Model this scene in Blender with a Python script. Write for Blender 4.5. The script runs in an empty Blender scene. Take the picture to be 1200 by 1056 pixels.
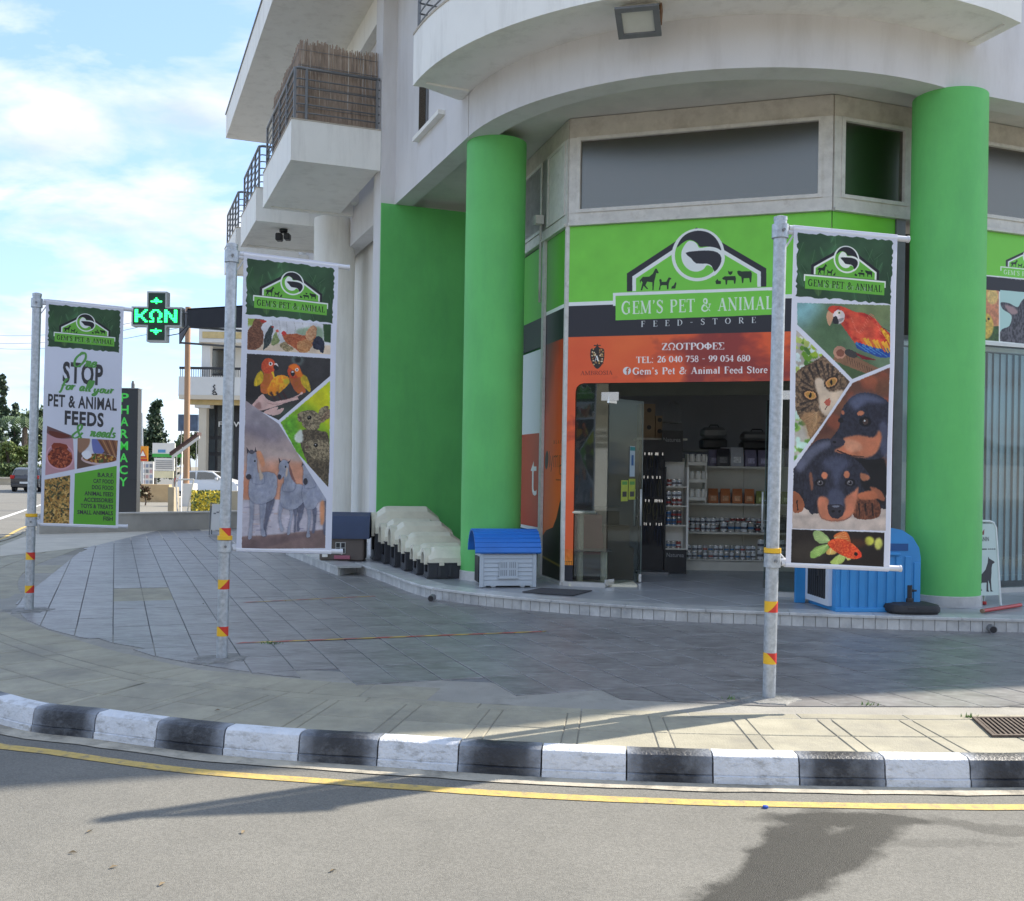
import bpy, bmesh, math, random
import numpy as np
from mathutils import Vector, Matrix
from math import radians, sin, cos, pi, atan2, hypot
random.seed(7)
SC = bpy.context.scene
COL = SC.collection
# ------------------------------------------------------------------ camera
RHO = 0.016
CAMZ = 1.8
Rv = Vector((cos(RHO), 0, sin(RHO))); Uv = Vector((-sin(RHO), 0, cos(RHO))); Fv = Vector((0, 1, 0))
cd = bpy.data.cameras.new('camera'); cam = bpy.data.objects.new('camera', cd); COL.objects.link(cam)
cd.sensor_width = 36; cd.lens = 36; cd.shift_y = 24/1200; cd.clip_end = 3000; cd.clip_start = 0.05
cam.matrix_world = Matrix(((Rv.x, Uv.x, -Fv.x, 0), (Rv.y, Uv.y, -Fv.y, 0), (Rv.z, Uv.z, -Fv.z, CAMZ), (0, 0, 0, 1)))
SC.camera = cam
# ------------------------------------------------------------------ sun, sky, exposure
SUN_H = Vector((0.861, 0.508, 0)).normalized(); ELEV = radians(38.6)
sd = bpy.data.lights.new('sun', 'SUN'); sun = bpy.data.objects.new('sun', sd); COL.objects.link(sun)
sd.energy = 2.3; sd.angle = radians(0.6); sd.color = (1.0, 0.92, 0.79)
sv = Vector((SUN_H.x*cos(ELEV), SUN_H.y*cos(ELEV), sin(ELEV)))
sun.rotation_euler = (-sv).to_track_quat('-Z', 'Y').to_euler()
sun.location = (20, 10, 30)
w = bpy.data.worlds.new('World'); SC.world = w; w.use_nodes = True
nt = w.node_tree; nt.nodes.clear()
def nn(nt, t, **k):
    n = nt.nodes.new(t)
    for a, b in k.items(): setattr(n, a, b)
    return n
out = nn(nt, 'ShaderNodeOutputWorld'); bg = nn(nt, 'ShaderNodeBackground')
sky = nn(nt, 'ShaderNodeTexSky', sky_type='NISHITA'); sky.sun_disc = False
sky.sun_elevation = ELEV; sky.sun_rotation = atan2(SUN_H.x, SUN_H.y)
sky.air_density = 1.0; sky.dust_density = 0.6; sky.ozone_density = 2.0
tc = nn(nt, 'ShaderNodeTexCoord')
sx = nn(nt, 'ShaderNodeSeparateXYZ'); nt.links.new(tc.outputs['Generated'], sx.inputs[0])
mz = nn(nt, 'ShaderNodeMath', operation='MAXIMUM'); nt.links.new(sx.outputs[2], mz.inputs[0]); mz.inputs[1].default_value = 0.0
ad = nn(nt, 'ShaderNodeMath', operation='ADD'); nt.links.new(mz.outputs[0], ad.inputs[0]); ad.inputs[1].default_value = 0.22
dx = nn(nt, 'ShaderNodeMath', operation='DIVIDE'); nt.links.new(sx.outputs[0], dx.inputs[0]); nt.links.new(ad.outputs[0], dx.inputs[1])
dy = nn(nt, 'ShaderNodeMath', operation='DIVIDE'); nt.links.new(sx.outputs[1], dy.inputs[0]); nt.links.new(ad.outputs[0], dy.inputs[1])
cx = nn(nt, 'ShaderNodeCombineXYZ'); nt.links.new(dx.outputs[0], cx.inputs[0]); nt.links.new(dy.outputs[0], cx.inputs[1])
cm = nn(nt, 'ShaderNodeMapping'); nt.links.new(cx.outputs[0], cm.inputs[0]); cm.inputs['Scale'].default_value = (1.0, 1.25, 1); cm.inputs['Location'].default_value = (1.9, 0.55, 0)
n1 = nn(nt, 'ShaderNodeTexNoise'); n1.inputs['Scale'].default_value = 2.3; n1.inputs['Detail'].default_value = 9; n1.inputs['Roughness'].default_value = 0.56; n1.inputs['Distortion'].default_value = 0.25
nt.links.new(cm.outputs[0], n1.inputs['Vector'])
cr = nn(nt, 'ShaderNodeValToRGB'); cr.color_ramp.elements[0].position = 0.44; cr.color_ramp.elements[1].position = 0.60
nt.links.new(n1.outputs['Fac'], cr.inputs[0])
n2 = nn(nt, 'ShaderNodeTexNoise'); n2.inputs['Scale'].default_value = 3.1; n2.inputs['Detail'].default_value = 6
nt.links.new(cm.outputs[0], n2.inputs['Vector'])
cr2 = nn(nt, 'ShaderNodeValToRGB'); cr2.color_ramp.elements[0].position = 0.3; cr2.color_ramp.elements[1].position = 0.62
cr2.color_ramp.elements[0].color = (1.75, 2.1, 2.8, 1); cr2.color_ramp.elements[1].color = (3.05, 3.1, 3.2, 1)
nt.links.new(n2.outputs['Fac'], cr2.inputs[0])
hz = nn(nt, 'ShaderNodeMixRGB'); hz.inputs[2].default_value = (1.05, 1.62, 2.8, 1); hz.inputs[0].default_value = 0.62
nt.links.new(sky.outputs[0], hz.inputs[1])
mx = nn(nt, 'ShaderNodeMixRGB')
nt.links.new(cr.outputs[0], mx.inputs[0]); nt.links.new(hz.outputs[0], mx.inputs[1]); nt.links.new(cr2.outputs[0], mx.inputs[2])
nt.links.new(mx.outputs[0], bg.inputs[0]); bg.inputs[1].default_value = 0.10
nt.links.new(bg.outputs[0], out.inputs[0])
SC.view_settings.view_transform = 'Standard'; SC.view_settings.look = 'None'
SC.view_settings.exposure = 2.02; SC.view_settings.gamma = 1
SC.render.engine = 'CYCLES'
# ------------------------------------------------------------------ pixel (of the 1200x1056 survey) -> world
def ray(u, v): return Fv + Rv*((u-600)/1200) + Uv*((552-v)/1200)
def G(u, v, z=0.0):
    d = ray(u, v); t = (z-CAMZ)/d.z
    return Vector((0, 0, CAMZ)) + d*t
def D(u, v, Y):
    d = ray(u, v); return Vector((0, 0, CAMZ)) + d*(Y/d.y)
def V(u, v, p, q):
    """ray hit with the vertical plane through plan points p,q"""
    d = ray(u, v); n = Vector((-(q[1]-p[1]), q[0]-p[0], 0))
    t = (Vector((p[0], p[1], 0))).dot(n)/d.dot(n)
    return Vector((0, 0, CAMZ)) + d*t
# ------------------------------------------------------------------ materials
def srgb(c): return tuple(((x/255)/12.92 if x/255 <= .04045 else ((x/255+.055)/1.055)**2.4) for x in c)
MATS = {}
def M(name, col, rough=.6, var=.12, scale=2.0, bump=0.0, bscale=60, metal=0.0, spec=.5, dirt=None, dirt_amt=.5, dirt_scale=1.2, objvar=0.0,
      grime=None, emis=0, trans=0.0, world=True, stretch=None, coat=0.0, alpha=1.0, dstretch=None, dsharp=(.47, .68)):
    if name in MATS: return MATS[name]
    m = bpy.data.materials.new(name); m.use_nodes = True; nt = m.node_tree; nt.nodes.clear(); L = nt.links
    o = nn(nt, 'ShaderNodeOutputMaterial'); b = nn(nt, 'ShaderNodeBsdfPrincipled'); L.new(b.outputs[0], o.inputs[0])
    if world:
        g = nn(nt, 'ShaderNodeNewGeometry'); P = g.outputs['Position']
    else:
        g = nn(nt, 'ShaderNodeTexCoord'); P = g.outputs['Object']
    if stretch:
        mp = nn(nt, 'ShaderNodeMapping'); mp.inputs['Scale'].default_value = stretch; L.new(P, mp.inputs[0]); P = mp.outputs[0]
    n = nn(nt, 'ShaderNodeTexNoise'); n.inputs['Scale'].default_value = scale; n.inputs['Detail'].default_value = 6; n.inputs['Roughness'].default_value = .62
    L.new(P, n.inputs['Vector'])
    r = nn(nt, 'ShaderNodeValToRGB'); r.color_ramp.elements[0].position = .3; r.color_ramp.elements[1].position = .7
    r.color_ramp.elements[0].color = tuple(c*(1-var) for c in col[:3])+(1,); r.color_ramp.elements[1].color = tuple(min(1, c*(1+var)) for c in col[:3])+(1,)
    L.new(n.outputs['Fac'], r.inputs[0]); cc = r.outputs[0]
    if dirt:
        n3 = nn(nt, 'ShaderNodeTexNoise'); n3.inputs['Scale'].default_value = dirt_scale; n3.inputs['Detail'].default_value = 8; n3.inputs['Roughness'].default_value = .7
        PD = P
        if dstretch:
            mq = nn(nt, 'ShaderNodeMapping'); mq.inputs['Scale'].default_value = dstretch; L.new(P, mq.inputs[0]); PD = mq.outputs[0]
        L.new(PD, n3.inputs['Vector'])
        r3 = nn(nt, 'ShaderNodeValToRGB'); r3.color_ramp.elements[0].position = dsharp[0]; r3.color_ramp.elements[1].position = dsharp[1]
        r3.color_ramp.elements[1].color = (dirt_amt,)*3+(1,)
        L.new(n3.outputs['Fac'], r3.inputs[0])
        x = nn(nt, 'ShaderNodeMixRGB'); L.new(r3.outputs[0], x.inputs[0]); L.new(cc, x.inputs[1]); x.inputs[2].default_value = tuple(dirt)+(1,); cc = x.outputs[0]
    if objvar:
        oi = nn(nt, 'ShaderNodeObjectInfo'); mr = nn(nt, 'ShaderNodeMapRange'); mr.inputs[3].default_value = 1-objvar; mr.inputs[4].default_value = 1+objvar
        L.new(oi.outputs['Random'], mr.inputs[0])
        x = nn(nt, 'ShaderNodeVectorMath', operation='SCALE'); L.new(cc, x.inputs[0]); L.new(mr.outputs[0], x.inputs['Scale']); cc = x.outputs[0]
    L.new(cc, b.inputs['Base Color'])
    b.inputs['Roughness'].default_value = rough; b.inputs['Metallic'].default_value = metal
    b.inputs['Specular IOR Level'].default_value = spec
    if coat: b.inputs['Coat Weight'].default_value = coat; b.inputs['Coat Roughness'].default_value = .1
    if emis:
        L.new(cc, b.inputs['Emission Color']); b.inputs['Emission Strength'].default_value = emis
    if bump:
        n4 = nn(nt, 'ShaderNodeTexNoise'); n4.inputs['Scale'].default_value = bscale; n4.inputs['Detail'].default_value = 5
        L.new(P, n4.inputs['Vector'])
        bm = nn(nt, 'ShaderNodeBump'); bm.inputs['Strength'].default_value = bump; bm.inputs['Distance'].default_value = .01
        L.new(n4.outputs['Fac'], bm.inputs['Height']); L.new(bm.outputs[0], b.inputs['Normal'])
    MATS[name] = m; return m
def glass(name, tint, alpha, rough=.03, mir=(.9, .95, 1)):
    """window pane: clear share (transparent, tinted) under a mirror film"""
    if name in MATS: return MATS[name]
    m = bpy.data.materials.new(name); m.use_nodes = True; nt = m.node_tree; nt.nodes.clear(); L = nt.links
    o = nn(nt, 'ShaderNodeOutputMaterial'); t = nn(nt, 'ShaderNodeBsdfTransparent'); t.inputs[0].default_value = tint+(1,)
    g = nn(nt, 'ShaderNodeBsdfGlossy'); g.inputs['Roughness'].default_value = rough; g.inputs[0].default_value = mir+(1,)
    lw = nn(nt, 'ShaderNodeLayerWeight'); pw = nn(nt, 'ShaderNodeMath', operation='POWER'); L.new(lw.outputs['Facing'], pw.inputs[0]); pw.inputs[1].default_value = 4.5
    f = nn(nt, 'ShaderNodeMath', operation='MULTIPLY_ADD'); L.new(pw.outputs[0], f.inputs[0]); f.inputs[1].default_value = .8; f.inputs[2].default_value = .04
    a = nn(nt, 'ShaderNodeMath', operation='ADD'); L.new(f.outputs[0], a.inputs[0]); a.inputs[1].default_value = alpha
    n = nn(nt, 'ShaderNodeTexNoise'); n.inputs['Scale'].default_value = 1.3
    bm = nn(nt, 'ShaderNodeBump'); bm.inputs['Strength'].default_value = .02; L.new(n.outputs['Fac'], bm.inputs['Height']); L.new(bm.outputs[0], g.inputs['Normal'])
    x = nn(nt, 'ShaderNodeMixShader'); L.new(a.outputs[0], x.inputs[0]); L.new(t.outputs[0], x.inputs[1]); L.new(g.outputs[0], x.inputs[2]); L.new(x.outputs[0], o.inputs[0])
    MATS[name] = m; return m
# ------------------------------------------------------------------ mesh builder
class MB:
    def __init__(s): s.v = []; s.f = []; s.mi = []; s.uv = None
    def add(s, vs, fs, mi=0):
        b = len(s.v); s.v += [tuple(p) for p in vs]; s.f += [tuple(i+b for i in f) for f in fs]; s.mi += [mi]*len(fs); return s
    def box(s, x0, x1, y0, y1, z0, z1, T=None, mi=0):
        vs = [Vector(p) for p in ((x0,y0,z0),(x1,y0,z0),(x1,y1,z0),(x0,y1,z0),(x0,y0,z1),(x1,y0,z1),(x1,y1,z1),(x0,y1,z1))]
        if T: vs = [T(p) for p in vs]
        return s.add(vs, [(3,2,1,0),(4,5,6,7),(0,1,5,4),(1,2,6,5),(2,3,7,6),(3,0,4,7)], mi)
    def rbox(s, x0, x1, y0, y1, z0, z1, r=.02, T=None, mi=0, n=2):
        """box with rounded vertical edges and chamfered top/bottom"""
        r = min(r, (x1-x0)/2.01, (y1-y0)/2.01, (z1-z0)/2.01)
        def ring(d, z):
            pts = []
            for (cx, cy, a0) in ((x1-r, y1-r, 0), (x0+r, y1-r, 90), (x0+r, y0+r, 180), (x1-r, y0+r, 270)):
                for k in range(n+1):
                    a = radians(a0+90*k/n); pts.append((cx+(r-d)*cos(a), cy+(r-d)*sin(a), z))
            return pts
        R = [ring(r*.7, z0), ring(0, z0+r*.7), ring(0, z1-r*.7), ring(r*.7, z1)]
        return s.loft(R, T=T, mi=mi)
    def loft(s, rings, closed=True, caps=True, T=None, mi=0):
        n = len(rings[0]); vs = [Vector(p) for r in rings for p in r]
        if T: vs = [T(p) for p in vs]
        fs = []
        for i in range(len(rings)-1):
            for j in range(n if closed else n-1):
                k = (j+1) % n; fs.append((i*n+j, i*n+k, (i+1)*n+k, (i+1)*n+j))
        if caps and closed: fs.append(tuple(range(n-1, -1, -1))); fs.append(tuple((len(rings)-1)*n+j for j in range(n)))
        return s.add(vs, fs, mi)
    def prism(s, poly, z0, z1, T=None, mi=0):
        return s.loft([[(p[0], p[1], z0) for p in poly], [(p[0], p[1], z1) for p in poly]], T=T, mi=mi)
    def tube(s, p, q, r, n=8, r2=None, mi=0, caps=True):
        p = Vector(p); q = Vector(q); d = (q-p).normalized(); r2 = r if r2 is None else r2
        a = d.orthogonal().normalized(); b = d.cross(a)
        ring = lambda c, rr: [c+(a*cos(2*pi*k/n)+b*sin(2*pi*k/n))*rr for k in range(n)]
        return s.loft([ring(p, r), ring(q, r2)], mi=mi, caps=caps)
    def path(s, pts, r, n=6, mi=0):
        pts = [Vector(p) for p in pts]; rings = []
        a = None
        for i, p in enumerate(pts):
            d = (pts[min(i+1, len(pts)-1)]-pts[max(i-1, 0)]).normalized()
            a = d.orthogonal().normalized() if a is None else (a-d*a.dot(d)).normalized()
            b = d.cross(a); rr = r[i] if isinstance(r, (list, tuple)) else r
            rings.append([p+(a*cos(2*pi*k/n)+b*sin(2*pi*k/n))*rr for k in range(n)])
        return s.loft(rings, mi=mi)
    def lathe(s, prof, c=(0, 0, 0), n=20, mi=0):
        return s.loft([[(c[0]+r*cos(2*pi*k/n), c[1]+r*sin(2*pi*k/n), c[2]+z) for k in range(n)] for r, z in prof], mi=mi)
def mesh_of(name, mb, mats, smooth=False, bevel=0):
    me = bpy.data.meshes.new(name); me.from_pydata(mb.v, [], mb.f)
    for m in (mats if isinstance(mats, (list, tuple)) else [mats]): me.materials.append(m)
    if any(mb.mi): me.polygons.foreach_set('material_index', mb.mi)
    if 4 < len(mb.f) < 6000:
        bm = bmesh.new(); bm.from_mesh(me); bmesh.ops.recalc_face_normals(bm, faces=bm.faces); bm.to_mesh(me); bm.free()
    if smooth: me.shade_smooth() if smooth is True else None
    me.update(); return me
def obj(name, mb, mat, parent=None, smooth=False, world=True, auto=None, uv=None):
    me = mb if isinstance(mb, bpy.types.Mesh) else mesh_of(name, mb, mat)
    if uv is not None:
        l = me.uv_layers.new(name='UVMap'); idx = np.empty(len(me.loops), dtype=np.int32); me.loops.foreach_get('vertex_index', idx)
        l.data.foreach_set('uv', np.array(uv, dtype=np.float32)[idx].ravel())
    if smooth:
        me.shade_smooth()
        if auto: me.set_sharp_from_angle(angle=radians(auto))
    o = bpy.data.objects.new(name, me); COL.objects.link(o)
    if parent is not None:
        o.parent = parent
        if world:
            r = parent
            M_ = Matrix.Identity(4)
            chain = []
            while r is not None: chain.append(r); r = r.parent
            for c in reversed(chain): M_ = M_ @ c.matrix_parent_inverse @ c.matrix_basis
            o.matrix_parent_inverse = M_.inverted()
    return o
def tag(o, label=None, cat=None, group=None, kind=None):
    if label: o['label'] = label
    if cat: o['category'] = cat
    if group: o['group'] = group
    if kind: o['kind'] = kind
    return o
def thing(name, label, cat, loc=(0, 0, 0), rz=0, group=None):
    o = bpy.data.objects.new(name, None); COL.objects.link(o); o.empty_display_size = .2
    o.location = loc; o.rotation_euler = (0, 0, rz); return tag(o, label, cat, group)
def struct(name, mb, mat, smooth=False, parent=None):
    o = obj(name, mb, mat, parent, smooth)
    if parent is None: o['kind'] = 'structure'
    return o
def dup(o, loc=None, rz=None, label=None, group=None, parent=None, scale=None):
    c = o.copy(); COL.objects.link(c)
    if parent is not None: c.parent = parent
    if loc is not None: c.location = loc
    if rz is not None: c.rotation_euler = (c.rotation_euler[0], c.rotation_euler[1], rz)
    if scale is not None: c.scale = scale
    if label: c['label'] = label
    if group: c['group'] = group
    for ch in list(o.children): dup(ch, parent=c)
    return c
def frame(o, dx, dy=None):
    """local->world map for points: x along plan dir dx, y along its left normal, z up"""
    dx = Vector((dx[0], dx[1], 0)).normalized(); n = Vector((-dx.y, dx.x, 0)) if dy is None else Vector(dy)
    o = Vector(o); return lambda p: o+dx*p[0]+n*p[1]+Vector((0, 0, p[2]))
# ------------------------------------------------------------------ flat print painter (numpy -> generated image)
def vnoise(h, w, s, seed, oct=3):
    rg = np.random.RandomState(seed); o = np.zeros((h, w)); amp = 1; tot = 0
    for k in range(oct):
        sy, sx_ = (s if isinstance(s, tuple) else (s, s)); gy = max(2, int(h/sy*2**k)+2); gx = max(2, int(w/sx_*2**k)+2)
        g = rg.rand(gy, gx); yy = np.linspace(0, gy-1.001, h); xx = np.linspace(0, gx-1.001, w)
        y0 = yy.astype(int); x0 = xx.astype(int); fy = (yy-y0)[:, None]; fx = (xx-x0)[None]
        fy = fy*fy*(3-2*fy); fx = fx*fx*(3-2*fx)
        o += amp*((g[y0][:, x0]*(1-fx)+g[y0][:, x0+1]*fx)*(1-fy)+(g[y0+1][:, x0]*(1-fx)+g[y0+1][:, x0+1]*fx)*fy); tot += amp; amp *= .55
    return o/tot
def homog(src, dst):
    A = []; b = []
    for (x, y), (X, Y) in zip(src, dst):
        A.append([x, y, 1, 0, 0, 0, -X*x, -X*y]); b.append(X); A.append([0, 0, 0, x, y, 1, -Y*x, -Y*y]); b.append(Y)
    h = np.linalg.solve(np.array(A, float), np.array(b, float)); return np.append(h, 1).reshape(3, 3)
def catmull(p, n=5, closed=True):
    p = np.array(p, float); N = len(p); o = []
    for i in range(N if closed else N-1):
        if closed: a, b, c, d = p[(i-1) % N], p[i], p[(i+1) % N], p[(i+2) % N]
        else: a, b, c, d = p[max(i-1, 0)], p[i], p[i+1], p[min(i+2, N-1)]
        for k in range(n):
            t = k/n; o.append(.5*((2*b)+(-a+c)*t+(2*a-5*b+4*c-d)*t*t+(-a+3*b-3*c+d)*t**3))
    if not closed: o.append(p[-1])
    return np.array(o)
def blur(m, r):
    r = int(r)
    if r < 1: return m
    for ax in (0, 1):
        for _ in range(2):
            pad = [(0, 0), (0, 0)]; pad[ax] = (r+1, r); c = np.cumsum(np.pad(m, pad, mode='edge'), axis=ax)
            m = (c[2*r+1:]-c[:-2*r-1])/(2*r+1) if ax == 0 else (c[:, 2*r+1:]-c[:, :-2*r-1])/(2*r+1)
    return m
class Pic:
    def __init__(s, w, h, bgc=(228, 230, 240)):
        s.w = w; s.h = h; s.a = np.ones((h, w, 3))*np.array(bgc, float); s.H = np.eye(3); s.c = (0, 0, 1, 1); s.clip = None; s.bb = {}; s.keep = []
    def crop(s, x0, y0, k, ky=None): s.c = (x0, y0, k, ky or k); return s
    def T(s, pts):
        p = np.array(pts, float).reshape(-1, 2); x = s.c[0]+p[:, 0]/s.c[2]; y = s.c[1]+p[:, 1]/s.c[3]
        q = s.H @ np.vstack([x, y, np.ones(len(x))]); return (q[:2]/q[2]).T
    def mask(s, P, f=0):
        m = np.zeros((s.h, s.w)); x0, y0 = np.floor(P.min(0)).astype(int)-1; x1, y1 = np.ceil(P.max(0)).astype(int)+2
        g = 2*int(f)+1 if f else 0; x0 -= g; y0 -= g; x1 += g; y1 += g
        x0 = max(x0, 0); y0 = max(y0, 0); x1 = min(x1, s.w); y1 = min(y1, s.h)
        if x1 <= x0 or y1 <= y0: return m
        acc = np.zeros((y1-y0, x1-x0))
        for ox, oy in ((.25, .25), (.75, .25), (.25, .75), (.75, .75)):
            X = np.arange(x0, x1)[None]+ox; Y = np.arange(y0, y1)[:, None]+oy; ins = np.zeros(acc.shape, bool)
            n = len(P)
            for i in range(n):
                ax, ay = P[i]; bx, by = P[(i+1) % n]
                if ay == by: continue
                ins ^= ((Y > ay) != (Y > by)) & (X < (bx-ax)*(Y-ay)/(by-ay)+ax)
            acc += ins
        m[y0:y1, x0:x1] = blur(acc/4, f) if f else acc/4
        s.bb[id(m)] = (y0, y1, x0, x1); s.keep.append(m)
        return m
    def put(s, m, col, op=1):
        y0, y1, x0, x1 = s.bb.get(id(m), (0, s.h, 0, s.w)); m = m[y0:y1, x0:x1]
        if s.clip is not None: m = m*s.clip[y0:y1, x0:x1]
        m = (m*op)[..., None]; c = np.array(col, float) if not isinstance(col, np.ndarray) else col
        if c.ndim == 3 and c.shape[0] == s.h: c = c[y0:y1, x0:x1] if c.shape[1] == s.w else c[y0:y1]
        s.a[y0:y1, x0:x1] = s.a[y0:y1, x0:x1]*(1-m)+c*m
        if len(s.keep) > 60 and s.clip is None: s.keep.clear(); s.bb.clear()
    def poly(s, pts, col, sm=0, f=0, op=1, tex=0, ts=6, seed=1, raw=False):
        P = np.array(pts, float) if raw else s.T(pts)
        if sm: P = catmull(P, sm)
        m = s.mask(P, f)
        if tex:
            n = vnoise(s.h, s.w, ts, seed)[..., None]-.5; c = np.clip(np.array(col, float)*(1+n*tex*2), 0, 255); s.put(m, c, op)
        else: s.put(m, col, op)
        return m
    def ell(s, cx_, cy_, rx, ry, col, ang=0, f=0, op=1, tex=0, ts=6, seed=1):
        a = np.linspace(0, 2*pi, 25)[:-1]; ca, sa = cos(radians(ang)), sin(radians(ang))
        pts = [(cx_+rx*cos(t)*ca-ry*sin(t)*sa, cy_+rx*cos(t)*sa+ry*sin(t)*ca) for t in a]
        return s.poly(pts, col, f=f, op=op, tex=tex, ts=ts, seed=seed)
    def line(s, pts, wd, col, sm=4, op=1, f=0):
        p = np.array(pts, float)
        if sm and len(p) > 2: p = catmull(p, sm, False)
        d = np.gradient(p, axis=0); n = np.stack([-d[:, 1], d[:, 0]], 1); n /= (np.linalg.norm(n, axis=1)[:, None]+1e-9)
        W = np.linspace(wd[0], wd[1], len(p))[:, None]/2 if isinstance(wd, tuple) else wd/2
        s.poly(np.vstack([p+n*W, (p-n*W)[::-1]]), col, op=op, f=f)
    def warp(s, m, amp=2.0, sc=5, seed=9, grain=.05, soft=1):
        """break hard outlines into fur-like edges and add print grain inside mask m"""
        dy_ = ((vnoise(s.h, s.w, sc, seed, 2)-.5)*2*amp); dx_ = ((vnoise(s.h, s.w, sc, seed+7, 2)-.5)*2*amp)
        Y, X = np.mgrid[0:s.h, 0:s.w]; yi = np.clip((Y+dy_).astype(int), 0, s.h-1); xi = np.clip((X+dx_).astype(int), 0, s.w-1)
        a = s.a[yi, xi]; b_ = np.stack([blur(a[..., k], 1) for k in range(3)], -1); a = np.clip(a+(a-b_)*.9, 0, 255)*.6+b_*.4
        g = vnoise(s.h, s.w, 40, seed+3, 5)[..., None]; a = np.clip(a*(1+(g-.5)*grain*6)+np.random.RandomState(seed).normal(0, 5, (s.h, s.w, 1)), 0, 255)
        mm = m[..., None]; s.a = s.a*(1-mm)+a*mm
    def fur(s, m, c1, c2, sc=(9, 3), seed=3, op=.8):
        n = vnoise(s.h, s.w, sc, seed, 2)[..., None]; n = np.clip((n-.3)/.4, 0, 1)
        s.put(m, np.array(c1, float)*(1-n)+np.array(c2, float)*n, op)
    def image(s, name):
        im = bpy.data.images.new(name, s.w, s.h); px = np.ones((s.h, s.w, 4), np.float32); px[..., :3] = np.clip(s.a[::-1]/255, 0, 1)
        im.pixels.foreach_set(px.ravel()); im.update(); im.pack(); return im
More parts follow.
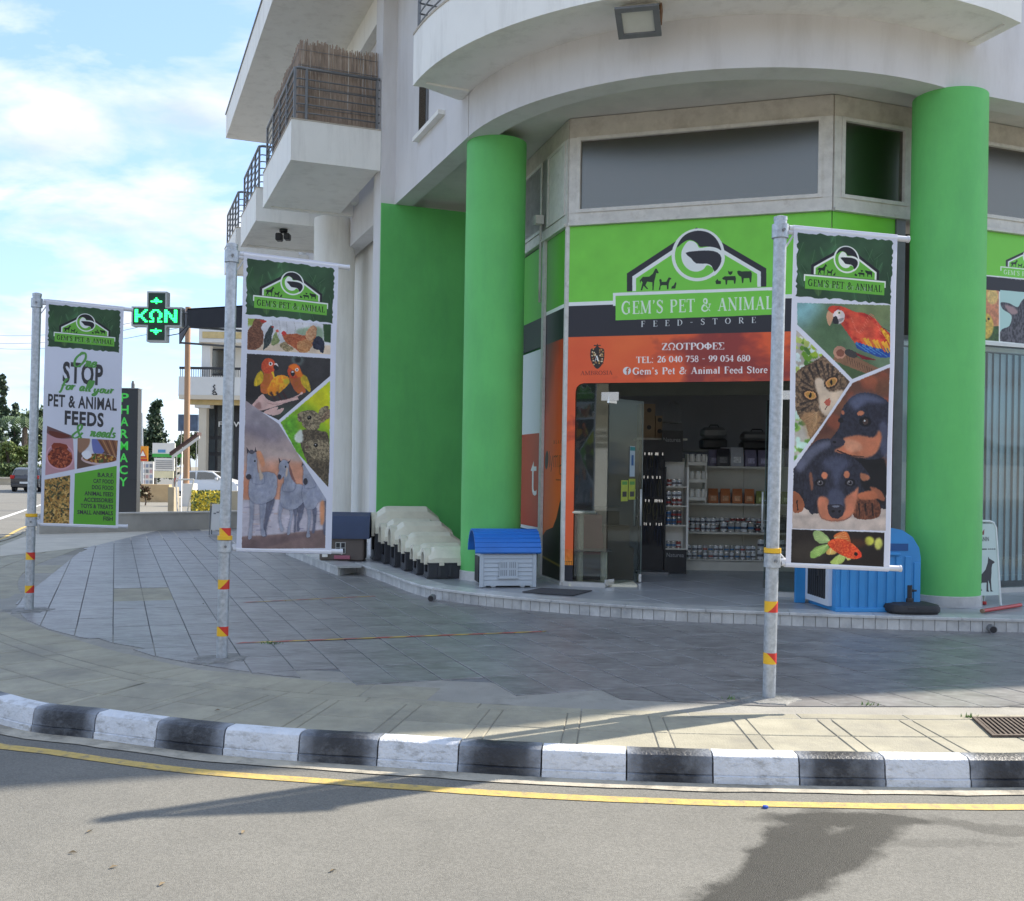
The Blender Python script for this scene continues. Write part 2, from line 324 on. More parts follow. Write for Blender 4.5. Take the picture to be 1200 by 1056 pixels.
# serif capitals as strokes: widths per stroke end, unit cap height, y down (0 top, 1 base)
TK, TN = .15, .055
def arcp(cx_, cy_, rx, ry, a0, a1, n=12): return [(cx_+rx*cos(radians(a0+(a1-a0)*i/n)), cy_-ry*sin(radians(a0+(a1-a0)*i/n))) for i in range(n+1)]
def glyph(c):
    S = []; sf = .035
    v = lambda x, w=TK, y0=0, y1=1: S.append(([(x, y0), (x, y1)], [w, w]))
    h = lambda x0, x1, y, w=TN: S.append(([(x0, y), (x1, y)], [w, w]))
    dg = lambda a, b, w: S.append(([a, b], [w, w]))
    ser = lambda x, y, l=.13: S.append(([(x-l, y+(sf if y < .5 else -sf)/1), (x+l, y+(sf if y < .5 else -sf))], [.06, .06]))
    tick = lambda x, y0, y1: S.append(([(x, y0), (x, y1)], [.05, .05]))
    def cur(p, ws): S.append((p, ws))
    W = .7
    if c in 'EF':
        W = .68; v(.2); ser(.2, 1); h(.08, .62, .03); tick(.61, 0, .25); h(.2, .48, .48); tick(.48, .36, .6)
        if c == 'E': h(.08, .64, .97); tick(.64, .74, 1)
    elif c == 'L': W = .66; v(.2); ser(.2, 0); h(.08, .62, .97); tick(.62, .72, 1)
    elif c == 'I': W = .38; v(.19); ser(.19, 0); ser(.19, 1)
    elif c == 'T': W = .76; v(.38); ser(.38, 1); h(.04, .72, .03); tick(.05, 0, .25); tick(.71, 0, .25)
    elif c == 'N': W = .88; v(.16, TN); v(.72, TN); dg((.14, .02), (.72, .98), TK); ser(.13, 0, .1); ser(.16, 1); ser(.72, 0)
    elif c == 'M': W = 1.02; v(.16, TN); v(.84, TK); dg((.16, .02), (.49, .95), TK*.9); dg((.8, .02), (.49, .95), TN); ser(.16, 1); ser(.84, 1); ser(.13, 0, .09); ser(.87, 0, .09)
    elif c in 'AΛ': W = .84; dg((.14, .97), (.42, .02), TN); dg((.42, .02), (.68, .97), TK); h(.22, .6, .66); ser(.13, 1, .11); ser(.69, 1, .13)
    elif c in 'PΡRBD':
        W = .72; v(.2); ser(.2, 0, .12); ser(.2, 1)
        if c in 'PΡR': cur([(.2, .03), (.4, .03)]+arcp(.4, .27, .22, .24, 90, -90)+[(.2, .51)], [TN]*3+[.08, .11, .14, .14, .14, .14, .14, .11, .08]+[TN]*4)
        if c == 'B':
            cur([(.2, .03), (.38, .03)]+arcp(.38, .25, .2, .22, 90, -90)+[(.2, .47)], [TN]*3+[.08, .11, .14, .14, .14, .14, .14, .11, .08]+[TN]*4)
            cur([(.2, .47), (.4, .47)]+arcp(.4, .72, .23, .25, 90, -90)+[(.2, .97)], [TN]*3+[.08, .11, .14, .14, .14, .14, .14, .11, .08]+[TN]*4)
        if c == 'R': W = .8; dg((.38, .52), (.7, .97), TK); ser(.72, 1, .08)
        if c == 'D': W = .82; cur([(.2, .03), (.36, .03)]+arcp(.36, .5, .36, .47, 90, -90)+[(.2, .97)], [TN]*3+[.08, .11, .14, .15, .15, .15, .14, .11, .08]+[TN]*4)
    elif c in 'OΟ': W = .88; cur(arcp(.43, .5, .33, .47, 90, 450, 24), [TN+abs(sin(i/24*2*pi))*.1 for i in range(25)])
    elif c == 'Φ': W = .9; cur(arcp(.44, .5, .34, .3, 90, 450, 24), [TN+abs(sin(i/24*2*pi))*.1 for i in range(25)]); v(.44); ser(.44, 0); ser(.44, 1)
    elif c == 'Ω': W = .92; cur([(.3, .97)]+arcp(.45, .42, .33, .39, 230, -50, 18)+[(.6, .97)], [TN+.08*min(1, max(0, 1-abs(i-10)/12)) for i in range(21)]); h(.08, .34, .96, .08); h(.56, .82, .96, .08)
    elif c in 'ΖZ': W = .72; h(.08, .62, .03); h(.08, .66, .97); dg((.6, .03), (.12, .97), TK); tick(.09, 0, .25); tick(.65, .74, 1)
    elif c == 'Σ': W = .74; h(.08, .66, .03); h(.08, .68, .97); dg((.1, .03), (.38, .5), TK); dg((.38, .5), (.1, .97), TN); tick(.66, 0, .25); tick(.68, .74, 1)
    elif c == 'G': W = .88; cur(arcp(.45, .5, .34, .47, 40, 300, 20), [TN+.1*sin(i/20*pi) for i in range(21)]); v(.68, TK, .58, .92); ser(.66, 0.56, .12); tick(.72, .03, .3)
    elif c == 'C': W = .82; cur(arcp(.45, .5, .34, .47, 40, 310, 20), [TN+.1*sin(i/20*pi) for i in range(21)]); tick(.72, .03, .3)
    elif c == 'S': W = .64; cur(catmull([(.52, .2), (.42, .05), (.28, .03), (.14, .12), (.14, .3), (.32, .46), (.5, .62), (.5, .85), (.34, .97), (.18, .94), (.08, .78)], 3, False), None); tick(.55, .03, .28); tick(.07, .72, .97)
    elif c == "'": W = .3; cur([(.12, 0), (.16, .12), (.08, .28)], [.12, .1, .03])
    elif c == '&': W = .95; cur(catmull([(.8, .45), (.7, .75), (.5, .94), (.28, .97), (.1, .82), (.16, .6), (.36, .46), (.52, .3), (.5, .1), (.36, .03), (.24, .14), (.3, .34), (.52, .66), (.82, .98)], 3, False), None); h(.66, .9, .44)
    elif c == '-': W = .5; h(.08, .42, .52, .07)
    elif c == ':': W = .35; h(.12, .24, .3, .12); h(.12, .24, .92, .12)
    elif c == ' ': W = .42
    elif c == '0': W = .62; cur(arcp(.3, .5, .22, .47, 90, 450, 20), [TN+abs(sin(i/20*2*pi))*.1 for i in range(21)])
    elif c == '2': W = .62; cur(catmull([(.1, .25), (.16, .08), (.32, .03), (.48, .14), (.48, .34), (.3, .64), (.08, .93)], 3, False), None); h(.07, .54, .93, .13); tick(.54, .74, 1)
    elif c == '4': W = .64; dg((.42, .04), (.06, .68), TN); h(.05, .58, .70, .09); v(.42, TK); ser(.42, 1, .12)
    elif c == '5': W = .62; h(.16, .52, .07, .12); tick(.16, .05, .45); cur(catmull([(.14, .44), (.32, .38), (.5, .5), (.5, .8), (.32, .97), (.08, .9)], 3, False), None)
    elif c == '6': W = .62; cur(arcp(.31, .68, .2, .29, 90, 450, 16), [TN+abs(sin(i/16*2*pi))*.09 for i in range(17)]); cur(catmull([(.5, .03), (.28, .14), (.12, .42), (.11, .7)], 3, False), None)
    elif c == '9': W = .62; cur(arcp(.31, .32, .2, .29, 90, 450, 16), [TN+abs(sin(i/16*2*pi))*.09 for i in range(17)]); cur(catmull([(.12, .97), (.34, .86), (.5, .58), (.51, .3)], 3, False), None)
    elif c == '7': W = .6; h(.06, .54, .07, .13); dg((.52, .08), (.22, .98), TK*.8); tick(.07, .02, .24)
    elif c == '8': W = .62; cur(arcp(.31, .26, .17, .23, 90, 450, 16), [.1]*17); cur(arcp(.31, .72, .21, .25, 90, 450, 16), [.1]*17)
    elif c in 'eocdanmrstil':
        X0, B_ = .36, .97
        if c in 'eo': W = .5; cur(arcp(.24, .67, .18, .30, (90 if c == 'o' else 0), (450 if c == 'o' else 315), 16), [.1]*17)
        if c == 'e': h(.08, .42, .64, .06)
        if c == 'd': W = .58; cur(arcp(.22, .67, .16, .29, 90, 450, 16), [.09]*17); v(.42, .12, .0); ser(.38, 0, .07); ser(.46, 1, .08)
        if c == 'a': W = .52; cur(catmull([(.1, .44), (.24, .36), (.36, .46), (.36, .94)], 3, False), [.1, .12]); cur(arcp(.21, .77, .14, .18, 90, 450, 14), [.09]*15); ser(.42, 1, .06)
        if c in 'nmr':
            W = {'n': .6, 'm': .92, 'r': .46}[c]; v(.16, .13, .36); ser(.12, .38, .06); ser(.16, 1, .1)
            if c != 'r': cur(catmull([(.18, .5), (.32, .38), (.44, .5), (.44, .96)], 3, False), [.06, .13]); ser(.44, 1, .09)
            if c == 'm': cur(catmull([(.46, .5), (.6, .38), (.74, .5), (.74, .96)], 3, False), [.06, .13]); ser(.74, 1, .09)
            if c == 'r': cur(catmull([(.18, .52), (.28, .38), (.40, .42)], 3, False), [.06, .13])
        if c == 's': W = .44; cur(catmull([(.34, .46), (.22, .37), (.11, .46), (.2, .62), (.33, .74), (.3, .93), (.16, .98), (.06, .86)], 3, False), [.08, .12, .08])
        if c == 't': W = .38; v(.17, .12, .12, .94); h(.04, .32, .40, .07); cur([(.17, .9), (.24, .97), (.33, .92)], [.12, .05])
        if c == 'i': W = .3; v(.15, .13, .36); ser(.15, 1, .1); ser(.11, .38, .06); cur([(.15, .06), (.15, .19)], [.14, .14])
        if c == 'l': W = .3; v(.15, .13, .0); ser(.15, 1, .1); ser(.11, 0, .06)
    return W, S
def serif(pic, txt, x, y, hgt, col, track=0, width=None, bold=1.0, xs=1.0, f=None):
    """baseline start (x,y); f maps drawing coords; width fits the run"""
    txt = ''.join({'Τ': 'T', 'Ε': 'E', 'Ο': 'O', 'Ρ': 'P', 'Α': 'A'}.get(c, c) for c in txt)
    tot = sum(glyph(c)[0]+track for c in txt)-track; k = hgt*xs
    if width: k = width/tot
    f = f or (lambda p: p); cx0 = x
    for c in txt:
        W, S = glyph(c)
        for pts, ws in S:
            p = np.array(pts, float)
            if ws is None: ws = [TN+.1*(0.5-abs(i/(len(p)-1)-.5))*2 for i in range(len(p))]
            ws = np.interp(np.linspace(0, 1, len(p)), np.linspace(0, 1, len(ws)), ws)[:, None]*bold
            d = np.gradient(p, axis=0); n = np.stack([-d[:, 1], d[:, 0]], 1); n /= (np.linalg.norm(n, axis=1)[:, None]+1e-9)
            q = np.vstack([p+n*ws/2, (p-n*ws/2)[::-1]])
            pic.poly([f((cx0+a*k, y-hgt+b*hgt)) for a, b in q], col)
        cx0 += (W+track)*k
BLK = (40, 38, 46); GRN = (124, 214, 70); WHT = (240, 244, 240)
SIL = dict(
 horse=[(208,430),(230,405),(275,405),(300,385),(318,350),(328,352),(342,380),(335,385),(325,380),(318,410),(310,440),(305,500),(297,500),(297,445),(260,440),(248,465),(268,492),(258,492),(235,468),(225,500),(215,498),(228,445),(218,430),(212,450)],
 dog=[(345,430),(352,424),(362,430),(362,445),(395,445),(412,415),(428,420),(430,428),(420,432),(412,460),(410,498),(400,498),(398,470),(365,468),(355,475),(352,500),(342,500),(350,465),(348,445)],
 cat=[(430,495),(434,480),(448,472),(456,455),(462,450),(466,460),(458,495)],
 cow=[(893,390),(905,385),(925,392),(990,392),(997,410),(992,470),(984,472),(978,440),(940,440),(936,474),(928,474),(922,430),(905,420),(895,405)],
 pig=[(787,435),(805,422),(880,422),(885,440),(880,476),(872,476),(868,452),(825,450),(822,480),(812,480),(810,448),(795,445)],
 rooster=[(828,382),(838,390),(862,388),(858,405),(845,415),(832,405)],
 rabbit=[(740,455),(755,438),(760,450),(780,455),(778,475),(745,475)])
def logo(pic, f, txtcol, board=True, grn=GRN, shad=False):
    """f: logo units -> current drawing coordinates"""
    P = lambda pts, col, sm=0: pic.poly([f(p) for p in pts], col, sm)
    C = lambda cx_, cy_, r, col: P([(cx_+r*cos(t*pi/20), cy_+r*sin(t*pi/20)) for t in range(40)], col)
    P([(118,502),(118,375),(608,70),(1098,375),(1098,502)], BLK)
    P([(156,502),(156,397),(608,114),(1060,397),(1060,502)], WHT)
    P([(182,502),(182,412),(608,146),(1034,412),(1034,502)], grn)
    C(618, 262, 186, WHT); C(618, 262, 163, grn)
    P([(470,205),(495,150),(545,108),(618,92),(690,108),(742,150),(772,205),(778,240),(730,215),(680,206),(632,206),(612,180),(575,158),(540,158),(505,178)], BLK, 3)
    P([(545,166),(585,166),(612,188),(630,214),(700,208),(760,224),(800,262),(806,300),(790,350),(745,405),(722,412),(728,380),(712,350),(680,338),(655,366),(610,380),(560,368),(520,330),(502,280),(505,225)], WHT, 3)
    P([(530,245),(600,235),(690,234),(755,250),(783,290),(772,340),(735,385),(715,345),(680,326),(605,322),(570,285)], BLK, 2)
    for k, p in SIL.items(): P([(x, y-(14 if x < 600 else -14)*.0+(-2)) for x, y in p], (30, 52, 30))
    P([(20,508),(1196,508),(1196,600),(1172,600),(1172,700),(44,700),(44,600),(20,600)], WHT)
    P([(38,530),(1178,530),(1178,702),(38,702)], grn)
    serif(pic, "GEM'S PET & ANIMAL", 78, 662, 92, txtcol, track=.05, width=1066, bold=.95 if txtcol == WHT else 1.1, f=f)
def torn(x0, y0, x1, y1, n=26, amp=1.2, seed=2):
    rg = random.Random(seed); P = []
    for i in range(n): P.append((x0+(x1-x0)*i/n, y0+rg.uniform(-amp, amp)))
    for i in range(n): P.append((x1+rg.uniform(-amp, amp), y0+(y1-y0)*i/n))
    for i in range(n): P.append((x1-(x1-x0)*i/n, y1+rg.uniform(-amp, amp)))
    for i in range(n): P.append((x0+rg.uniform(-amp, amp), y1-(y1-y0)*i/n))
    return P
def leafpanel(p, seed=5):
    """p in banner units (x 0..128, y 0..396)"""
    P = torn(5, 8, 122, 82, seed=seed); m = p.poly(P, (44, 76, 48))
    old = p.clip; p.clip = m; n = vnoise(p.h, p.w, 90, 11, 3)[..., None]
    p.put(m, np.clip(np.array((36, 62, 42))*(1-n)+np.array((84, 128, 84))*n, 0, 255), .8)
    rg = random.Random(seed)
    for i in range(26):
        x = rg.uniform(0, 125); y = rg.uniform(5, 85); l = rg.uniform(10, 26); a = rg.uniform(-2.2, -.7); wv = l*rg.uniform(.16, .28)
        dx_, dy_ = cos(a)*l, sin(a)*l; nx, ny = -sin(a)*wv, cos(a)*wv; c = rg.choice([(58,104,58), (40,78,46), (84,140,90), (66,118,72), (110,150,70)])
        p.poly([(x, y), (x+dx_*.4+nx, y+dy_*.4+ny), (x+dx_, y+dy_), (x+dx_*.4-nx, y+dy_*.4-ny)], c, 4, f=2, op=.45)
        p.line([(x, y), (x+dx_, y+dy_)], .5, (140, 180, 140), 0, op=.4)
    p.clip = old
    logo(p, lambda q: (12+q[0]*.0862, 14+q[1]*.0862-2), (26, 44, 26), grn=(120, 196, 72))
    serif(p, 'FEED-STORE', 31, 69.5, 4.2, (170, 190, 170), track=.75, width=67)
def banner_pic(corners):
    p = Pic(440, 1362); p.Hb = homog([(0, 0), (128, 0), (128, 396), (0, 396)], [(0, 0), (440, 0), (440, 1362), (0, 1362)])
    p.Hp = homog(corners, [(0, 0), (440, 0), (440, 1362), (0, 1362)]); p.H = p.Hb; p.crop(0, 0, 1)
    leafpanel(p); return p
def art_right():
    p = banner_pic([(930,260),(1057,271),(1048,661),(919.5,657)]); p.H = p.Hp
    # macaw
    p.crop(915, 340, 7.04)
    m = p.poly([(135,68),(940,85),(938,562),(612,688),(135,245)], (118,142,112)); p.clip = m
    p.ell(160,120,200,150,(150,196,200),f=30); p.ell(420,330,160,200,(92,124,84),f=30,op=.8); p.ell(800,150,260,120,(134,150,104),f=24); p.ell(600,600,200,120,(84,108,70),f=24)
    p.line([(460,480),(600,540),(720,590),(900,660)],(120,70),(150,112,84)); p.ell(500,470,58,52,(196,150,126)); p.ell(505,475,36,30,(140,88,70))
    for i in range(14): p.line([(560+i*22,500+i*10),(575+i*22,560+i*10)],(6,3),(96,66,52))
    B = [(400,112),(440,92),(520,96),(640,140),(720,150),(800,190),(860,250),(960,340),(1000,420),(960,480),(800,480),(680,430),(620,380),(560,300),(510,240),(470,200),(430,160)]
    mb_ = p.poly(B,(214,74,52),4); p.fur(mb_,(232,96,66),(186,44,40),(14,22),4,.8)
    p.poly([(600,180),(700,170),(820,240),(860,330),(760,370),(640,350),(590,280)],(232,104,72),4,f=4,op=.7)
    for i in range(26):
        a = i/26; x = 600+260*a; y = 190+90*math.sin(a*7)+80*a; p.line([(x,y),(x+22,y+24)],(7,2),(246,150,120),0,op=.7)
    mw = p.poly([(640,390),(700,400),(800,430),(950,440),(960,500),(860,510),(740,470),(660,440)],(46,84,160),3)
    for i in range(9): p.line([(690+i*26,350+i*4),(740+i*26,430+i*6)],(26,10),(236,186,60) if i%3 else (226,120,60),0)
    for i in range(7): p.line([(860+i*18,270+i*18),(960,430+i*6)],(26,14),(240,196,60) if i%2 else (210,150,40),0)
    for i in range(8): p.line([(640+i*30,390+i*8),(760+i*26,470+i*5)],(20,10),(40,80,170) if i%2 else (80,140,190),0)
    p.line([(860,260),(950,300)],(4,4),(50,50,50)); p.poly([(640,470),(720,500),(820,530),(700,525)],(140,40,50),2)
    p.ell(600,480,60,30,(70,66,64),20)
    p.ell(492,180,54,58,(236,226,226)); p.ell(480,215,60,14,(90,80,80),-20,op=.4); p.ell(495,148,16,14,(240,235,200)); p.ell(495,148,8,8,(10,10,10))
    p.poly([(410,130),(440,150),(440,200),(415,255),(390,215),(385,165)],(222,178,142),4); p.poly([(445,185),(475,180),(492,232),(450,236),(438,215)],(56,52,56),3)
    p.poly([(398,120),(440,92),(500,98),(460,120),(440,150),(410,134)],(222,84,58),3)
    p.clip = None; p.warp(m, 2.2, 5, 9)
    # cat
    p.clip = None; m = p.poly([(128,290),(590,710),(345,1056),(99,1370)],(196,190,180)); p.clip = m
    rg = random.Random(4)
    for i in range(60): p.ell(rg.uniform(110,380),rg.uniform(340,640),rg.uniform(15,45),rg.uniform(12,30),rg.choice([(120,170,50),(170,200,60),(226,240,240),(90,140,60),(200,215,120),(240,244,235)]),rg.uniform(0,90),f=1)
    for i in range(40): p.ell(rg.uniform(90,330),rg.uniform(980,1400),rg.uniform(20,50),rg.uniform(16,34),rg.choice([(110,160,70),(150,190,90),(210,235,225),(90,130,70)]),f=2)
    mc = p.poly([(120,640),(240,560),(320,520),(350,495),(380,520),(440,560),(520,640),(620,740),(560,830),(440,980),(320,1110),(240,1180),(200,1060),(130,980),(100,800)],(134,108,84),3)
    p.fur(mc,(160,130,100),(84,68,56),(7,7),8,.85)
    for x,y,l,a in [(180,620,120,60),(230,590,140,66),(285,560,150,70),(335,540,140,76),(390,560,130,84),(440,580,110,96),(160,700,120,30),(170,760,110,16),(150,900,130,-20),(160,950,120,-30),(480,640,90,110)]:
        p.line([(x,y),(x+l*cos(radians(a)),y+l*sin(radians(a)))],(26,6),(56,46,42),0,op=.85,f=1)
    p.poly([(280,700),(350,690),(400,790),(520,780),(560,830),(420,990),(330,950),(310,840)],(226,208,186),3,f=3)
    p.poly([(360,880),(410,845),(415,900),(392,910)],(196,104,84),2); p.line([(390,905),(370,940)],6,(120,80,70),0)
    for (x,y,a) in ((425,715,-28),(240,822,14)):
        p.ell(x,y,70,46,(60,46,38),a,f=1); p.ell(x,y,56,34,(226,170,110),a,f=1); p.ell(x,y,42,24,(196,150,76),a); p.ell(x,y,12,22,(26,22,18),a+10)
    for i in range(9): p.line([(300,960+i*8),(180+i*6,1010+i*22)],(4,1),(240,225,190),0,op=.8)
    mm = p.poly([(150,980),(300,960),(340,1010),(240,1180),(190,1080)],(212,164,112),3,f=6,op=.6)
    p.clip = None; p.warp(m, 3.2, (9, 4), 12)
    # puppies
    p.clip = None; p.crop(915, 440, 4.4)
    m = p.poly([(384,10),(586,-71),(563,765),(55,758),(60,452)],(120,78,62)); p.clip = m
    rg = random.Random(9)
    for i in range(40): p.ell(rg.uniform(180,600),rg.uniform(-40,300),rg.uniform(15,50),rg.uniform(15,40),rg.choice([(170,90,64),(96,58,48),(70,60,52),(190,110,76),(130,84,60)]),f=6,op=.7)
    p.poly([(50,640),(580,620),(580,780),(50,780)],(214,200,190),f=2); p.poly([(50,690),(580,680),(580,700),(50,705)],(190,176,168),f=3,op=.5)
    DK=(44,44,58); HL=(112,120,150)
    mb_=p.poly([(60,450),(130,360),(190,305),(280,300),(420,380),(560,420),(600,640),(440,640),(200,680),(110,640),(60,600)],DK,4); p.fur(mb_,(34,34,44),(60,64,80),(10,6),6,.5)
    p.poly([(70,430),(150,340),(230,305),(280,320),(180,380),(100,470)],(120,124,146),4,f=8,op=.85)
    p.poly([(430,390),(560,400),(565,600),(520,620),(440,540)],(26,26,32),3,f=3)
    p.poly([(480,540),(540,560),(560,610),(520,600)],(176,110,80),3,f=2)
    # paws
    mp=p.poly([(400,600),(430,575),(500,590),(535,640),(530,690),(470,708),(400,700),(385,650)],(120,70,50),4); p.fur(mp,(150,92,64),(84,50,40),(8,5),7,.7)
    for x in (420,455,492): p.line([(x,625),(x+4,690)],(10,5),(44,28,26),0,f=1)
    p.poly([(420,575),(500,560),(520,600),(430,605)],(196,120,84),3,f=2)
    mp=p.poly([(50,570),(90,580),(118,620),(112,665),(60,672)],(170,104,72),3); p.line([(80,610),(84,665)],8,(70,40,34),0)
    # back pup
    mh=p.poly([(318,170),(340,120),(390,75),(450,58),(520,70),(580,110),(600,200),(590,300),(560,380),(500,400),(440,395),(360,380),(290,360),(268,330),(270,290),(310,240)],DK,4); p.fur(mh,(44,44,58),(66,70,90),(9,7),10,.5)
    p.poly([(360,100),(430,66),(520,76),(560,110),(470,110),(400,150)],HL,4,f=9,op=.8); p.ell(560,300,30,100,(96,100,124),-6,f=6,op=.8)
    p.poly([(340,290),(420,275),(500,285),(530,250),(545,290),(520,360),(470,390),(380,385),(300,365),(290,350),(330,330)],(204,132,98),4,f=3); p.poly([(340,300),(420,310),(440,350),(360,360)],(222,168,136),3,f=4,op=.8)
    p.line([(300,355),(380,380),(450,385)],(7,4),(60,38,36)); p.poly([(268,290),(320,292),(345,310),(330,330),(285,332),(268,318)],(64,62,78),3); p.ell(285,312,10,6,(20,20,24))
    p.ell(455,206,34,26,(24,24,32),f=1); p.ell(456,206,17,15,(78,60,56)); p.ell(452,201,5,5,(210,220,230)); p.ell(430,163,20,13,(214,140,104),-10,f=1); p.ell(320,200,16,14,(28,28,36),f=1); p.ell(330,160,9,12,(190,120,90),f=1)
    p.poly([(300,370),(430,400),(540,420),(520,450),(420,420),(330,385)],(22,22,28),3,f=4)
    # front pup
    mh=p.poly([(130,470),(160,420),(220,380),(290,368),(370,380),(430,420),(480,480),(470,510),(430,500),(420,560),(390,620),(380,690),(330,716),(250,716),(205,690),(195,620),(170,540),(150,560),(180,670),(150,675),(120,600),(118,520)],DK,4); p.fur(mh,(40,42,56),(68,72,94),(10,6),12,.5)
    p.poly([(215,420),(290,385),(370,410),(330,470),(300,560),(270,470)],HL,4,f=10,op=.6); p.poly([(260,560),(330,560),(340,640),(250,640)],HL,3,f=8,op=.6)
    p.poly([(195,600),(250,600),(260,660),(300,704),(345,660),(345,600),(400,560),(420,540),(412,600),(388,680),(330,716),(250,716),(205,690)],(206,134,102),3,f=3)
    p.poly([(250,640),(275,632),(320,632),(342,650),(330,690),(296,704),(262,690)],(52,50,62),3); p.ell(280,668,9,6,(16,16,20)); p.ell(314,668,9,6,(16,16,20)); p.ell(296,642,22,6,(130,134,150),f=1)
    for x,y in ((208,522),(374,520)): p.ell(x,y,30,20,(26,26,34),f=1); p.ell(x,y,17,13,(112,108,116)); p.ell(x,y,9,9,(20,18,22)); p.ell(x-5,y-5,3,3,(235,235,240))
    for x,y in ((232,484),(356,478)): p.ell(x,y,17,19,(216,142,106),f=1)
    p.poly([(430,470),(470,480),(482,500),(440,510)],(196,130,96),3,f=2); p.poly([(145,480),(160,470),(170,540),(158,560)],(150,100,80),3,f=2)
    p.clip = None; p.warp(m, 2.6, (7, 4), 15)
    # goldfish
    p.clip = None; m = p.poly([(53,762),(557,775),(552,955),(48,940)],(42,34,32)); p.clip = m
    p.ell(140,880,100,60,(64,56,50),f=14); p.ell(476,818,26,24,(214,214,90),f=3); p.ell(524,832,22,32,(220,220,120),8,f=3); p.ell(400,830,60,20,(90,50,30),f=10)
    for q,c in (([(262,820),(230,780),(190,766),(168,780),(180,815),(215,835)],(170,196,130)),([(250,838),(190,850),(155,880),(160,910),(200,900),(250,868)],(150,186,100)),([(285,805),(300,780),(345,770),(365,790),(368,830)],(216,120,60)),([(270,850),(240,880),(260,892),(300,880)],(226,190,110)),([(310,890),(262,930),(290,946),(330,930),(345,905)],(196,214,120)),([(340,890),(355,918),(375,912)],(210,190,100))):
        mm=p.poly(q,c,4,f=1); 
        for k in range(6): p.line([q[0],(q[2][0]+(q[4%len(q)][0]-q[2][0])*k/5,q[2][1]+(q[4%len(q)][1]-q[2][1])*k/5)],(2,3),(230,240,170),0,op=.5)
    mm=p.poly([(250,830),(290,808),(350,815),(400,845),(432,885),(425,905),(380,912),(320,890),(270,860)],(226,92,46),4); p.fur(mm,(244,130,70),(208,64,36),(5,5),5,.7)
    p.ell(418,890,16,18,(236,60,40),f=3,op=.7); p.ell(402,886,10,10,(30,20,20))
    p.clip = None; p.warp(m, 1.6, 5, 18); return p
def art_mid():
    p = banner_pic([(283.5,300),(399,314),(390,650),(273,646)]); p.H = p.Hp
    p.crop(270, 290, 7.04)
    m = p.poly([(128,608),(845,662),(840,905),(122,862)],(222,222,226)); p.clip = m
    p.poly([(120,800),(850,830),(850,910),(120,870)],(226,208,186),f=3); p.ell(160,630,60,40,(170,190,90),f=5); p.poly([(775,655),(850,660),(850,810),(785,800)],(50,84,48),f=1); p.poly([(560,700),(740,680),(780,740),(740,790),(560,740)],(130,160,120),3,f=5,op=.7)
    for x in (330,390,450,520,590): p.line([(x,620),(x+14,700),(x-6,760)],3,(130,130,120),op=.6)
    def hen(pts,c1,c2,sd):
        q=p.poly(pts,c1,4); p.fur(q,c1,c2,(5,6),sd,.75)
    hen([(120,720),(160,670),(190,615),(260,612),(268,640),(240,680),(262,740),(250,820),(180,868),(120,850)],(150,100,76),(96,62,48),3)
    p.poly([(235,618),(290,630),(270,645),(240,640)],(190,60,50),2)
    hen([(262,840),(270,760),(300,700),(325,668),(345,690),(330,760),(322,810),(262,865)],(70,84,84),(38,48,52),4); p.ell(340,680,10,7,(190,60,50))
    hen([(340,760),(370,720),(380,750),(400,800),(330,830)],(170,180,120),(120,140,90),5); p.ell(378,712,14,12,(226,120,100))
    hen([(400,830),(440,800),(480,830),(520,860),(450,878)],(190,170,130),(110,100,70),6)
    hen([(418,740),(440,712),(470,740),(540,735),(620,750),(680,690),(715,680),(716,730),(700,790),(660,860),(590,892),(540,860),(490,830),(450,800)],(206,120,76),(160,76,50),7)
    hen([(560,800),(630,780),(700,740),(680,820),(650,880),(590,890),(550,850)],(216,164,110),(176,110,66),8); p.ell(436,732,20,18,(206,60,60)); hen([(620,740),(680,670),(716,690),(700,760),(650,790)],(222,180,140),(190,130,90),9)
    hen([(690,790),(730,755),(780,790),(785,860),(770,895),(740,870),(690,850)],(52,58,80),(30,34,50),10)
    p.clip = None; p.warp(m, 2.6, 5, 9)
    # conures on a hand
    p.clip = None; p.crop(270, 400, 8.12)
    m = p.poly([(138,138),(968,188),(966,352),(450,764),(122,608)],(62,60,62)); p.clip = m
    p.ell(640,200,60,50,(110,122,120),f=6); p.ell(640,200,34,30,(50,50,52),f=4); p.ell(560,700,160,70,(70,84,74),f=16); p.ell(200,480,120,90,(40,38,42),f=14)
    def bird(head,body,wing,bc):
        q=p.poly(body,bc,4); p.fur(q,bc,(190,110,30),(9,9),4,.6)
        q=p.poly(wing,(226,190,40),4,f=1); p.fur(q,(232,200,50),(170,150,40),(14,6),6,.6)
        cx_,cy_,r=head; q=p.ell(cx_,cy_,r,r*1.05,(222,92,52)); p.fur(q,(230,110,60),(196,66,48),(7,7),5,.6)
    bird((350,255,70),[(285,270),(300,330),(270,420),(280,500),(340,510),(380,420),(400,340),(395,280)],[(275,300),(230,340),(205,430),(240,440),(290,400),(298,340)],(206,112,60))
    p.ell(370,234,19,19,(245,235,230)); p.ell(370,234,10,10,(30,20,20)); p.poly([(400,235),(430,230),(450,262),(425,245)],(230,220,220),2); p.poly([(400,250),(432,252),(452,285),(420,300),(400,275)],(40,40,46),3)
    p.line([(385,310),(405,360),(395,400)],(20,8),(226,190,50))
    bird((605,305,66),[(560,330),(580,430),(640,510),(720,500),(690,420),(670,340)],[(670,340),(730,360),(768,460),(760,500),(720,470),(680,420)],(190,100,60))
    p.poly([(548,260),(620,240),(670,300),(690,350),(640,360),(600,300)],(240,130,40),4,f=2); p.ell(632,292,17,17,(245,235,230)); p.ell(632,292,8,8,(30,20,20)); p.poly([(572,305),(600,300),(612,330),(590,355),(572,335)],(44,42,46),3); p.ell(590,312,12,9,(220,215,215))
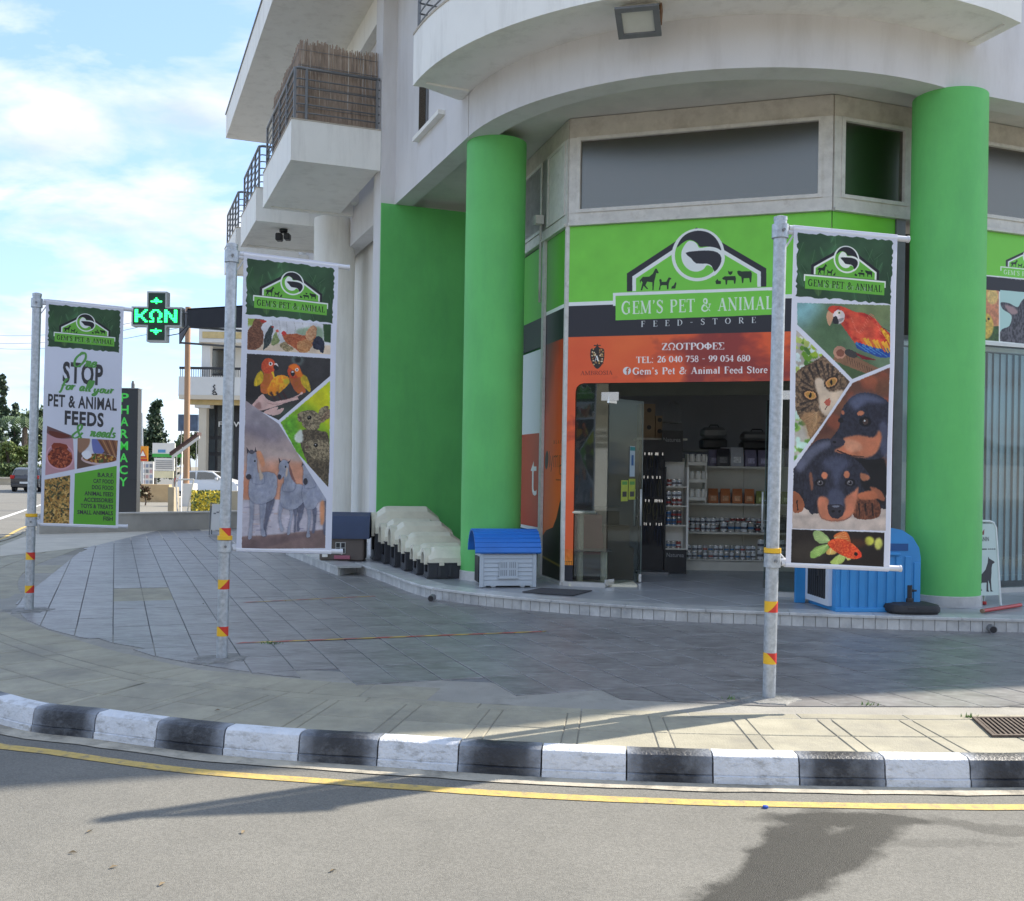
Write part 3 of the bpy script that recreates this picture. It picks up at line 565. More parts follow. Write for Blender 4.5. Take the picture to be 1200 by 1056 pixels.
    q=p.poly([(410,360),(480,340),(555,370),(545,430),(480,490),(420,530),(360,530),(340,480),(370,410)],(232,170,40),4); p.fur(q,(240,190,50),(226,130,40),(10,8),9,.7); p.ell(385,485,50,46,(240,150,40),f=6); p.ell(530,400,32,26,(200,180,50),f=3)
    for x in (440,500,560): p.line([(x-70,500),(x-20,580)],(26,14),(70,44,46),0,f=2)
    SK=(222,188,180)
    for q in ([(185,630),(240,560),(290,515),(330,560),(400,590),(480,575),(560,560),(640,530),(680,500),(690,515),(640,545),(645,570),(560,590),(450,625),(330,660),(250,670)],[(300,690),(380,650),(440,640),(430,670),(380,712)],[(380,715),(430,670),(500,650),(470,700),(400,720)]): p.poly(q,SK,4)
    p.poly([(210,630),(260,590),(280,650),(240,660)],(176,136,130),3,f=3); p.line([(330,600),(420,615),(520,595)],(5,3),(170,126,120)); p.line([(470,580),(640,545)],(4,4),(160,120,116))
    p.clip = None; p.warp(m, 1.8, 5, 12)
    # rabbits
    m = p.poly([(468,786),(966,396),(958,1128),(945,1400),(620,1056)],(150,190,40)); p.clip = m
    p.poly([(600,560),(1000,380),(1000,900),(800,640)],(216,216,30),f=20); p.poly([(460,780),(620,700),(700,1100),(900,1500),(1000,1400),(760,1500)],(108,180,50),f=14,tex=.25,ts=12)
    p.poly([(760,1250),(960,1300),(960,1420),(860,1420)],(96,160,50),f=3,tex=.3,ts=8)
    def fu(q,sd,c1=(176,160,128),c2=(96,86,68),f=0):
        k=p.poly(q,c1,4,f=f); p.fur(k,c1,c2,(6,6),sd,.9)
    fu([(850,690),(880,650),(930,630),(952,650),(920,690),(870,760)],3); fu([(860,760),(950,660),(965,700),(960,740),(880,790)],4,(170,146,116),(110,92,74)); p.line([(880,760),(950,700)],(18,8),(96,76,66),op=.7,f=1)
    fu([(638,730),(650,700),(700,680),(780,672),(840,700),(870,740),(850,840),(780,880),(700,830),(680,790),(645,770)],5)
    fu([(680,860),(780,860),(880,870),(950,940),(960,1400),(860,1330),(760,1220),(690,1060),(660,950)],6,(120,106,84),(74,66,54))
    p.poly([(600,930),(650,860),(680,860),(690,960),(640,980)],(226,230,220),3,f=3)
    fu([(705,1000),(750,960),(850,950),(950,980),(950,1140),(860,1150),(770,1110),(715,1050)],7)
    for x,y in ((757,742),(822,1000)): p.ell(x,y,36,26,(170,156,126),f=1); p.ell(x,y,24,19,(24,18,16)); p.ell(x-6,y-6,5,5,(220,220,220))
    p.ell(660,745,16,12,(110,84,74),f=1); p.ell(730,1020,14,12,(110,84,74),f=1)
    p.clip = None; p.warp(m, 3.4, (6, 4), 15)
    # horses
    p.clip = None; p.crop(270, 500, 6.6)
    m = p.poly([(100,-192),(366,-10),(752,572),(742,946),(62,946)],(196,176,170)); p.clip = m
    p.poly([(60,-200),(400,-200),(560,220),(60,60)],(160,152,160),f=30); p.ell(260,110,260,60,(190,170,166),14,f=18); p.ell(220,60,180,40,(126,120,136),18,f=18,op=.7); p.poly([(60,300),(600,250),(760,540),(760,600),(60,580)],(226,166,136),f=24); p.ell(140,480,120,80,(222,150,116),f=20); p.ell(420,230,170,26,(206,186,178),14,f=9)
    p.poly([(60,568),(760,568),(760,830),(60,850)],(204,198,206),f=1)
    rg=random.Random(3)
    for i in range(90): x=rg.uniform(60,740); y=rg.uniform(580,830); p.line([(x,y),(x+rg.uniform(20,70),y+rg.uniform(-6,6))],rg.uniform(3,8),rg.choice([(214,206,212),(150,142,166),(196,186,196),(206,178,168)]),0,op=.7,f=1)
    p.poly([(60,850),(300,840),(760,800),(760,960),(60,960)],(144,120,116),f=3); p.poly([(60,880),(400,850),(600,830),(620,850),(200,950),(60,950)],(120,100,102),f=5,op=.7)
    def H(parts,sd,body=(172,176,190),sh=(122,126,146)):
        for q,dark in parts:
            p.poly(q,(62,64,84),4,f=4,op=.75)
            k=p.poly(q,sh if dark else body,4); p.fur(k,sh if dark else body,(140,146,168) if not dark else (96,96,114),(16,9),sd,.5)
    H([([(262,560),(330,560),(310,640),(280,720),(262,800),(262,845),(240,845),(244,760),(262,640)],1),([(130,560),(160,560),(158,680),(146,780),(142,860),(115,866),(126,780),(134,660)],0),([(215,580),(262,570),(252,680),(236,760),(256,840),(226,842),(218,760),(212,680)],0),([(140,400),(190,370),(280,356),(340,380),(350,450),(335,540),(290,580),(220,600),(160,590),(124,540),(122,460)],0),([(112,230),(130,200),(176,205),(184,250),(190,320),(200,360),(240,380),(240,440),(160,440),(150,400),(120,414),(100,385),(108,320)],0)],4)
    p.poly([(184,200),(215,195),(240,240),(252,300),(230,320),(205,270),(190,240)],(226,160,120),3,f=2); p.poly([(200,290),(215,340),(240,390),(215,420),(205,360)],(216,196,176),3,f=2)
    p.poly([(108,215),(104,165),(128,195)],(70,66,76)); p.poly([(168,205),(176,160),(188,200)],(70,66,76)); p.ell(122,392,22,22,(60,58,68),f=1); p.ell(172,270,7,9,(30,28,34)); p.poly([(118,200),(150,184),(172,205),(150,220)],(96,92,104),3)
    H([([(508,620),(570,590),(560,680),(528,760),(534,805),(515,810),(514,740),(520,680)],1),([(485,640),(512,640),(504,740),(500,815),(488,815),(492,740)],1),([(375,590),(405,600),(378,700),(388,760),(402,800),(382,812),(366,740),(362,680)],0),([(455,640),(484,620),(470,720),(456,780),(454,830),(432,836),(446,760),(460,700)],0),([(385,470),(420,440),(500,450),(560,460),(580,500),(570,580),(500,640),(420,640),(378,590)],0),([(368,300),(400,265),(440,280),(446,330),(460,380),(500,440),(480,500),(400,500),(408,440),(404,390),(380,414),(356,398),(366,350)],0)],5)
    p.poly([(446,300),(462,330),(480,380),(500,440),(478,420),(455,370)],(150,106,100),3,f=1); p.poly([(366,290),(364,245),(385,275)],(70,66,76)); p.poly([(434,285),(465,262),(446,295)],(70,66,76)); p.ell(370,394,16,20,(64,60,72),f=1); p.ell(420,318,6,8,(30,28,34)); p.poly([(425,330),(440,330),(432,390),(420,390)],(222,200,180),2,f=1)
    H([([(590,620),(625,640),(622,740),(612,800),(618,852),(590,856),(600,780),(602,700)],0),([(640,640),(672,640),(664,740),(654,820),(636,824),(646,740)],1),([(720,590),(752,580),(748,820),(728,816)],1),([(556,500),(600,400),(680,440),(752,540),(752,580),(690,590),(650,640),(590,640),(562,580)],0),([(556,300),(580,290),(640,400),(660,470),(580,480),(590,440),(596,400),(572,460),(560,430),(566,350)],0)],6)
    p.ell(582,432,18,26,(62,60,70),f=1); p.poly([(700,600),(735,590),(735,740),(705,760)],(222,160,120),3,f=3); p.poly([(548,320),(552,290),(566,300)],(70,66,76))
    p.clip = None; p.warp(m, 1.8, 6, 18, soft=1); return p
def art_left():
    p = banner_pic([(54,358),(143.5,363),(135,614),(49,614)]); p.H = p.Hp; p.crop(35, 480, 7.04)
    m = p.poly([(148,168),(350,240),(365,500),(134,556)],(206,160,168)); p.clip = m
    p.poly([(140,160),(350,240),(300,262),(220,258),(140,220)],(120,88,90),2,f=1); p.poly([(170,205),(330,240),(240,262),(180,240)],(120,60,50),3)
    p.ell(250,405,112,104,(226,178,188)); p.ell(250,400,98,90,(190,140,150)); p.ell(250,415,96,82,(150,70,46)); p.poly([(200,300),(300,310),(302,350),(190,350)],(150,64,44),2)
    rg=random.Random(2)
    for i in range(160):
        a=rg.uniform(0,6.28); r=rg.uniform(0,1)**.5; x=250+88*r*cos(a); y=410+78*r*sin(a); p.ell(x,y,12,7,rg.choice([(176,84,54),(130,54,38),(200,108,74),(112,44,34)]),rg.uniform(0,180))
    p.clip=None; m=p.poly([(388,253),(706,262),(694,424),(382,498)],(110,84,72)); p.clip=m
    p.poly([(480,250),(520,260),(560,330),(500,420),(430,400),(430,330)],(226,226,232),3); p.poly([(380,250),(480,250),(470,320),(400,370)],(170,130,104),3,f=2); p.poly([(500,250),(560,260),(600,350),(520,380)],(120,130,190),3)
    p.poly([(540,255),(710,255),(710,400),(600,350)],(150,100,72),f=1)
    for i in range(7): p.line([(560+i*26,262),(640+i*16,400)],(8,8),(196,146,100) if i%2 else (110,70,50),0)
    p.ell(560,415,146,46,(216,190,190)); p.ell(562,408,134,36,(120,76,44))
    for i in range(90):
        a=rg.uniform(0,6.28); r=rg.uniform(0,1)**.5; p.ell(562+125*r*cos(a),408+30*r*sin(a),11,8,rg.choice([(190,130,60),(150,84,40),(214,170,90),(80,110,50),(110,60,36)]),rg.uniform(0,180))
    p.poly([(420,370),(470,350),(500,390),(460,420),(430,400)],(240,240,244),3)
    p.clip=None; m=p.poly([(130,590),(330,548),(322,936),(122,936)],(186,146,80)); p.clip=m
    for i in range(700):
        p.ell(rg.uniform(115,335),rg.uniform(550,940),rg.uniform(7,15),rg.uniform(5,9),rg.choice([(206,166,90),(170,124,58),(226,190,116),(130,110,56),(96,96,60),(190,150,80),(70,66,46)]),rg.uniform(0,180))
    p.clip=None; p.poly([(366,534),(696,462),(684,936),(354,936)],(106,186,60))
    return p
def art_facade(Wm, Hm, px=300):
    """main sign panel: x metres from the left corner, y metres down from the top; survey crop px of the facet"""
    p = Pic(int(Wm*px), int(Hm*px), GRN); S = lambda *a: None
    p.crop(0, 0, 1/px); H = p.h/px
    p.poly([(0,0),(9,0),(9,1.02),(0,1.02)],(122,212,68),tex=.04,ts=60)
    p.poly([(0,1.00),(9,1.00),(9,1.05),(0,1.05)],WHT); p.poly([(0,1.05),(9,1.05),(9,1.46),(0,1.46)],BLK)
    m = p.mask(p.T([(0,1.46),(9,1.46),(9,9),(0,9)]))
    n = vnoise(p.h,p.w,(260,420),21,5)[...,None]; n2 = vnoise(p.h,p.w,(120,200),8,5)[...,None]
    yy = np.linspace(0,1,p.h)[:,None,None]
    xg = np.linspace(0,1,p.w)[None,:,None]
    c = np.array((228,74,40.))*(1-n)+np.array((255,128,58.))*n; k=np.clip((n2-.58+xg*.22)*5,0,1); c = c*(1-k*.8)+np.array((132,44,46.))*k*.8
    p.put(m, c)
    return p
# ------------------------------------------------------------------ palette
m_asph = M('asphalt', (.185, .178, .158), .9, .08, 1.2, bump=.5, bscale=170, dirt=(.14, .137, .125), dirt_scale=.45, dirt_amt=.6, spec=.25)
m_pave = M('paving_concrete', (.33, .305, .23), .85, .16, 3.5, bump=.4, bscale=90, dirt=(.20, .19, .165), dirt_scale=1.6, dirt_amt=.65, objvar=.08)
m_joint = M('joint_mortar', (.21, .195, .16), .9, .15, 20)
m_grout = M('dark_grout', (.17, .17, .17), .9, .2, 20)
m_slate = M('slate_tile', (.19, .18, .175), .42, .34, 2.2, bump=.25, bscale=22, dirt=(.33, .33, .32), dirt_scale=7.5, dirt_amt=.65, objvar=.08, stretch=(1, 2.2, 1), spec=.5)
m_kw = M('white_kerb_paint', (.64, .655, .68), .75, .10, 9, bump=.9, bscale=55, dirt=(.30, .29, .27), dirt_scale=8, dirt_amt=.75, dstretch=(1, 1, 2.5), dsharp=(.52, .66))
m_kb = M('black_kerb_paint', (.022, .024, .030), .5, .4, 6, bump=.7, bscale=55, dirt=(.17, .18, .19), dirt_scale=6, dirt_amt=.6, dsharp=(.50, .70))
m_yel = M('yellow_line_paint', (.52, .37, .11), .8, .12, 14, bump=.4, bscale=120, dirt=(.25, .21, .14), dirt_scale=16, dirt_amt=.8, dsharp=(.5, .64))
m_marb = M('marble', (.52, .52, .50), .35, .16, 5, dirt=(.26, .27, .28), dirt_scale=3.5, dirt_amt=.6, bump=.05, objvar=.10)
m_white = M('white_render', (.87, .85, .79), .85, .04, 1.2, bump=.15, bscale=120, dirt=(.50, .47, .42), dirt_scale=2.2, dirt_amt=.4, dstretch=(1.6, 1.6, .22), dsharp=(.5, .75))
m_lilac = M('lilac_grey_render', (.69, .67, .66), .85, .04, 1.0, bump=.2, bscale=110, dirt=(.46, .43, .40), dirt_scale=1.6, dirt_amt=.4, dstretch=(1.5, 1.5, .3), dsharp=(.48, .75))
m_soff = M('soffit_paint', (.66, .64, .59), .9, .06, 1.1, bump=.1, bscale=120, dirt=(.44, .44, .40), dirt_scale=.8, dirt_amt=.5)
m_green = M('green_wall_paint', (.14, .55, .14), .62, .06, 1.5, bump=.3, bscale=150, dirt=(.10, .38, .12), dirt_scale=2.0, dirt_amt=.45, dstretch=(1.4, 1.4, .45), dsharp=(.45, .75))
m_alu = M('aged_aluminium', (.64, .62, .57), .5, .12, 8, dirt=(.33, .28, .22), dirt_scale=7, dirt_amt=.35, dsharp=(.54, .68))
m_galv = M('galvanised_steel', (.42, .45, .48), .42, .25, 26, metal=.55, dirt=(.58, .60, .62), dirt_scale=34, dirt_amt=.55, bump=.1)
m_gmet = M('grey_metal', (.20, .205, .21), .5, .1, 8, metal=.3)
m_black = M('black_plastic', (.022, .022, .025), .5, .2, 8)
m_dark = M('dark_interior', (.035, .035, .038), .8, .2, 3)
m_chrome = M('brushed_steel', (.6, .6, .6), .25, .05, 8, metal=1)
m_glass = glass('window_glass', (.86, .9, .9), .02, mir=(.6, .62, .62))
m_glassd = glass('dark_window_glass', (.10, .105, .10), .24, .24, mir=(.64, .60, .52))
m_sideg = glass('sidelight_glass', (.72, .74, .72), .07, mir=(.85, .88, .85))
m_doorg = glass('door_glass', (.78, .82, .81), .015, mir=(.25, .27, .26))
def m_kerb_black():
    m = m_kb.copy(); m.name = 'black_kerb_paint_oversprayed'; nt = m.node_tree; L = nt.links; b = [n for n in nt.nodes if n.type == 'BSDF_PRINCIPLED'][0]
    src = b.inputs['Base Color'].links[0].from_socket; at = nn(nt, 'ShaderNodeAttribute'); at.attribute_name = 'overspray'; g = nn(nt, 'ShaderNodeNewGeometry')
    n = nn(nt, 'ShaderNodeTexNoise'); n.inputs['Scale'].default_value = 14; n.inputs['Detail'].default_value = 6; L.new(g.outputs['Position'], n.inputs['Vector'])
    k = nn(nt, 'ShaderNodeMath', operation='MULTIPLY'); L.new(at.outputs['Fac'], k.inputs[0]); L.new(n.outputs['Fac'], k.inputs[1])
    p = nn(nt, 'ShaderNodeMath', operation='MULTIPLY'); L.new(k.outputs[0], p.inputs[0]); p.inputs[1].default_value = 1.15; p.use_clamp = True
    x = nn(nt, 'ShaderNodeMixRGB'); L.new(p.outputs[0], x.inputs[0]); L.new(src, x.inputs[1]); x.inputs[2].default_value = (.42, .45, .50, 1); L.new(x.outputs[0], b.inputs['Base Color']); return m
m_kbo = m_kerb_black()
# ------------------------------------------------------------------ plan of the building
TH = radians(21.2); d2 = Vector((cos(TH), sin(TH), 0)); d1 = Vector((-sin(TH), cos(TH), 0))
ZS = 6.33; ZB = 6.92; ZP = .30; ZW = .15
CL = G(549, 160, ZS); CL.z = 0
def A(a, b, z=0): return CL+d1*a-d2*b+Vector((0, 0, z))
TA = lambda p: A(p[0], p[1], p[2])
def circ3(a, b, c):
    ax, ay, bx, by, cx_, cy_ = a.x, a.y, b.x, b.y, c.x, c.y
    d = 2*(ax*(by-cy_)+bx*(cy_-ay)+cx_*(ay-by))
    ux = ((ax*ax+ay*ay)*(by-cy_)+(bx*bx+by*by)*(cy_-ay)+(cx_*cx_+cy_*cy_)*(ay-by))/d
    uy = ((ax*ax+ay*ay)*(cx_-bx)+(bx*bx+by*by)*(ax-cx_)+(cx_*cx_+cy_*cy_)*(bx-ax))/d
    return Vector((ux, uy, 0)), hypot(ax-ux, ay-uy)
def arc_pts(a, b, c, n, dr=0):
    o, r = circ3(a, b, c); t0 = atan2(a.y-o.y, a.x-o.x); t1 = atan2(c.y-o.y, c.x-o.x)
    if t0 > 0: t0 -= 2*pi
    if t1 > 0: t1 -= 2*pi
    return [Vector((o.x+(r+dr)*cos(t0+(t1-t0)*i/n), o.y+(r+dr)*sin(t0+(t1-t0)*i/n), 0)) for i in range(n+1)]
aM = G(775, 87, ZS); aR = G(1112, 104, ZS)
ARC = arc_pts(CL, aM, aR, 28); CR = ARC[-1]
def bcoord(p): q = Vector((p[0], p[1], 0))-CL; return q.dot(d1), -q.dot(d2)
building = thing('corner_building', 'white corner building with green columns and curved balcony over the pet shop', 'building', (CL.x, CL.y, ZP))
def ribbon_wall(name, pts, th, z0, z1, mat, parent, smooth=True):
    """vertical wall along plan polyline; thickness th to the left of travel"""
    L = []; n = len(pts)
    for i, p in enumerate(pts):
        t = (pts[min(i+1, n-1)]-pts[max(i-1, 0)]).normalized(); nn_ = Vector((-t.y, t.x, 0)); q = p+nn_*th
        L.append([(p.x, p.y, z0), (p.x, p.y, z1), (q.x, q.y, z1), (q.x, q.y, z0)])
    mb = MB().loft(L); return obj(name, mb, mat, parent, smooth=smooth, auto=35)
wall_line = [A(16, 0), A(3.9, 0), A(.05, 0)]+ARC+[CR+d2*14]
# insert dense points so corner normals stay crisp
ribbon_wall('wall', [A(16, 0), A(8, 0), A(3.9, 0), A(.02, 0)], .3, ZS, 10.2, m_lilac, building)
ribbon_wall('wall', ARC, .35, ZS, 10.2, m_lilac, building)
ribbon_wall('wall', [CR+d2*.001, CR+d2*7, CR+d2*14], .35, ZS, 10.2, m_lilac, building)
# ceiling over the arcade and the shop
cp = [A(16, -.15), A(.2, -.2)]+arc_pts(CL, aM, aR, 28, -.2)[1:-1]+[CR-Vector((-d2.y, d2.x, 0))*-.2+d2*14, CR+d2*14+d1*14, A(16, -14)]
obj('ceiling', MB().prism([(p.x, p.y) for p in cp], ZS+.14, ZB, ), m_soff, building)
# pilaster and green wall
obj('pilaster', MB().box(3.92, 4.42, -.1, .25, ZP, 10.19, TA), m_lilac, building)
obj('green_wall', MB().box(3.88, 4.10, -1.62, .244, ZP, ZS-.002, TA), m_green, building)
obj('side_wall', MB().box(4.45, 15.5, -.7, -.4, ZP, ZB, TA), m_white, building)
# columns
def column(u, v, z, r, ztop, mat, name='column', plinth=True, d=0):
    c = G(u, v, z); c.z = 0; c = c+c.normalized()*r
    mb = MB().lathe([(r, ZP+.12 if plinth else ZP), (r, ztop)], c, 56)
    o = obj(name, mb, mat, building, smooth=True, auto=40)
    if plinth: obj('plinth', MB().lathe([(r+.015, ZP), (r+.015, ZP+.12), (r, ZP+.13)], c, 48), m_marb, o, smooth=True, auto=40)
    return c
colL = column(574, 682, ZP, .415, ZS+.003, m_green); colR = column(1104, 711.8, ZP, .425, ZS+.003, m_green)
cW = A(7.9, .24); obj('column', MB().lathe([(.42, ZP), (.42, ZB+.01)], cW, 48), m_white, building, smooth=True, auto=40)
cW2 = A(12.6, .24); obj('column', MB().lathe([(.42, ZP), (.42, ZB+.01)], cW2, 32), m_white, building, smooth=True, auto=40)
# curved balcony
bL = G(484, 98, ZB); bM = G(700, -2, ZB); bR = G(1197, 24, ZB)
for q in (bL, bM, bR): q.z = 0
BO = arc_pts(bL, bM, bR, 40)
bal = ribbon_wall('balcony', BO, .13, ZB-.03, 7.56, m_white, building)
innerL = G(546, 109, ZB); innerL.z = 0; innerR = G(1158, 45, ZB); innerR.z = 0
slab = [innerL+(bL-innerL)*.985]+[p for p in arc_pts(bL, bM, bR, 40, -.03)][1:-1]+[innerR+(bR-innerR)*.985]+[innerR+d1*.4]+[p+Vector((0, .2, 0)) for p in ARC[::-1]]+[innerL+d1*.3]
obj('slab', MB().prism([(p.x, p.y) for p in slab], ZB, ZB+.12), m_white, bal)
for e0, e1 in ((innerL, bL+(innerL-bL)*.0), (bR, innerR+d1*.3)):
    t = (e1-e0).normalized(); F = frame(e0, t); obj('end_parapet', MB().box(0, (e1-e0).length-.002, 0.002, .13, ZB-.026, 7.555, F), m_white, bal)
cap = ribbon_wall('coping', arc_pts(bL, bM, bR, 40, .012), .16, 7.56, 7.585, M('coping_stain', (.5, .44, .36), .8, .2, 5), bal)
# railing on the curved balcony
BR_ = arc_pts(bL, bM, bR, 20, -.07)
for z in (7.72, 7.86, 8.0, 8.14, 8.28, 8.45):
    obj('rail_bar', MB().path([p+Vector((0, 0, z)) for p in [innerL+d2*-.05]+BR_], .012 if z < 8.4 else .025), m_gmet, bal, smooth=True)
for p in BR_[::3]: obj('rail_post', MB().box(p.x-.02, p.x+.02, p.y-.02, p.y+.02, 7.58, 8.45), m_gmet, bal)
# small first floor window just left of the curved balcony
wdw = obj('window', MB().box(1.95, 2.4, 0.0, .03, 7.05, 8.6, TA), m_gmet, building)
obj('sill', MB().box(1.1, 2.5, 0.0, .10, 6.98, 7.045, TA), m_white, wdw); obj('pane', MB().box(2.0, 2.35, .03, .04, 7.12, 8.53, TA), m_glassd, wdw)
# left balconies
OB = 1.77
def balcony(a0, a1, screen=False):
    b = obj('balcony', MB().box(a0+.02, a1-.02, 0.26 if a0 < 4.4 else .002, OB-.02, ZB, ZB+.14, TA), m_white, building)
    obj('parapet', MB().box(a0-.0, a0+.13, .255, OB, ZB-.03, 7.57, TA), m_white, b)
    obj('parapet', MB().box(a0+.131, a1, OB-.13, OB, ZB-.03, 7.57, TA), m_white, b)
    obj('parapet', MB().box(a1-.13, a1, .002, OB-.131, ZB-.03, 7.57, TA), m_white, b)
    obj('coping', MB().box(a0-.01, a1+.01, OB-.14, OB+.012, 7.57, 7.59, TA), M('coping_stain', (.5, .44, .36)), b)
    obj('coping', MB().box(a0-.01, a0+.14, .255, OB-.14, 7.57, 7.59, TA), M('coping_stain', (.5, .44, .36)), b)
    e = .06
    for z in (7.72, 7.86, 8.0, 8.14, 8.28, 8.46):
        r = .012 if z < 8.4 else .026
        obj('rail_bar', MB().path([A(a0+e, .27, z), A(a0+e, OB-e-.06, z), A(a0+e+.06, OB-e, z), A(a1-e, OB-e, z)], r), m_gmet, b, smooth=True)
    for a, bb in [(a0+e, .32), (a0+e, OB-.25)]+[(a0+e+(a1-a0-2*e)*k/4, OB-e) for k in range(5)]:
        obj('rail_post', MB().box(a-.02, a+.02, bb-.02, bb+.02, 7.58, 8.46, TA), m_gmet, b)
    return b
balcony(3.95, 7.39); balcony(8.47, 11.2); balcony(12.3, 15.0)
# roof slab with deep eaves; unseen right front edge shaped for its cast shadow
NR = Vector((d2.y, -d2.x, 0))
OVR = .98
roofp = [A(14.1, OB+.1), A(-1.2, OB+.1), ARC[6]+Vector((-.4, -.6, 0)), ARC[16]+Vector((0, -.75, 0)), Vector((5.3, 11.3, 0)), Vector((8.7, 12.49, 0)), Vector((11.54, 13.36, 0)), Vector((12.46, 14.02, 0)), Vector((15.6, 14.9, 0)), Vector((19.5, 16.1, 0)), CR+d2*14+d1*12, A(14.1, -14)]
rf = obj('roof', MB().prism([(p.x, p.y) for p in roofp], 10.25, 10.85), m_white, building)
obj('roof_edge', MB().loft([[(p.x, p.y, z) for p in [A(14.12, OB+.125), A(-1.25, OB+.125), A(-1.25, OB-.2), A(14.12, OB-.2)]] for z in (10.85, 10.88)]), m_gmet, rf)
# upper left storey: set back wall, dark openings, beam, round columns
obj('upper_wall', MB().box(4.5, 14.0, -.6, -.302, ZB, 10.2, TA), m_white, building)
obj('eaves_beam', MB().box(4.45, 14.0, -.30, .18, 9.72, 10.248, TA), m_white, building)
for a in (6.9, 9.6, 12.9): obj('upper_column', MB().lathe([(.17, 7.05), (.17, 9.72)], A(a, -.05), 24), m_white, building, smooth=True, auto=40)
for a0, a1 in ((4.8, 6.4), (8.0, 9.2), (10.6, 12.2)):
    f = obj('window', MB().box(a0, a1, -.305, -.27, 7.1, 9.5, TA), m_gmet, building); obj('pane', MB().box(a0+.07, a1-.07, -.27, -.262, 7.17, 9.43, TA), m_glassd, f)
# ------------------------------------------------------------------ shop front plan
Z1 = 5.04
F1 = G(667, 266, Z1); F2 = G(975, 247.5, Z1); F1.z = F2.z = 0
F0 = F1+d1*.92; G1p = A(4.1, -1.60)
TS = (Vector((G1p.x, G1p.y, 0))-F1)
dS = TS.normalized()
class Seg:
    def __init__(s, p, q):
        s.p = Vector((p.x, p.y, 0)); s.q = Vector((q.x, q.y, 0)); s.L = (s.q-s.p).length; s.t = (s.q-s.p).normalized(); s.n = Vector((s.t.y, -s.t.x, 0))
    def T(s, p): return s.p+s.t*p[0]+s.n*p[1]+Vector((0, 0, p[2]))
    def box(s, t0, t1, z0, z1, n0, n1, mb=None): return (mb or MB()).box(t0, t1, n0, n1, z0, z1, s.T)
    def at(s, u, v):
        P = V(u, v, s.p, s.q); return (P-s.p).dot(s.t), P.z
segM = Seg(F1, F2); segR = Seg(F2, F2+d2*12); segS = Seg(G1p, F1)
shopfront = thing('glazed_front', 'glazed three sided shop front with aluminium frames under the white curved beam', 'shop front', (F1.x, F1.y, ZP))
def window_band(seg, spans, z0=Z1, z1=ZS+.13, ext=(0, 0)):
    t0, t1 = ext[0], seg.L+ext[1]
    f = obj('window_frame', seg.box(t0, t1, z0, z0+.04, -.06, .07), m_alu, shopfront)
    obj('sill', seg.box(t0, t1, z0+.04, z0+.17, -.06, .03), m_alu, f)
    obj('head', seg.box(t0, t1, z1-.26, z1, -.06, .025), M('brown_stained_head', (.54, .50, .43), .7, .12, 4, dirt=(.3, .25, .2), dirt_scale=6, dirt_amt=.4), f)
    xs = [t0]+[x for s in spans for x in s]+[t1]
    for i in range(0, len(xs), 2):
        if xs[i+1]-xs[i] > .005: obj('mullion', seg.box(xs[i], xs[i+1], z0+.17, z1-.26, -.05, .035), m_alu, f)
    for a, b in spans:
        c = obj('casement', seg.box(a, b, z0+.17, z0+.215, -.04, .05), m_alu, f)
        for x in (seg.box(a, b, z1-.305, z1-.26, -.04, .05), seg.box(a, a+.05, z0+.215, z1-.305, -.04, .05), seg.box(b-.05, b, z0+.215, z1-.305, -.04, .05)): obj('casement', x, m_alu, f)
        obj('pane', seg.box(a+.05, b-.05, z0+.215, z1-.305, -.01, 0), m_glassd, f)
    return f
window_band(segM, [(.10, segM.L-.12)])
window_band(segR, [(.10, 1.12), (1.5, 4.2), (4.4, 7.2)])
LS = segS.L
window_band(segS, [(LS-.85, LS-.08), (LS-2.3, LS-1.1), (.2, LS-2.5)])
obj('corner_post', MB().lathe([(.05, ZP), (.05, Z1)], F1+Vector((0, .03, 0)), 8), m_alu, shopfront)
# floor sill under glass
m_sill = M('sill_stone', (.5, .49, .46), .5, .1, 5)
# ------------------------------------------------------------------ shop signs and glazing
def proj(P):
    q = Vector(P)-Vector((0, 0, CAMZ)); y = q.dot(Fv); return 600+1200*q.dot(Rv)/y, 552-1200*q.dot(Uv)/y
def m_pic(name, im, rough=.45, trans=0.0):
    m = bpy.data.materials.new(name); m.use_nodes = True; nt = m.node_tree; L = nt.links; b = nt.nodes['Principled BSDF']
    t = nn(nt, 'ShaderNodeTexImage'); t.image = im; t.extension = 'EXTEND'
    g = nn(nt, 'ShaderNodeNewGeometry'); n = nn(nt, 'ShaderNodeTexNoise'); n.inputs['Scale'].default_value = 2.5; n.inputs['Detail'].default_value = 5; L.new(g.outputs['Position'], n.inputs['Vector'])
    mr = nn(nt, 'ShaderNodeMapRange'); mr.inputs[3].default_value = .90; mr.inputs[4].default_value = 1.02; L.new(n.outputs['Fac'], mr.inputs[0])
    s = nn(nt, 'ShaderNodeVectorMath', operation='SCALE'); L.new(t.outputs[0], s.inputs[0]); L.new(mr.outputs[0], s.inputs['Scale'])
    L.new(s.outputs[0], b.inputs['Base Color']); b.inputs['Roughness'].default_value = rough
    if trans:
        o = nt.nodes['Material Output']; tr = nn(nt, 'ShaderNodeBsdfTranslucent'); L.new(s.outputs[0], tr.inputs[0]); x = nn(nt, 'ShaderNodeMixShader'); x.inputs[0].default_value = trans
        L.new(b.outputs[0], x.inputs[1]); L.new(tr.outputs[0], x.inputs[2]); L.new(x.outputs[0], o.inputs[0])
    return m
def panel_mesh(T, poly, W, H, th=.012, mi=0):
    """flat printed panel: outline poly in (x from left, y down from top) metres, uv over W x H"""
    n = len(poly); mb = MB(); vs = [T((x, th, -y)) for x, y in poly]+[T((x, 0, -y)) for x, y in poly]
    mb.add(vs, [tuple(range(n))[::-1]]+[(i, (i+1) % n, n+(i+1) % n, n+i)for i in range(n)]+[tuple(range(n, 2*n))])
    return mb, [(x/W, 1-y/H) for x, y in poly]*2
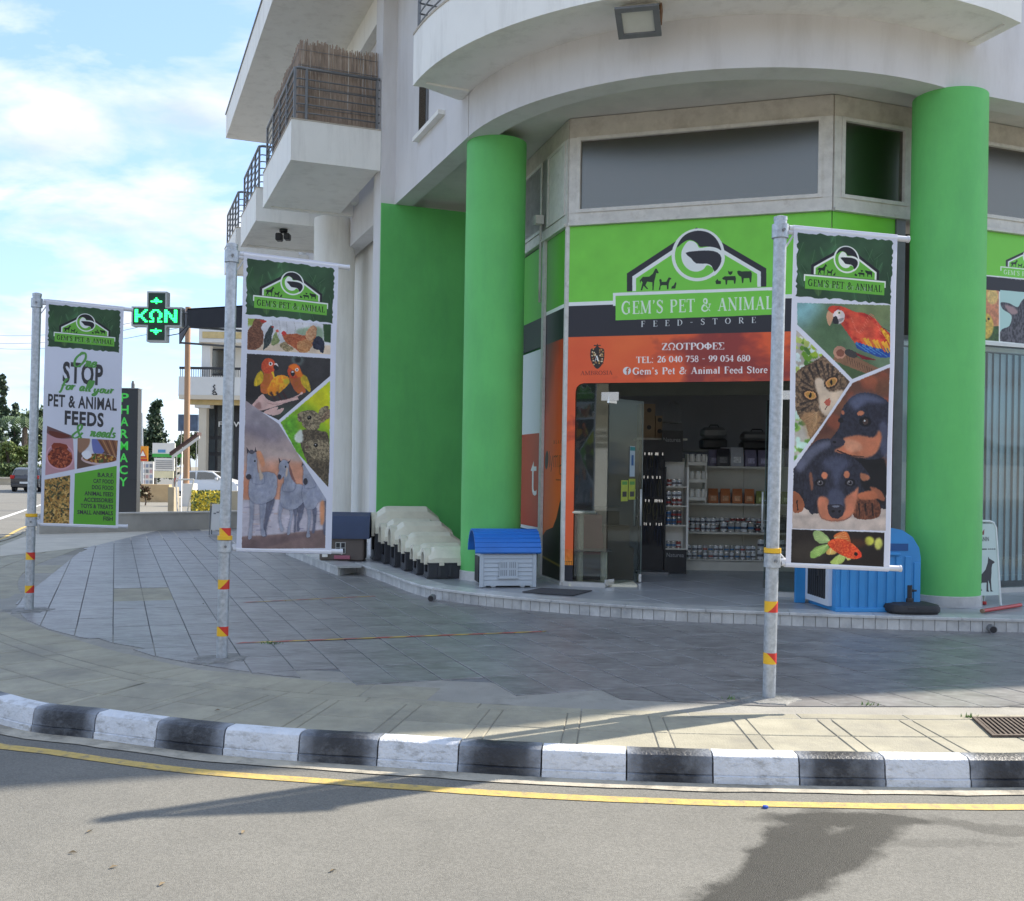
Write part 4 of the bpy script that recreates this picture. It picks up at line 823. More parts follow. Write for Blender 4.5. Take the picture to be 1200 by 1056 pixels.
ZD = 2.97; HT = Z1-ZP
Wm = segM.L
t_l, _ = segM.at(673, 560); t_jamb, _ = segM.at(712, 560)
pf = art_facade(Wm, HT, 300)
cor = [proj(segM.T((0, .012, Z1))), proj(segM.T((Wm, .012, Z1))), proj(segM.T((Wm, .012, ZP))), proj(segM.T((0, .012, ZP)))]
Hpx = homog(cor, [(0, 0), (pf.w, 0), (pf.w, pf.h), (0, pf.h)])
pf.H = Hpx; pf.crop(715, 255, 6)
lf = lambda q: (q[0], q[1]-.036*(q[0]-620))
logo(pf, lf, (228, 244, 224))
serif(pf, 'FEED-STORE', 215, 755, 42, (225, 228, 225), track=1.05, width=810, f=lf)
pf.crop(650, 385, 4.444)
lf2 = lambda q: (q[0], q[1]-.012*(q[0]-600))
serif(pf, 'ΖΩΟΤΡΟΦΕΣ', 556, 112, 36, (246, 240, 236), width=328, bold=1.35, f=lf2)
# crest beside the phone number
for q in [[(222,84),(236,98),(256,104),(258,150),(246,184),(222,206),(200,184),(186,150),(188,104),(208,98)]]: pf.poly([lf2(x) for x in q], (44, 34, 28), 3)
rg = random.Random(5)
for i in range(46): pf.ell(rg.uniform(194, 252), rg.uniform(104, 186)-.01*(-380), 4, 4, rg.choice([(200,160,90),(230,210,170),(120,60,40),(170,120,70)]))
serif(pf, 'A', 206, 166, 30, (250, 250, 245), bold=1.3, f=lf2); pf.line([lf2((204, 84)), lf2((240, 84))], 5, (44, 34, 28), 0); pf.line([lf2((222, 76)), lf2((222, 100))], 5, (44, 34, 28), 0)
serif(pf, 'AMBROSIA', 134, 237, 21, (120, 34, 26), width=168, bold=.8, f=lf2)
serif(pf, 'TEL:', 424, 178, 33, (246, 240, 236), bold=1.3, width=92, f=lf2)
serif(pf, '26 040 758 - 99 054 680', 533, 176, 33, (246, 240, 236), bold=1.3, width=486, f=lf2)
serif(pf, "Gem's Pet & Animal Feed Store", 405, 238, 36, (246, 240, 236), bold=1.3, width=705, f=lf2, track=.02)
# edge fade near the left corner, drawn print only
im_f = pf.image('shop_sign_print')
sign = thing('shop_sign', 'green black and orange shop sign with round logo above the open glass door', 'sign', (F1.x, F1.y, ZD))
# main panel outline: L shape with rounded inner corner
r = .11; x0 = t_l
Lp = [(0.006, .003), (Wm-.004, .003), (Wm-.004, Z1-ZD)]+[(x0+r-r*sin(a), Z1-ZD+r-r*cos(a)) for a in [radians(q) for q in (0, 30, 60, 90)]]+[(x0, HT-.06-.42), (0.006, HT-.06-.42)]
TM = lambda p: segM.T((p[0], p[1], Z1+p[2]))
mbp, uv = panel_mesh(TM, Lp, Wm, HT); m_sign = m_pic('shop_sign_print', im_f)
obj('main_panel', mbp, m_sign, sign, uv=uv)
# ---- mesh lettering
def text_mb(txt, size, width=None, bold=0.0, sx=1.0, shear=0.0, spacing=1.0, font=None):
    c = bpy.data.curves.new('lettering', 'FONT'); c.body = txt; c.size = size; c.offset = bold; c.shear = shear; c.space_character = spacing; c.resolution_u = 3
    o = bpy.data.objects.new('lettering', c); COL.objects.link(o)
    dg = bpy.context.evaluated_depsgraph_get(); me = bpy.data.meshes.new_from_object(o.evaluated_get(dg)); bpy.data.objects.remove(o); bpy.data.curves.remove(c)
    vs = np.array([v.co[:] for v in me.vertices]); fs = [tuple(p.vertices) for p in me.polygons]; bpy.data.meshes.remove(me)
    if width: vs[:, 0] = (vs[:, 0]-vs[:, 0].min())*width/(np.ptp(vs[:, 0])); 
    else: vs[:, 0] = (vs[:, 0]-vs[:, 0].min())*sx
    return vs, fs
def lettering(txt, T, x, y, size, mat, parent, width=None, bold=0, n=.004, align='l', slant=0, **k):
    """T maps (x, n, y_up); baseline start x,y"""
    vs, fs = text_mb(txt, size, width, bold, **k); w_ = vs[:, 0].max()
    ox = x-(w_ if align == 'r' else w_/2 if align == 'c' else 0)
    mb = MB().add([T((ox+a, n, y+b+slant*a)) for a, b, _ in vs], fs)
    return obj('lettering', mb, mat, parent)
m_ltw = M('white_lettering', (.78, .77, .74), .5, .02); m_ltb = M('black_lettering', (.03, .03, .035), .5, .05); m_ltg = M('green_lettering', (.09, .30, .06), .5, .05)
def sign_text(txt, u0, v0, u1, size_px, bold=.004):
    t0, z0 = segM.at(u0, v0); t1, z1 = segM.at(u1, v0-.012*(u1-u0)); k = 12.9/1200
    lettering(txt, lambda p: segM.T((p[0], p[1], p[2])), t0, z0, size_px*k*1.38, m_ltw, sign, width=t1-t0, bold=bold, n=.0145, slant=(z1-z0)/(t1-t0))

t0, z0 = segM.at(735, 434.8); obj('round_icon', MB().prism([(.052*cos(k*pi/12), .052*sin(k*pi/12)) for k in range(24)], 0, .001, T=lambda p: segM.T((t0+p[0], .0135+p[2], z0+p[1]))), m_ltw, sign)
lettering('f', lambda p: segM.T(p), t0-.012, z0-.045, .12, M('orange_letter', (.55, .1, .03), .5), sign, bold=.004, n=.0155)
# left side return panel (side facade, last .92 m) and orange leg with wolf
pS = Pic(300, int(HT*300), GRN); pS.crop(0, 0, 1/300)
pS.poly([(0,0),(1,0),(1,1.02),(0,1.02)],(92,176,54)); pS.poly([(0,1.0),(1,1.0),(1,1.05),(0,1.05)],WHT); pS.poly([(0,1.05),(1,1.05),(1,1.46),(0,1.46)],BLK)
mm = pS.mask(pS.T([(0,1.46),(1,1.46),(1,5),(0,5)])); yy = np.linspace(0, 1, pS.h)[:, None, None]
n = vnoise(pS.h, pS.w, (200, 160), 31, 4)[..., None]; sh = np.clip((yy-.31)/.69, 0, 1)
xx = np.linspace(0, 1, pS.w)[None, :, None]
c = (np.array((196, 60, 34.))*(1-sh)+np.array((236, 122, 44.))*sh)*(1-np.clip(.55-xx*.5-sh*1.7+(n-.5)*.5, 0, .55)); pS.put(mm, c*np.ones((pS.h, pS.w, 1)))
wy = lambda q: [(x, 3.62+(y-2.9)*.62) for x, y in q]
pS.poly([(.0,4.14),(.15,4.06),(.45,4.0),(.6,3.86),(.72,3.66),(.80,3.58),(.84,3.52),(.87,3.60),(.88,3.70),(.86,3.9),(.8,4.1),(.77,4.36),(.0,4.38)],(38,34,32))
pS.poly([(0,4.36),(1,4.34),(1,4.8),(0,4.8)],(40,38,30),f=2); pS.poly([(0,4.42),(1,4.5),(1,4.53),(0,4.45)],(140,124,50),f=2)
serif(pS, 'BLACK', .42, 2.86, .045, (60, 30, 20), track=.5, width=.45)
pS.ell(.13, 3.08, .075, .13, (52, 40, 32), 8, f=1)
for q in ([(.24,2.16),(.26,2.38)],[(.30,2.22),(.33,2.36)],[(.40,2.22),(.33,2.44)],[(.45,2.38),(.45,2.22)],[(.45,2.24),(.53,2.22),(.54,2.38)],[(.54,2.24),(.62,2.22),(.63,2.38)],[(.69,2.46),(.69,2.22),(.78,2.24),(.78,2.34),(.70,2.37)],[(.83,2.22),(.84,2.36),(.91,2.36),(.92,2.22)],[(1.0,2.23),(.955,2.25),(.99,2.33),(.95,2.37)]):
    pS.line([(x, y+.8) for x, y in q], .018, (52, 34, 28), 0)
pS.line([(.7, 3.27), (.95, 3.27)], .01, (52, 34, 28), 0); pS.line([(.55, 3.35), (.95, 3.35)], .01, (52, 34, 28), 0)
TSd = lambda p: segS.T((LS-.90+p[0], p[1], Z1+p[2]))
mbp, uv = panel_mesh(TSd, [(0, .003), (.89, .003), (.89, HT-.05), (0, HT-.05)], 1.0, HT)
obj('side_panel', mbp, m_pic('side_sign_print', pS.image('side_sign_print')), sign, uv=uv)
# orange to black foot of the main leg
pL = Pic(60, 300, (236, 120, 40)); pL.crop(0, 0, 1)
yy = np.linspace(0, 1, 300)[:, None, None]; pL.a = np.array((238, 116, 44.))*(1-yy)+np.array((240, 176, 40.))*yy+np.zeros((300, 60, 3))
pL.a += (vnoise(300, 60, (50, 20), 2)[..., None]-.5)*50
P = [(0, 300), (0, 150)]; rg = random.Random(2)
for i in range(7): P += [(i*9+2, 150-rg.uniform(10, 50)), (i*9+6, 150)]
pL.poly([(0, 150), (60, 150), (60, 300), (0, 300)], (36, 38, 48)); 
for i in range(5): pL.line([(6+i*11, 150), (8+i*11, 120)], 2, (80, 60, 20), 0); pL.ell(8+i*11, 116, 3, 5, (80, 60, 20))
TL = lambda p: segM.T((p[0], p[1], ZP+.48+p[2]))
mbp, uv = panel_mesh(TL, [(0.006, 0.001), (x0, 0.001), (x0, .42), (0.006, .42)], x0, .42); obj('leg_panel', mbp, m_pic('leg_print', pL.image('leg_print')), sign, uv=uv)
# ---- right facet / right facade panels
WR = .96
pR = art_facade(WR, HT, 240); 
TR = lambda p: segR.T((p[0], p[1], Z1+p[2]))
mbp, uv = panel_mesh(TR, [(0.004, .003), (WR, .003), (WR, HT-.06), (WR-.14, HT-.06), (WR-.14, Z1-ZD), (0.004, Z1-ZD)], WR, HT)
obj('right_panel', mbp, m_pic('right_facet_print', pR.image('right_facet_print')), sign, uv=uv)
tA, _ = segR.at(1140, 400); tB = tA+3.6; WS = tB-tA; ZRb = segR.at(1175, 402)[1]; HS = Z1-ZRb
pR2 = Pic(int(WS*260), int(HS*260), GRN)
cor = [proj(segR.T((tA, .012, Z1))), proj(segR.T((tB, .012, Z1))), proj(segR.T((tB, .012, ZRb))), proj(segR.T((tA, .012, ZRb)))]
pR2.H = homog(cor, [(0, 0), (pR2.w, 0), (pR2.w, pR2.h), (0, pR2.h)]); pR2.crop(1040, 200, 4.0625)
pR2.poly([(380,488),(1700,610),(1700,1300),(380,1300)],WHT); pR2.poly([(380,494),(1700,620),(1700,700),(380,558)],BLK)
m = pR2.poly([(380,560),(530,572),(530,812),(380,800)],(222,170,110)); pR2.clip = m
pR2.poly([(380,740),(530,740),(530,820),(380,820)],(60,90,40),tex=.4,ts=8)
for q,c in (((470,610,50,60),(236,180,100)),((510,650,50,90),(230,150,110)),((470,740,34,60),(240,200,90)),((440,620,30,50),(236,160,80)),((500,600,26,36),(250,210,130))):
    k = pR2.ell(*q, c, f=2); pR2.fur(k, c, tuple(x*.72 for x in c), (7, 7), 4, .6)
pR2.line([(455,720),(462,700),(470,720)],6,(90,60,40)); pR2.ell(482,706,6,6,(20,20,20)); pR2.clip = None
m = pR2.poly([(536,568),(1100,620),(1100,870),(536,812)],(186,220,214)); pR2.clip = m
k = pR2.poly([(540,628),(580,632),(620,650),(640,620),(680,600),(800,620),(860,700),(860,900),(536,900),(536,770),(580,740),(590,690),(550,660)],(58,56,64),4); pR2.fur(k,(44,42,50),(112,108,116),(9,5),4,.8)
pR2.poly([(556,640),(600,650),(622,676),(590,684)],(170,140,140),3,f=2); pR2.clip = None
lfR = lambda q: (538+(q[0]-20)*.258, 455+(q[1]-508)*.235+(q[0]-20)*.258*.10)
logo(pR2, lfR, (228, 244, 224)); serif(pR2, 'FEED-STORE', 215, 752, 40, (220, 224, 222), track=1.0, width=760, f=lfR)
rsign = thing('shop_sign', 'right hand sign with kitten and chicks photographs above the window blinds', 'sign', tuple(segR.T((tA, 0, ZRb))))
mbp, uv = panel_mesh(lambda p: segR.T((tA+p[0], p[1], Z1+p[2])), [(0, .003), (WS, .003), (WS, HS), (0, HS)], WS, HS); obj('panel', mbp, m_pic('right_sign_print', pR2.image('right_sign_print')), rsign, uv=uv)
obj('trim', segR.box(tA, tB, ZRb-.045, ZRb-.002, 0, .03), M('white_trim', (.7, .7, .68), .5), rsign)
# ---- right window with vertical blinds
obj('pane', segR.box(1.12, 5.6, ZP+.06, ZRb-.05, -.02, -.01), m_glass, shopfront)
obj('sill', segR.box(.98, 5.6, ZP, ZP+.06, -.06, .05), m_sill, shopfront)
obj('mullion', segR.box(.97, 1.11, ZP, Z1, -.06, .03), m_gmet, shopfront)
bl = thing('vertical_blind', 'pale blue grey vertical window blind behind the glass right of the green column', 'window blind', tuple(segR.T((1.2, -.2, ZRb))))
obj('headrail', segR.box(1.15, 5.5, ZRb-.1, ZRb-.04, -.22, -.14), m_white, bl)
sl = MB().box(-.062, .062, -.003, .003, -(ZRb-.15-ZP-.1), 0); me = mesh_of('slat', sl, M('blind_fabric', (.50, .60, .64), .8, .04, 3))
for i in range(36):
    s = obj('slat', me, None, bl, world=False); P = segR.T((1.22+i*.118, -.18, ZRb-.12)); s.parent = bl; s.location = P-bl.location; s.rotation_euler = (0, 0, TH+radians(18+random.uniform(-5, 5)))
obj('bottom_chain', segR.box(1.2, 5.4, ZP+.20, ZP+.205, -.184, -.178), m_white, bl)
# ---- side facade glazing beyond the corner panel
def frame_strip(seg, t0, t1, z0, z1, mat=m_alu, name='mullion', n0=-.05, n1=.05): return obj(name, seg.box(t0, t1, z0, z1, n0, n1), mat, shopfront)
frame_strip(segS, LS-.99, LS-.905, ZP, Z1); frame_strip(segS, LS-1.10, LS-1.00, ZP, Z1, n1=.02)
frame_strip(segS, LS-2.9, LS-2.8, ZP, Z1); frame_strip(segS, .0, .10, ZP, Z1); frame_strip(segS, .12, .2, ZP, Z1, m_gmet)
frame_strip(segS, .2, LS-1.1, ZP, ZP+.08, name='sill')
obj('pane', segS.box(.2, LS-2.9, ZP+.08, Z1, -.01, 0), m_glass, shopfront); obj('pane', segS.box(LS-2.8, LS-1.1, ZP+.08, Z1, -.01, 0), m_glass, shopfront)
obj('sill', segS.box(LS-.9, LS+.02, ZP, ZP+.045, -.05, .06), m_sill, shopfront)
sp = thing('window_poster', 'tall window poster with red block and white letter t beside the green column', 'poster', tuple(segS.T((LS-1.7, 0, 1.0))))
obj('white_sheet', segS.box(LS-2.78, LS-1.12, .95, 3.55, .002, .006), M('white_vinyl', (.72, .73, .75), .4, .02), sp)
obj('red_block', segS.box(LS-2.78, LS-1.16, 1.0, 2.35, .006, .009), M('red_vinyl', (.50, .065, .045), .4, .04), sp)
lettering('t', lambda p: segS.T(p), LS-1.53, 1.45, .95, m_ltw, sp, bold=-.006, n=.0105)
obj('green_band', segS.box(LS-2.78, LS-1.12, 4.0, Z1-.02, .002, .006), M('green_vinyl', (.13, .47, .07), .4, .03), sp)
obj('black_band', segS.box(LS-2.78, LS-1.12, 3.58, 4.0, .002, .006), m_ltb, sp)
# detector box with conduit and small bracket
P = segS.T((LS-1.02, .08, 5.0)); q = G(626, 236, 5.2)
jb = thing('junction_box', 'small grey junction box with cable conduit beside the corner window frame', 'junction box', tuple(P))
obj('housing', segS.box(LS-1.1, LS-.98, 5.3, 5.42, .04, .16), m_alu, jb); obj('conduit', MB().path([segS.T((LS-1.04, .07, z)) for z in (5.3, 5.0, 4.6, 4.2)], .018), m_alu, jb, smooth=True)
sb = thing('shutter_bracket', 'small steel shutter bracket high on the frame right of the green wall', 'bracket', tuple(A(3.8, -1.5, 3.9)))
obj('plate', MB().box(3.74, 3.87, -1.62, -1.50, 3.95, 4.10, TA), m_gmet, sb); obj('arm', MB().box(3.60, 3.74, -1.59, -1.53, 4.0, 4.05, TA), m_gmet, sb)
# ---- entrance: sidelight, door leaves, transom
ZT = 2.80
tj = t_jamb; tR, _ = segM.at(912, 560)
obj('pane', segM.box(t_l-.01, tj-.01, ZP+.06, ZD, -.03, -.02), m_sideg, shopfront)
obj('transom', segM.box(tj, tR, ZT, ZD, -.03, -.02), m_doorg, shopfront)
obj('pane', segM.box(tR+.01, Wm-.02, ZP+.06, ZD, -.03, -.02), m_doorg, shopfront)
obj('threshold', segM.box(0, tj-.0, ZP, ZP+.055, -.09, .05), m_sill, shopfront); obj('threshold', segM.box(tR, Wm, ZP, ZP+.055, -.09, .05), m_sill, shopfront)
obj('pane', segR.box(.02, .96-.14, ZP+.06, ZD, -.03, -.02), m_doorg, shopfront); obj('threshold', segR.box(0, .97, ZP, ZP+.055, -.09, .05), m_sill, shopfront)
def leaf(t_h, sgn, ang, label):
    """frameless glass leaf hinged at t_h; opens inwards"""
    h = segM.T((t_h, -.02, ZP)); W = .82
    base = atan2(segM.t.y*sgn, segM.t.x*sgn); o = thing('glass_door', label, 'door', tuple(h), base+(ang if sgn > 0 else -ang))
    obj('pane', MB().box(.01, W, -.005, .005, .015, ZT-ZP-.02), m_doorg, o, world=False)
    for z0, z1 in ((0.012, .10), (ZT-ZP-.09, ZT-ZP-.01)): obj('patch_fitting', MB().box(-.02, .16, -.014, .014, z0, z1), m_chrome, o, world=False)
    obj('lock', MB().box(W-.07, W-.005, -.016, .016, .012, .12), m_chrome, o, world=False)
    for s in (-1, 1):
        hb = MB().tube((W-.10, s*.05, .78), (W-.10, s*.05, 1.28), .013, 10)
        hn = obj('handle', hb, M('satin_steel', (.72, .72, .70), .35, .03, metal=.25), o, smooth=True, world=False)
        hb2 = MB()
        for z in (.9, 1.16): hb2.tube((W-.10, s*.005, z), (W-.10, s*.05, z), .008, 8)
        obj('standoff', hb2, m_chrome, hn, world=False)
    obj('edge', MB().box(W, W+.004, -.005, .005, .015, ZT-ZP-.02), M('glass_edge', (.45, .55, .52), .2), o, world=False)
    return o
dl = leaf(tj, 1, radians(68), 'open left glass door leaf with yellow stickers and tall bar handle')
dr = leaf(tR, -1, radians(75), 'open right glass door leaf behind the macaw banner pole')
# bracket on the transom
for t in (tj, tR): obj('hinge_bracket', segM.box(t-.10, t+.13, ZT-.06, ZT+.05, -.04, .0), m_chrome, shopfront)
st = thing('door_sticker', 'pair of yellow green notices taped to the left glass door', 'notice', (0, 0, 0))
def DT(p): return dl.matrix_basis @ Vector(p)
obj('notice', MB().box(.30, .46, -.010, -.006, 1.12, 1.40, DT), M('yellow_paper', (.45, .50, .06), .6, .1, 14, dirt=(.2, .35, .1), dirt_scale=18), st)
obj('notice', MB().box(.48, .64, -.010, -.006, 1.14, 1.42, DT), M('yellow_paper', (.45, .5, .06)), st)
for x in (.30, .48):
    obj('heading', MB().box(x+.02, x+.14, -.0115, -.0105, 1.34, 1.385, DT), m_ltg, st); obj('text_block', MB().box(x+.03, x+.13, -.0115, -.0105, 1.18, 1.25, DT), m_ltb, st)
s2 = thing('door_sticker', 'narrow blue and white hygiene notice above the yellow stickers', 'notice', (0, 0, 0))
obj('sheet', MB().box(.50, .62, -.010, -.006, 1.45, 1.86, DT), M('pale_blue_paper', (.45, .55, .6), .6, .05), s2); obj('blue_symbol', MB().box(.535, .585, -.0115, -.0105, 1.60, 1.74, DT), M('blue_ink', (.03, .12, .3), .6), s2); obj('heading', MB().box(.50, .62, -.0115, -.0105, 1.80, 1.85, DT), M('teal_ink', (.03, .25, .25), .6), s2)
for o_ in (st, s2):
    off = DT((.48, 0, 1.2))
    for ch in o_.children: ch.matrix_parent_inverse = Matrix.Translation(-off)
    o_.location = off
# ---- interior shell
inn = [segS.T((.1, -.2, 0)), segS.T((LS-.05, -.15, 0)), segM.T((.1, -.12, 0)), segM.T((Wm, -.12, 0)), segR.T((.2, -.25, 0)), segR.T((8, -.25, 0)), segR.T((8, -6.4, 0)), A(8.0, -1.9)]
room = building
obj('interior_back_wall', MB().box(0, 14, 0, .1, ZP, ZS, frame((-1.0, 18.9, 0), (1, .02))), M('interior_wall', (.22, .22, .23), .8, .05), building)
obj('interior_ceiling', MB().prism([(p.x, p.y) for p in (segS.T((.1, -.1, 0)), segS.T((LS-.1, -.1, 0)), segM.T((.12, -.08, 0)), segM.T((Wm-.1, -.08, 0)), segR.T((8, -.1, 0)), segR.T((8, -7, 0)), Vector((-1.0, 19, 0)))], 3.55, 3.62), M('interior_ceiling', (.2, .2, .2), .9), building)
# ------------------------------------------------------------------ kerb line and ground
def inside(p, poly):
    x, y = p[0], p[1]; c = False; n = len(poly)
    for i in range(n):
        ax, ay = poly[i][0], poly[i][1]; bx, by = poly[(i+1) % n][0], poly[(i+1) % n][1]
        if (ay > y) != (by > y) and x < (bx-ax)*(y-ay)/(by-ay)+ax: c = not c
    return c
def resample(P, step):
    P = [Vector(p) for p in P]; out = [P[0].copy()]; d = 0; i = 0; cur = P[0].copy()
    while i < len(P)-1:
        seg = P[i+1]-cur; l = seg.length
        if d+l >= step: cur = cur+seg*((step-d)/l); out.append(cur.copy()); d = 0
        else: d += l; i += 1; cur = P[i].copy()
    return out
kp = [(-15.5,36),(-13.4,29),(-11.2,22.8),(-10.3,19),(-9.5,15.5),(-8.3,12.6),(-6.8,10.3),(-5.1,8.4)]
kp += [tuple(G(u, v, 0)[:2]) for u, v in ((0,850),(110,867),(258,886),(430,898.5),(628,911.5),(826,919.3),(1034,923.3),(1200,924))]
kp += [(4.2,6.08),(5.6,6.35),(7.6,6.9),(10.5,8.0),(16,10.4)]
KC = [Vector((x, y, 0)) for x, y in catmull(kp, 12, False)]
KR = resample(KC, .1)
# phase so that a block joint falls at u=628
jx = G(628, 911.5, 0); i0 = min(range(len(KR)), key=lambda i: (KR[i]-jx).length) % 5
def off(i, o, z=0):
    i = max(0, min(len(KR)-1, i)); t = (KR[min(i+1, len(KR)-1)]-KR[max(i-1, 0)]).normalized(); return KR[i]+Vector((-t.y, t.x, 0))*o+Vector((0, 0, z))
ground = struct('ground', MB().add([(-1500,-1500,-.02),(1500,-1500,-.02),(1500,1500,-.02),(-1500,1500,-.02)], [(0,1,2,3)]), M('dry_ground', (.24, .21, .15), .95, .2, .2))
# road, dense only by material
def m_road():
    m = m_asph.copy(); m.name = 'road_asphalt'; nt = m.node_tree; L = nt.links; b = [n for n in nt.nodes if n.type == 'BSDF_PRINCIPLED'][0]
    src = b.inputs['Base Color'].links[0].from_socket
    g = nn(nt, 'ShaderNodeNewGeometry'); 
    # fine aggregate
    v = nn(nt, 'ShaderNodeTexVoronoi'); v.inputs['Scale'].default_value = 110; L.new(g.outputs['Position'], v.inputs['Vector'])
    mr = nn(nt, 'ShaderNodeMapRange'); mr.inputs[1].default_value = 0; mr.inputs[2].default_value = 1; mr.inputs[3].default_value = .84; mr.inputs[4].default_value = 1.16
    sp = nn(nt, 'ShaderNodeSeparateColor'); L.new(v.outputs['Color'], sp.inputs[0]); L.new(sp.outputs[0], mr.inputs[0])
    s = nn(nt, 'ShaderNodeVectorMath', operation='SCALE'); L.new(src, s.inputs[0]); L.new(mr.outputs[0], s.inputs['Scale'])
    # wet patch running from the gutter towards the right foreground: distorted capsule fields
    n = nn(nt, 'ShaderNodeTexNoise'); n.inputs['Scale'].default_value = 1.6; n.inputs['Detail'].default_value = 8; n.inputs['Roughness'].default_value = .68; L.new(g.outputs['Position'], n.inputs['Vector'])
    nv = nn(nt, 'ShaderNodeVectorMath', operation='SUBTRACT'); L.new(n.outputs['Color'], nv.inputs[0]); nv.inputs[1].default_value = (.5, .5, .5)
    ns = nn(nt, 'ShaderNodeVectorMath', operation='SCALE'); ns.inputs['Scale'].default_value = .5; L.new(nv.outputs[0], ns.inputs[0])
    pa = nn(nt, 'ShaderNodeVectorMath', operation='ADD'); L.new(g.outputs['Position'], pa.inputs[0]); L.new(ns.outputs[0], pa.inputs[1])
    tot = None
    for (ux, uy, rx, ry, ang, wt) in WET:
        c = G(ux, uy, 0); mp = nn(nt, 'ShaderNodeMapping'); mp.vector_type = 'TEXTURE'; mp.inputs['Location'].default_value = c; mp.inputs['Rotation'].default_value = (0, 0, radians(ang)); mp.inputs['Scale'].default_value = (rx, ry, 5)
        L.new(pa.outputs[0], mp.inputs[0]); ln = nn(nt, 'ShaderNodeVectorMath', operation='LENGTH'); L.new(mp.outputs[0], ln.inputs[0])
        r = nn(nt, 'ShaderNodeMapRange'); r.inputs[1].default_value = 1.15; r.inputs[2].default_value = .75; r.inputs[3].default_value = 0; r.inputs[4].default_value = wt; L.new(ln.outputs['Value'], r.inputs[0])
        if tot is None: tot = r.outputs[0]
        else:
            a = nn(nt, 'ShaderNodeMath', operation='MAXIMUM'); L.new(tot, a.inputs[0]); L.new(r.outputs[0], a.inputs[1]); tot = a.outputs[0]
    d = nn(nt, 'ShaderNodeMixRGB'); d.blend_type = 'MIX'; L.new(tot, d.inputs[0]); L.new(s.outputs[0], d.inputs[1])
    dk = nn(nt, 'ShaderNodeVectorMath', operation='SCALE'); L.new(s.outputs[0], dk.inputs[0]); dk.inputs['Scale'].default_value = .27; L.new(dk.outputs[0], d.inputs[2])
    L.new(d.outputs[0], b.inputs['Base Color'])
    rr = nn(nt, 'ShaderNodeMapRange'); rr.inputs[3].default_value = .88; rr.inputs[4].default_value = .55; L.new(tot, rr.inputs[0]); L.new(rr.outputs[0], b.inputs['Roughness'])
    return m
def wline(u0, v0, u1, v1, wd, wt=1):
    a_, b_ = G(u0, v0, 0), G(u1, v1, 0); c_ = (a_+b_)/2; pu, pv = proj(c_); return (pu, pv, (b_-a_).length*.58, wd, math.degrees(atan2((b_-a_).y, (b_-a_).x)), wt)
WET = [wline(1040, 960, 850, 1075, .20), wline(960, 953, 800, 1110, .17), wline(900, 958, 1090, 962, .10), wline(1080, 958, 1230, 975, .09, .6), wline(1000, 995, 1180, 985, .06, .35)]
road = struct('road', MB().add([(-120,-60,0),(60,-60,0),(60,13,0),(-6,260,0),(-120,260,0)], [(0,1,2,3,4)]), m_road())
# paved base inside the kerb
inner = [off(i, .10) for i in range(0, len(KR), 3)]
padpoly = [(p.x, p.y) for p in inner]+[(30, 14), (30, 60), (-18, 60)]
base = struct('pavement', MB().prism(padpoly, -.05, .1448), m_joint)
gut = MB(); N = len(KR)
def strip(o0, o1, z, wob=0):
    vs = []; rg = random.Random(3)
    for i in range(0, N, 2): vs += [off(i, o0+rg.uniform(-wob, wob), z), off(i, o1, z)]
    k = len(vs)//2; return MB().add(vs, [(2*i, 2*i+2, 2*i+3, 2*i+1) for i in range(k-1)])
struct('gutter', strip(-.14, .05, .006, .012), M('gutter_concrete', (.42, .38, .30), .85, .15, 8, bump=.4, bscale=80, dirt=(.09, .085, .07), dirt_scale=3, dirt_amt=.85))
struct('yellow_line', strip(-.385, -.29, .004, .004), m_yel)
# kerb blocks
kerb = struct('kerb', strip(.02, .16, .12), m_joint)
i = i0+5; nb = 0
jn = round((min(range(N), key=lambda k: (KR[k]-jx).length)-i0)/5)
idx = 0
for i in range(i0, N-5, 5):
    k = (i-i0)//5
    if KR[i].y > 24 and KR[i].x < 0: continue
    mb = MB(); rings = []
    for j in (0, 1, 2, 3, 4, 5):
        e = .005 if j == 0 else (-.005 if j == 5 else 0)
        t = (off(i+j+1, 0)-off(i+j-1, 0)).normalized(); dz = random.uniform(-.0015, .0015)
        P = [(0, -.02), (.002, .046), (.016, .050), (.012, .056), (.020, .125), (.032, .155), (.055, .168), (.15, .168), (.15, -.02)]
        rings.append([off(i+j, o, z+dz)+t*e for o, z in P])
    mb.loft(rings)
    # the block right of the joint at u=628 is white
    o = obj('kerb_block', mb, (m_kw if (k-jn) % 2 == 0 else m_kbo) if not (KR[i].y > 15 and KR[i].x < 0) else m_pave, kerb, smooth=True, auto=30)
    at_ = o.data.attributes.new('overspray', 'FLOAT', 'POINT'); n8 = len(P); at_.data.foreach_set('value', [(1.0 if (q//n8) in (0, 5) else .12 if (q//n8) in (1, 4) else 0.0) for q in range(len(o.data.vertices))])
# ------------------------------------------------------------------ plaza
plz = [(280,600),(160,628),(110,640),(90,650),(50,682),(18,703),(19,714),(32,727),(58,738),(93,747),(133,754),(180,769),(227,778),(280,786),(333,793),(443,799),(510,807),(610,811),(677,817),(733,820),(800,823),(900,828),(1050,828.5),(1200,829),(1330,834)]
PZ = [G(u, v, ZW) for u, v in plz]+[Vector((9, 8.6, 0)), Vector((14, 12, 0)), Vector((14, 30, 0))]
PZ2 = [(p[0], p[1]) for p in PZ]
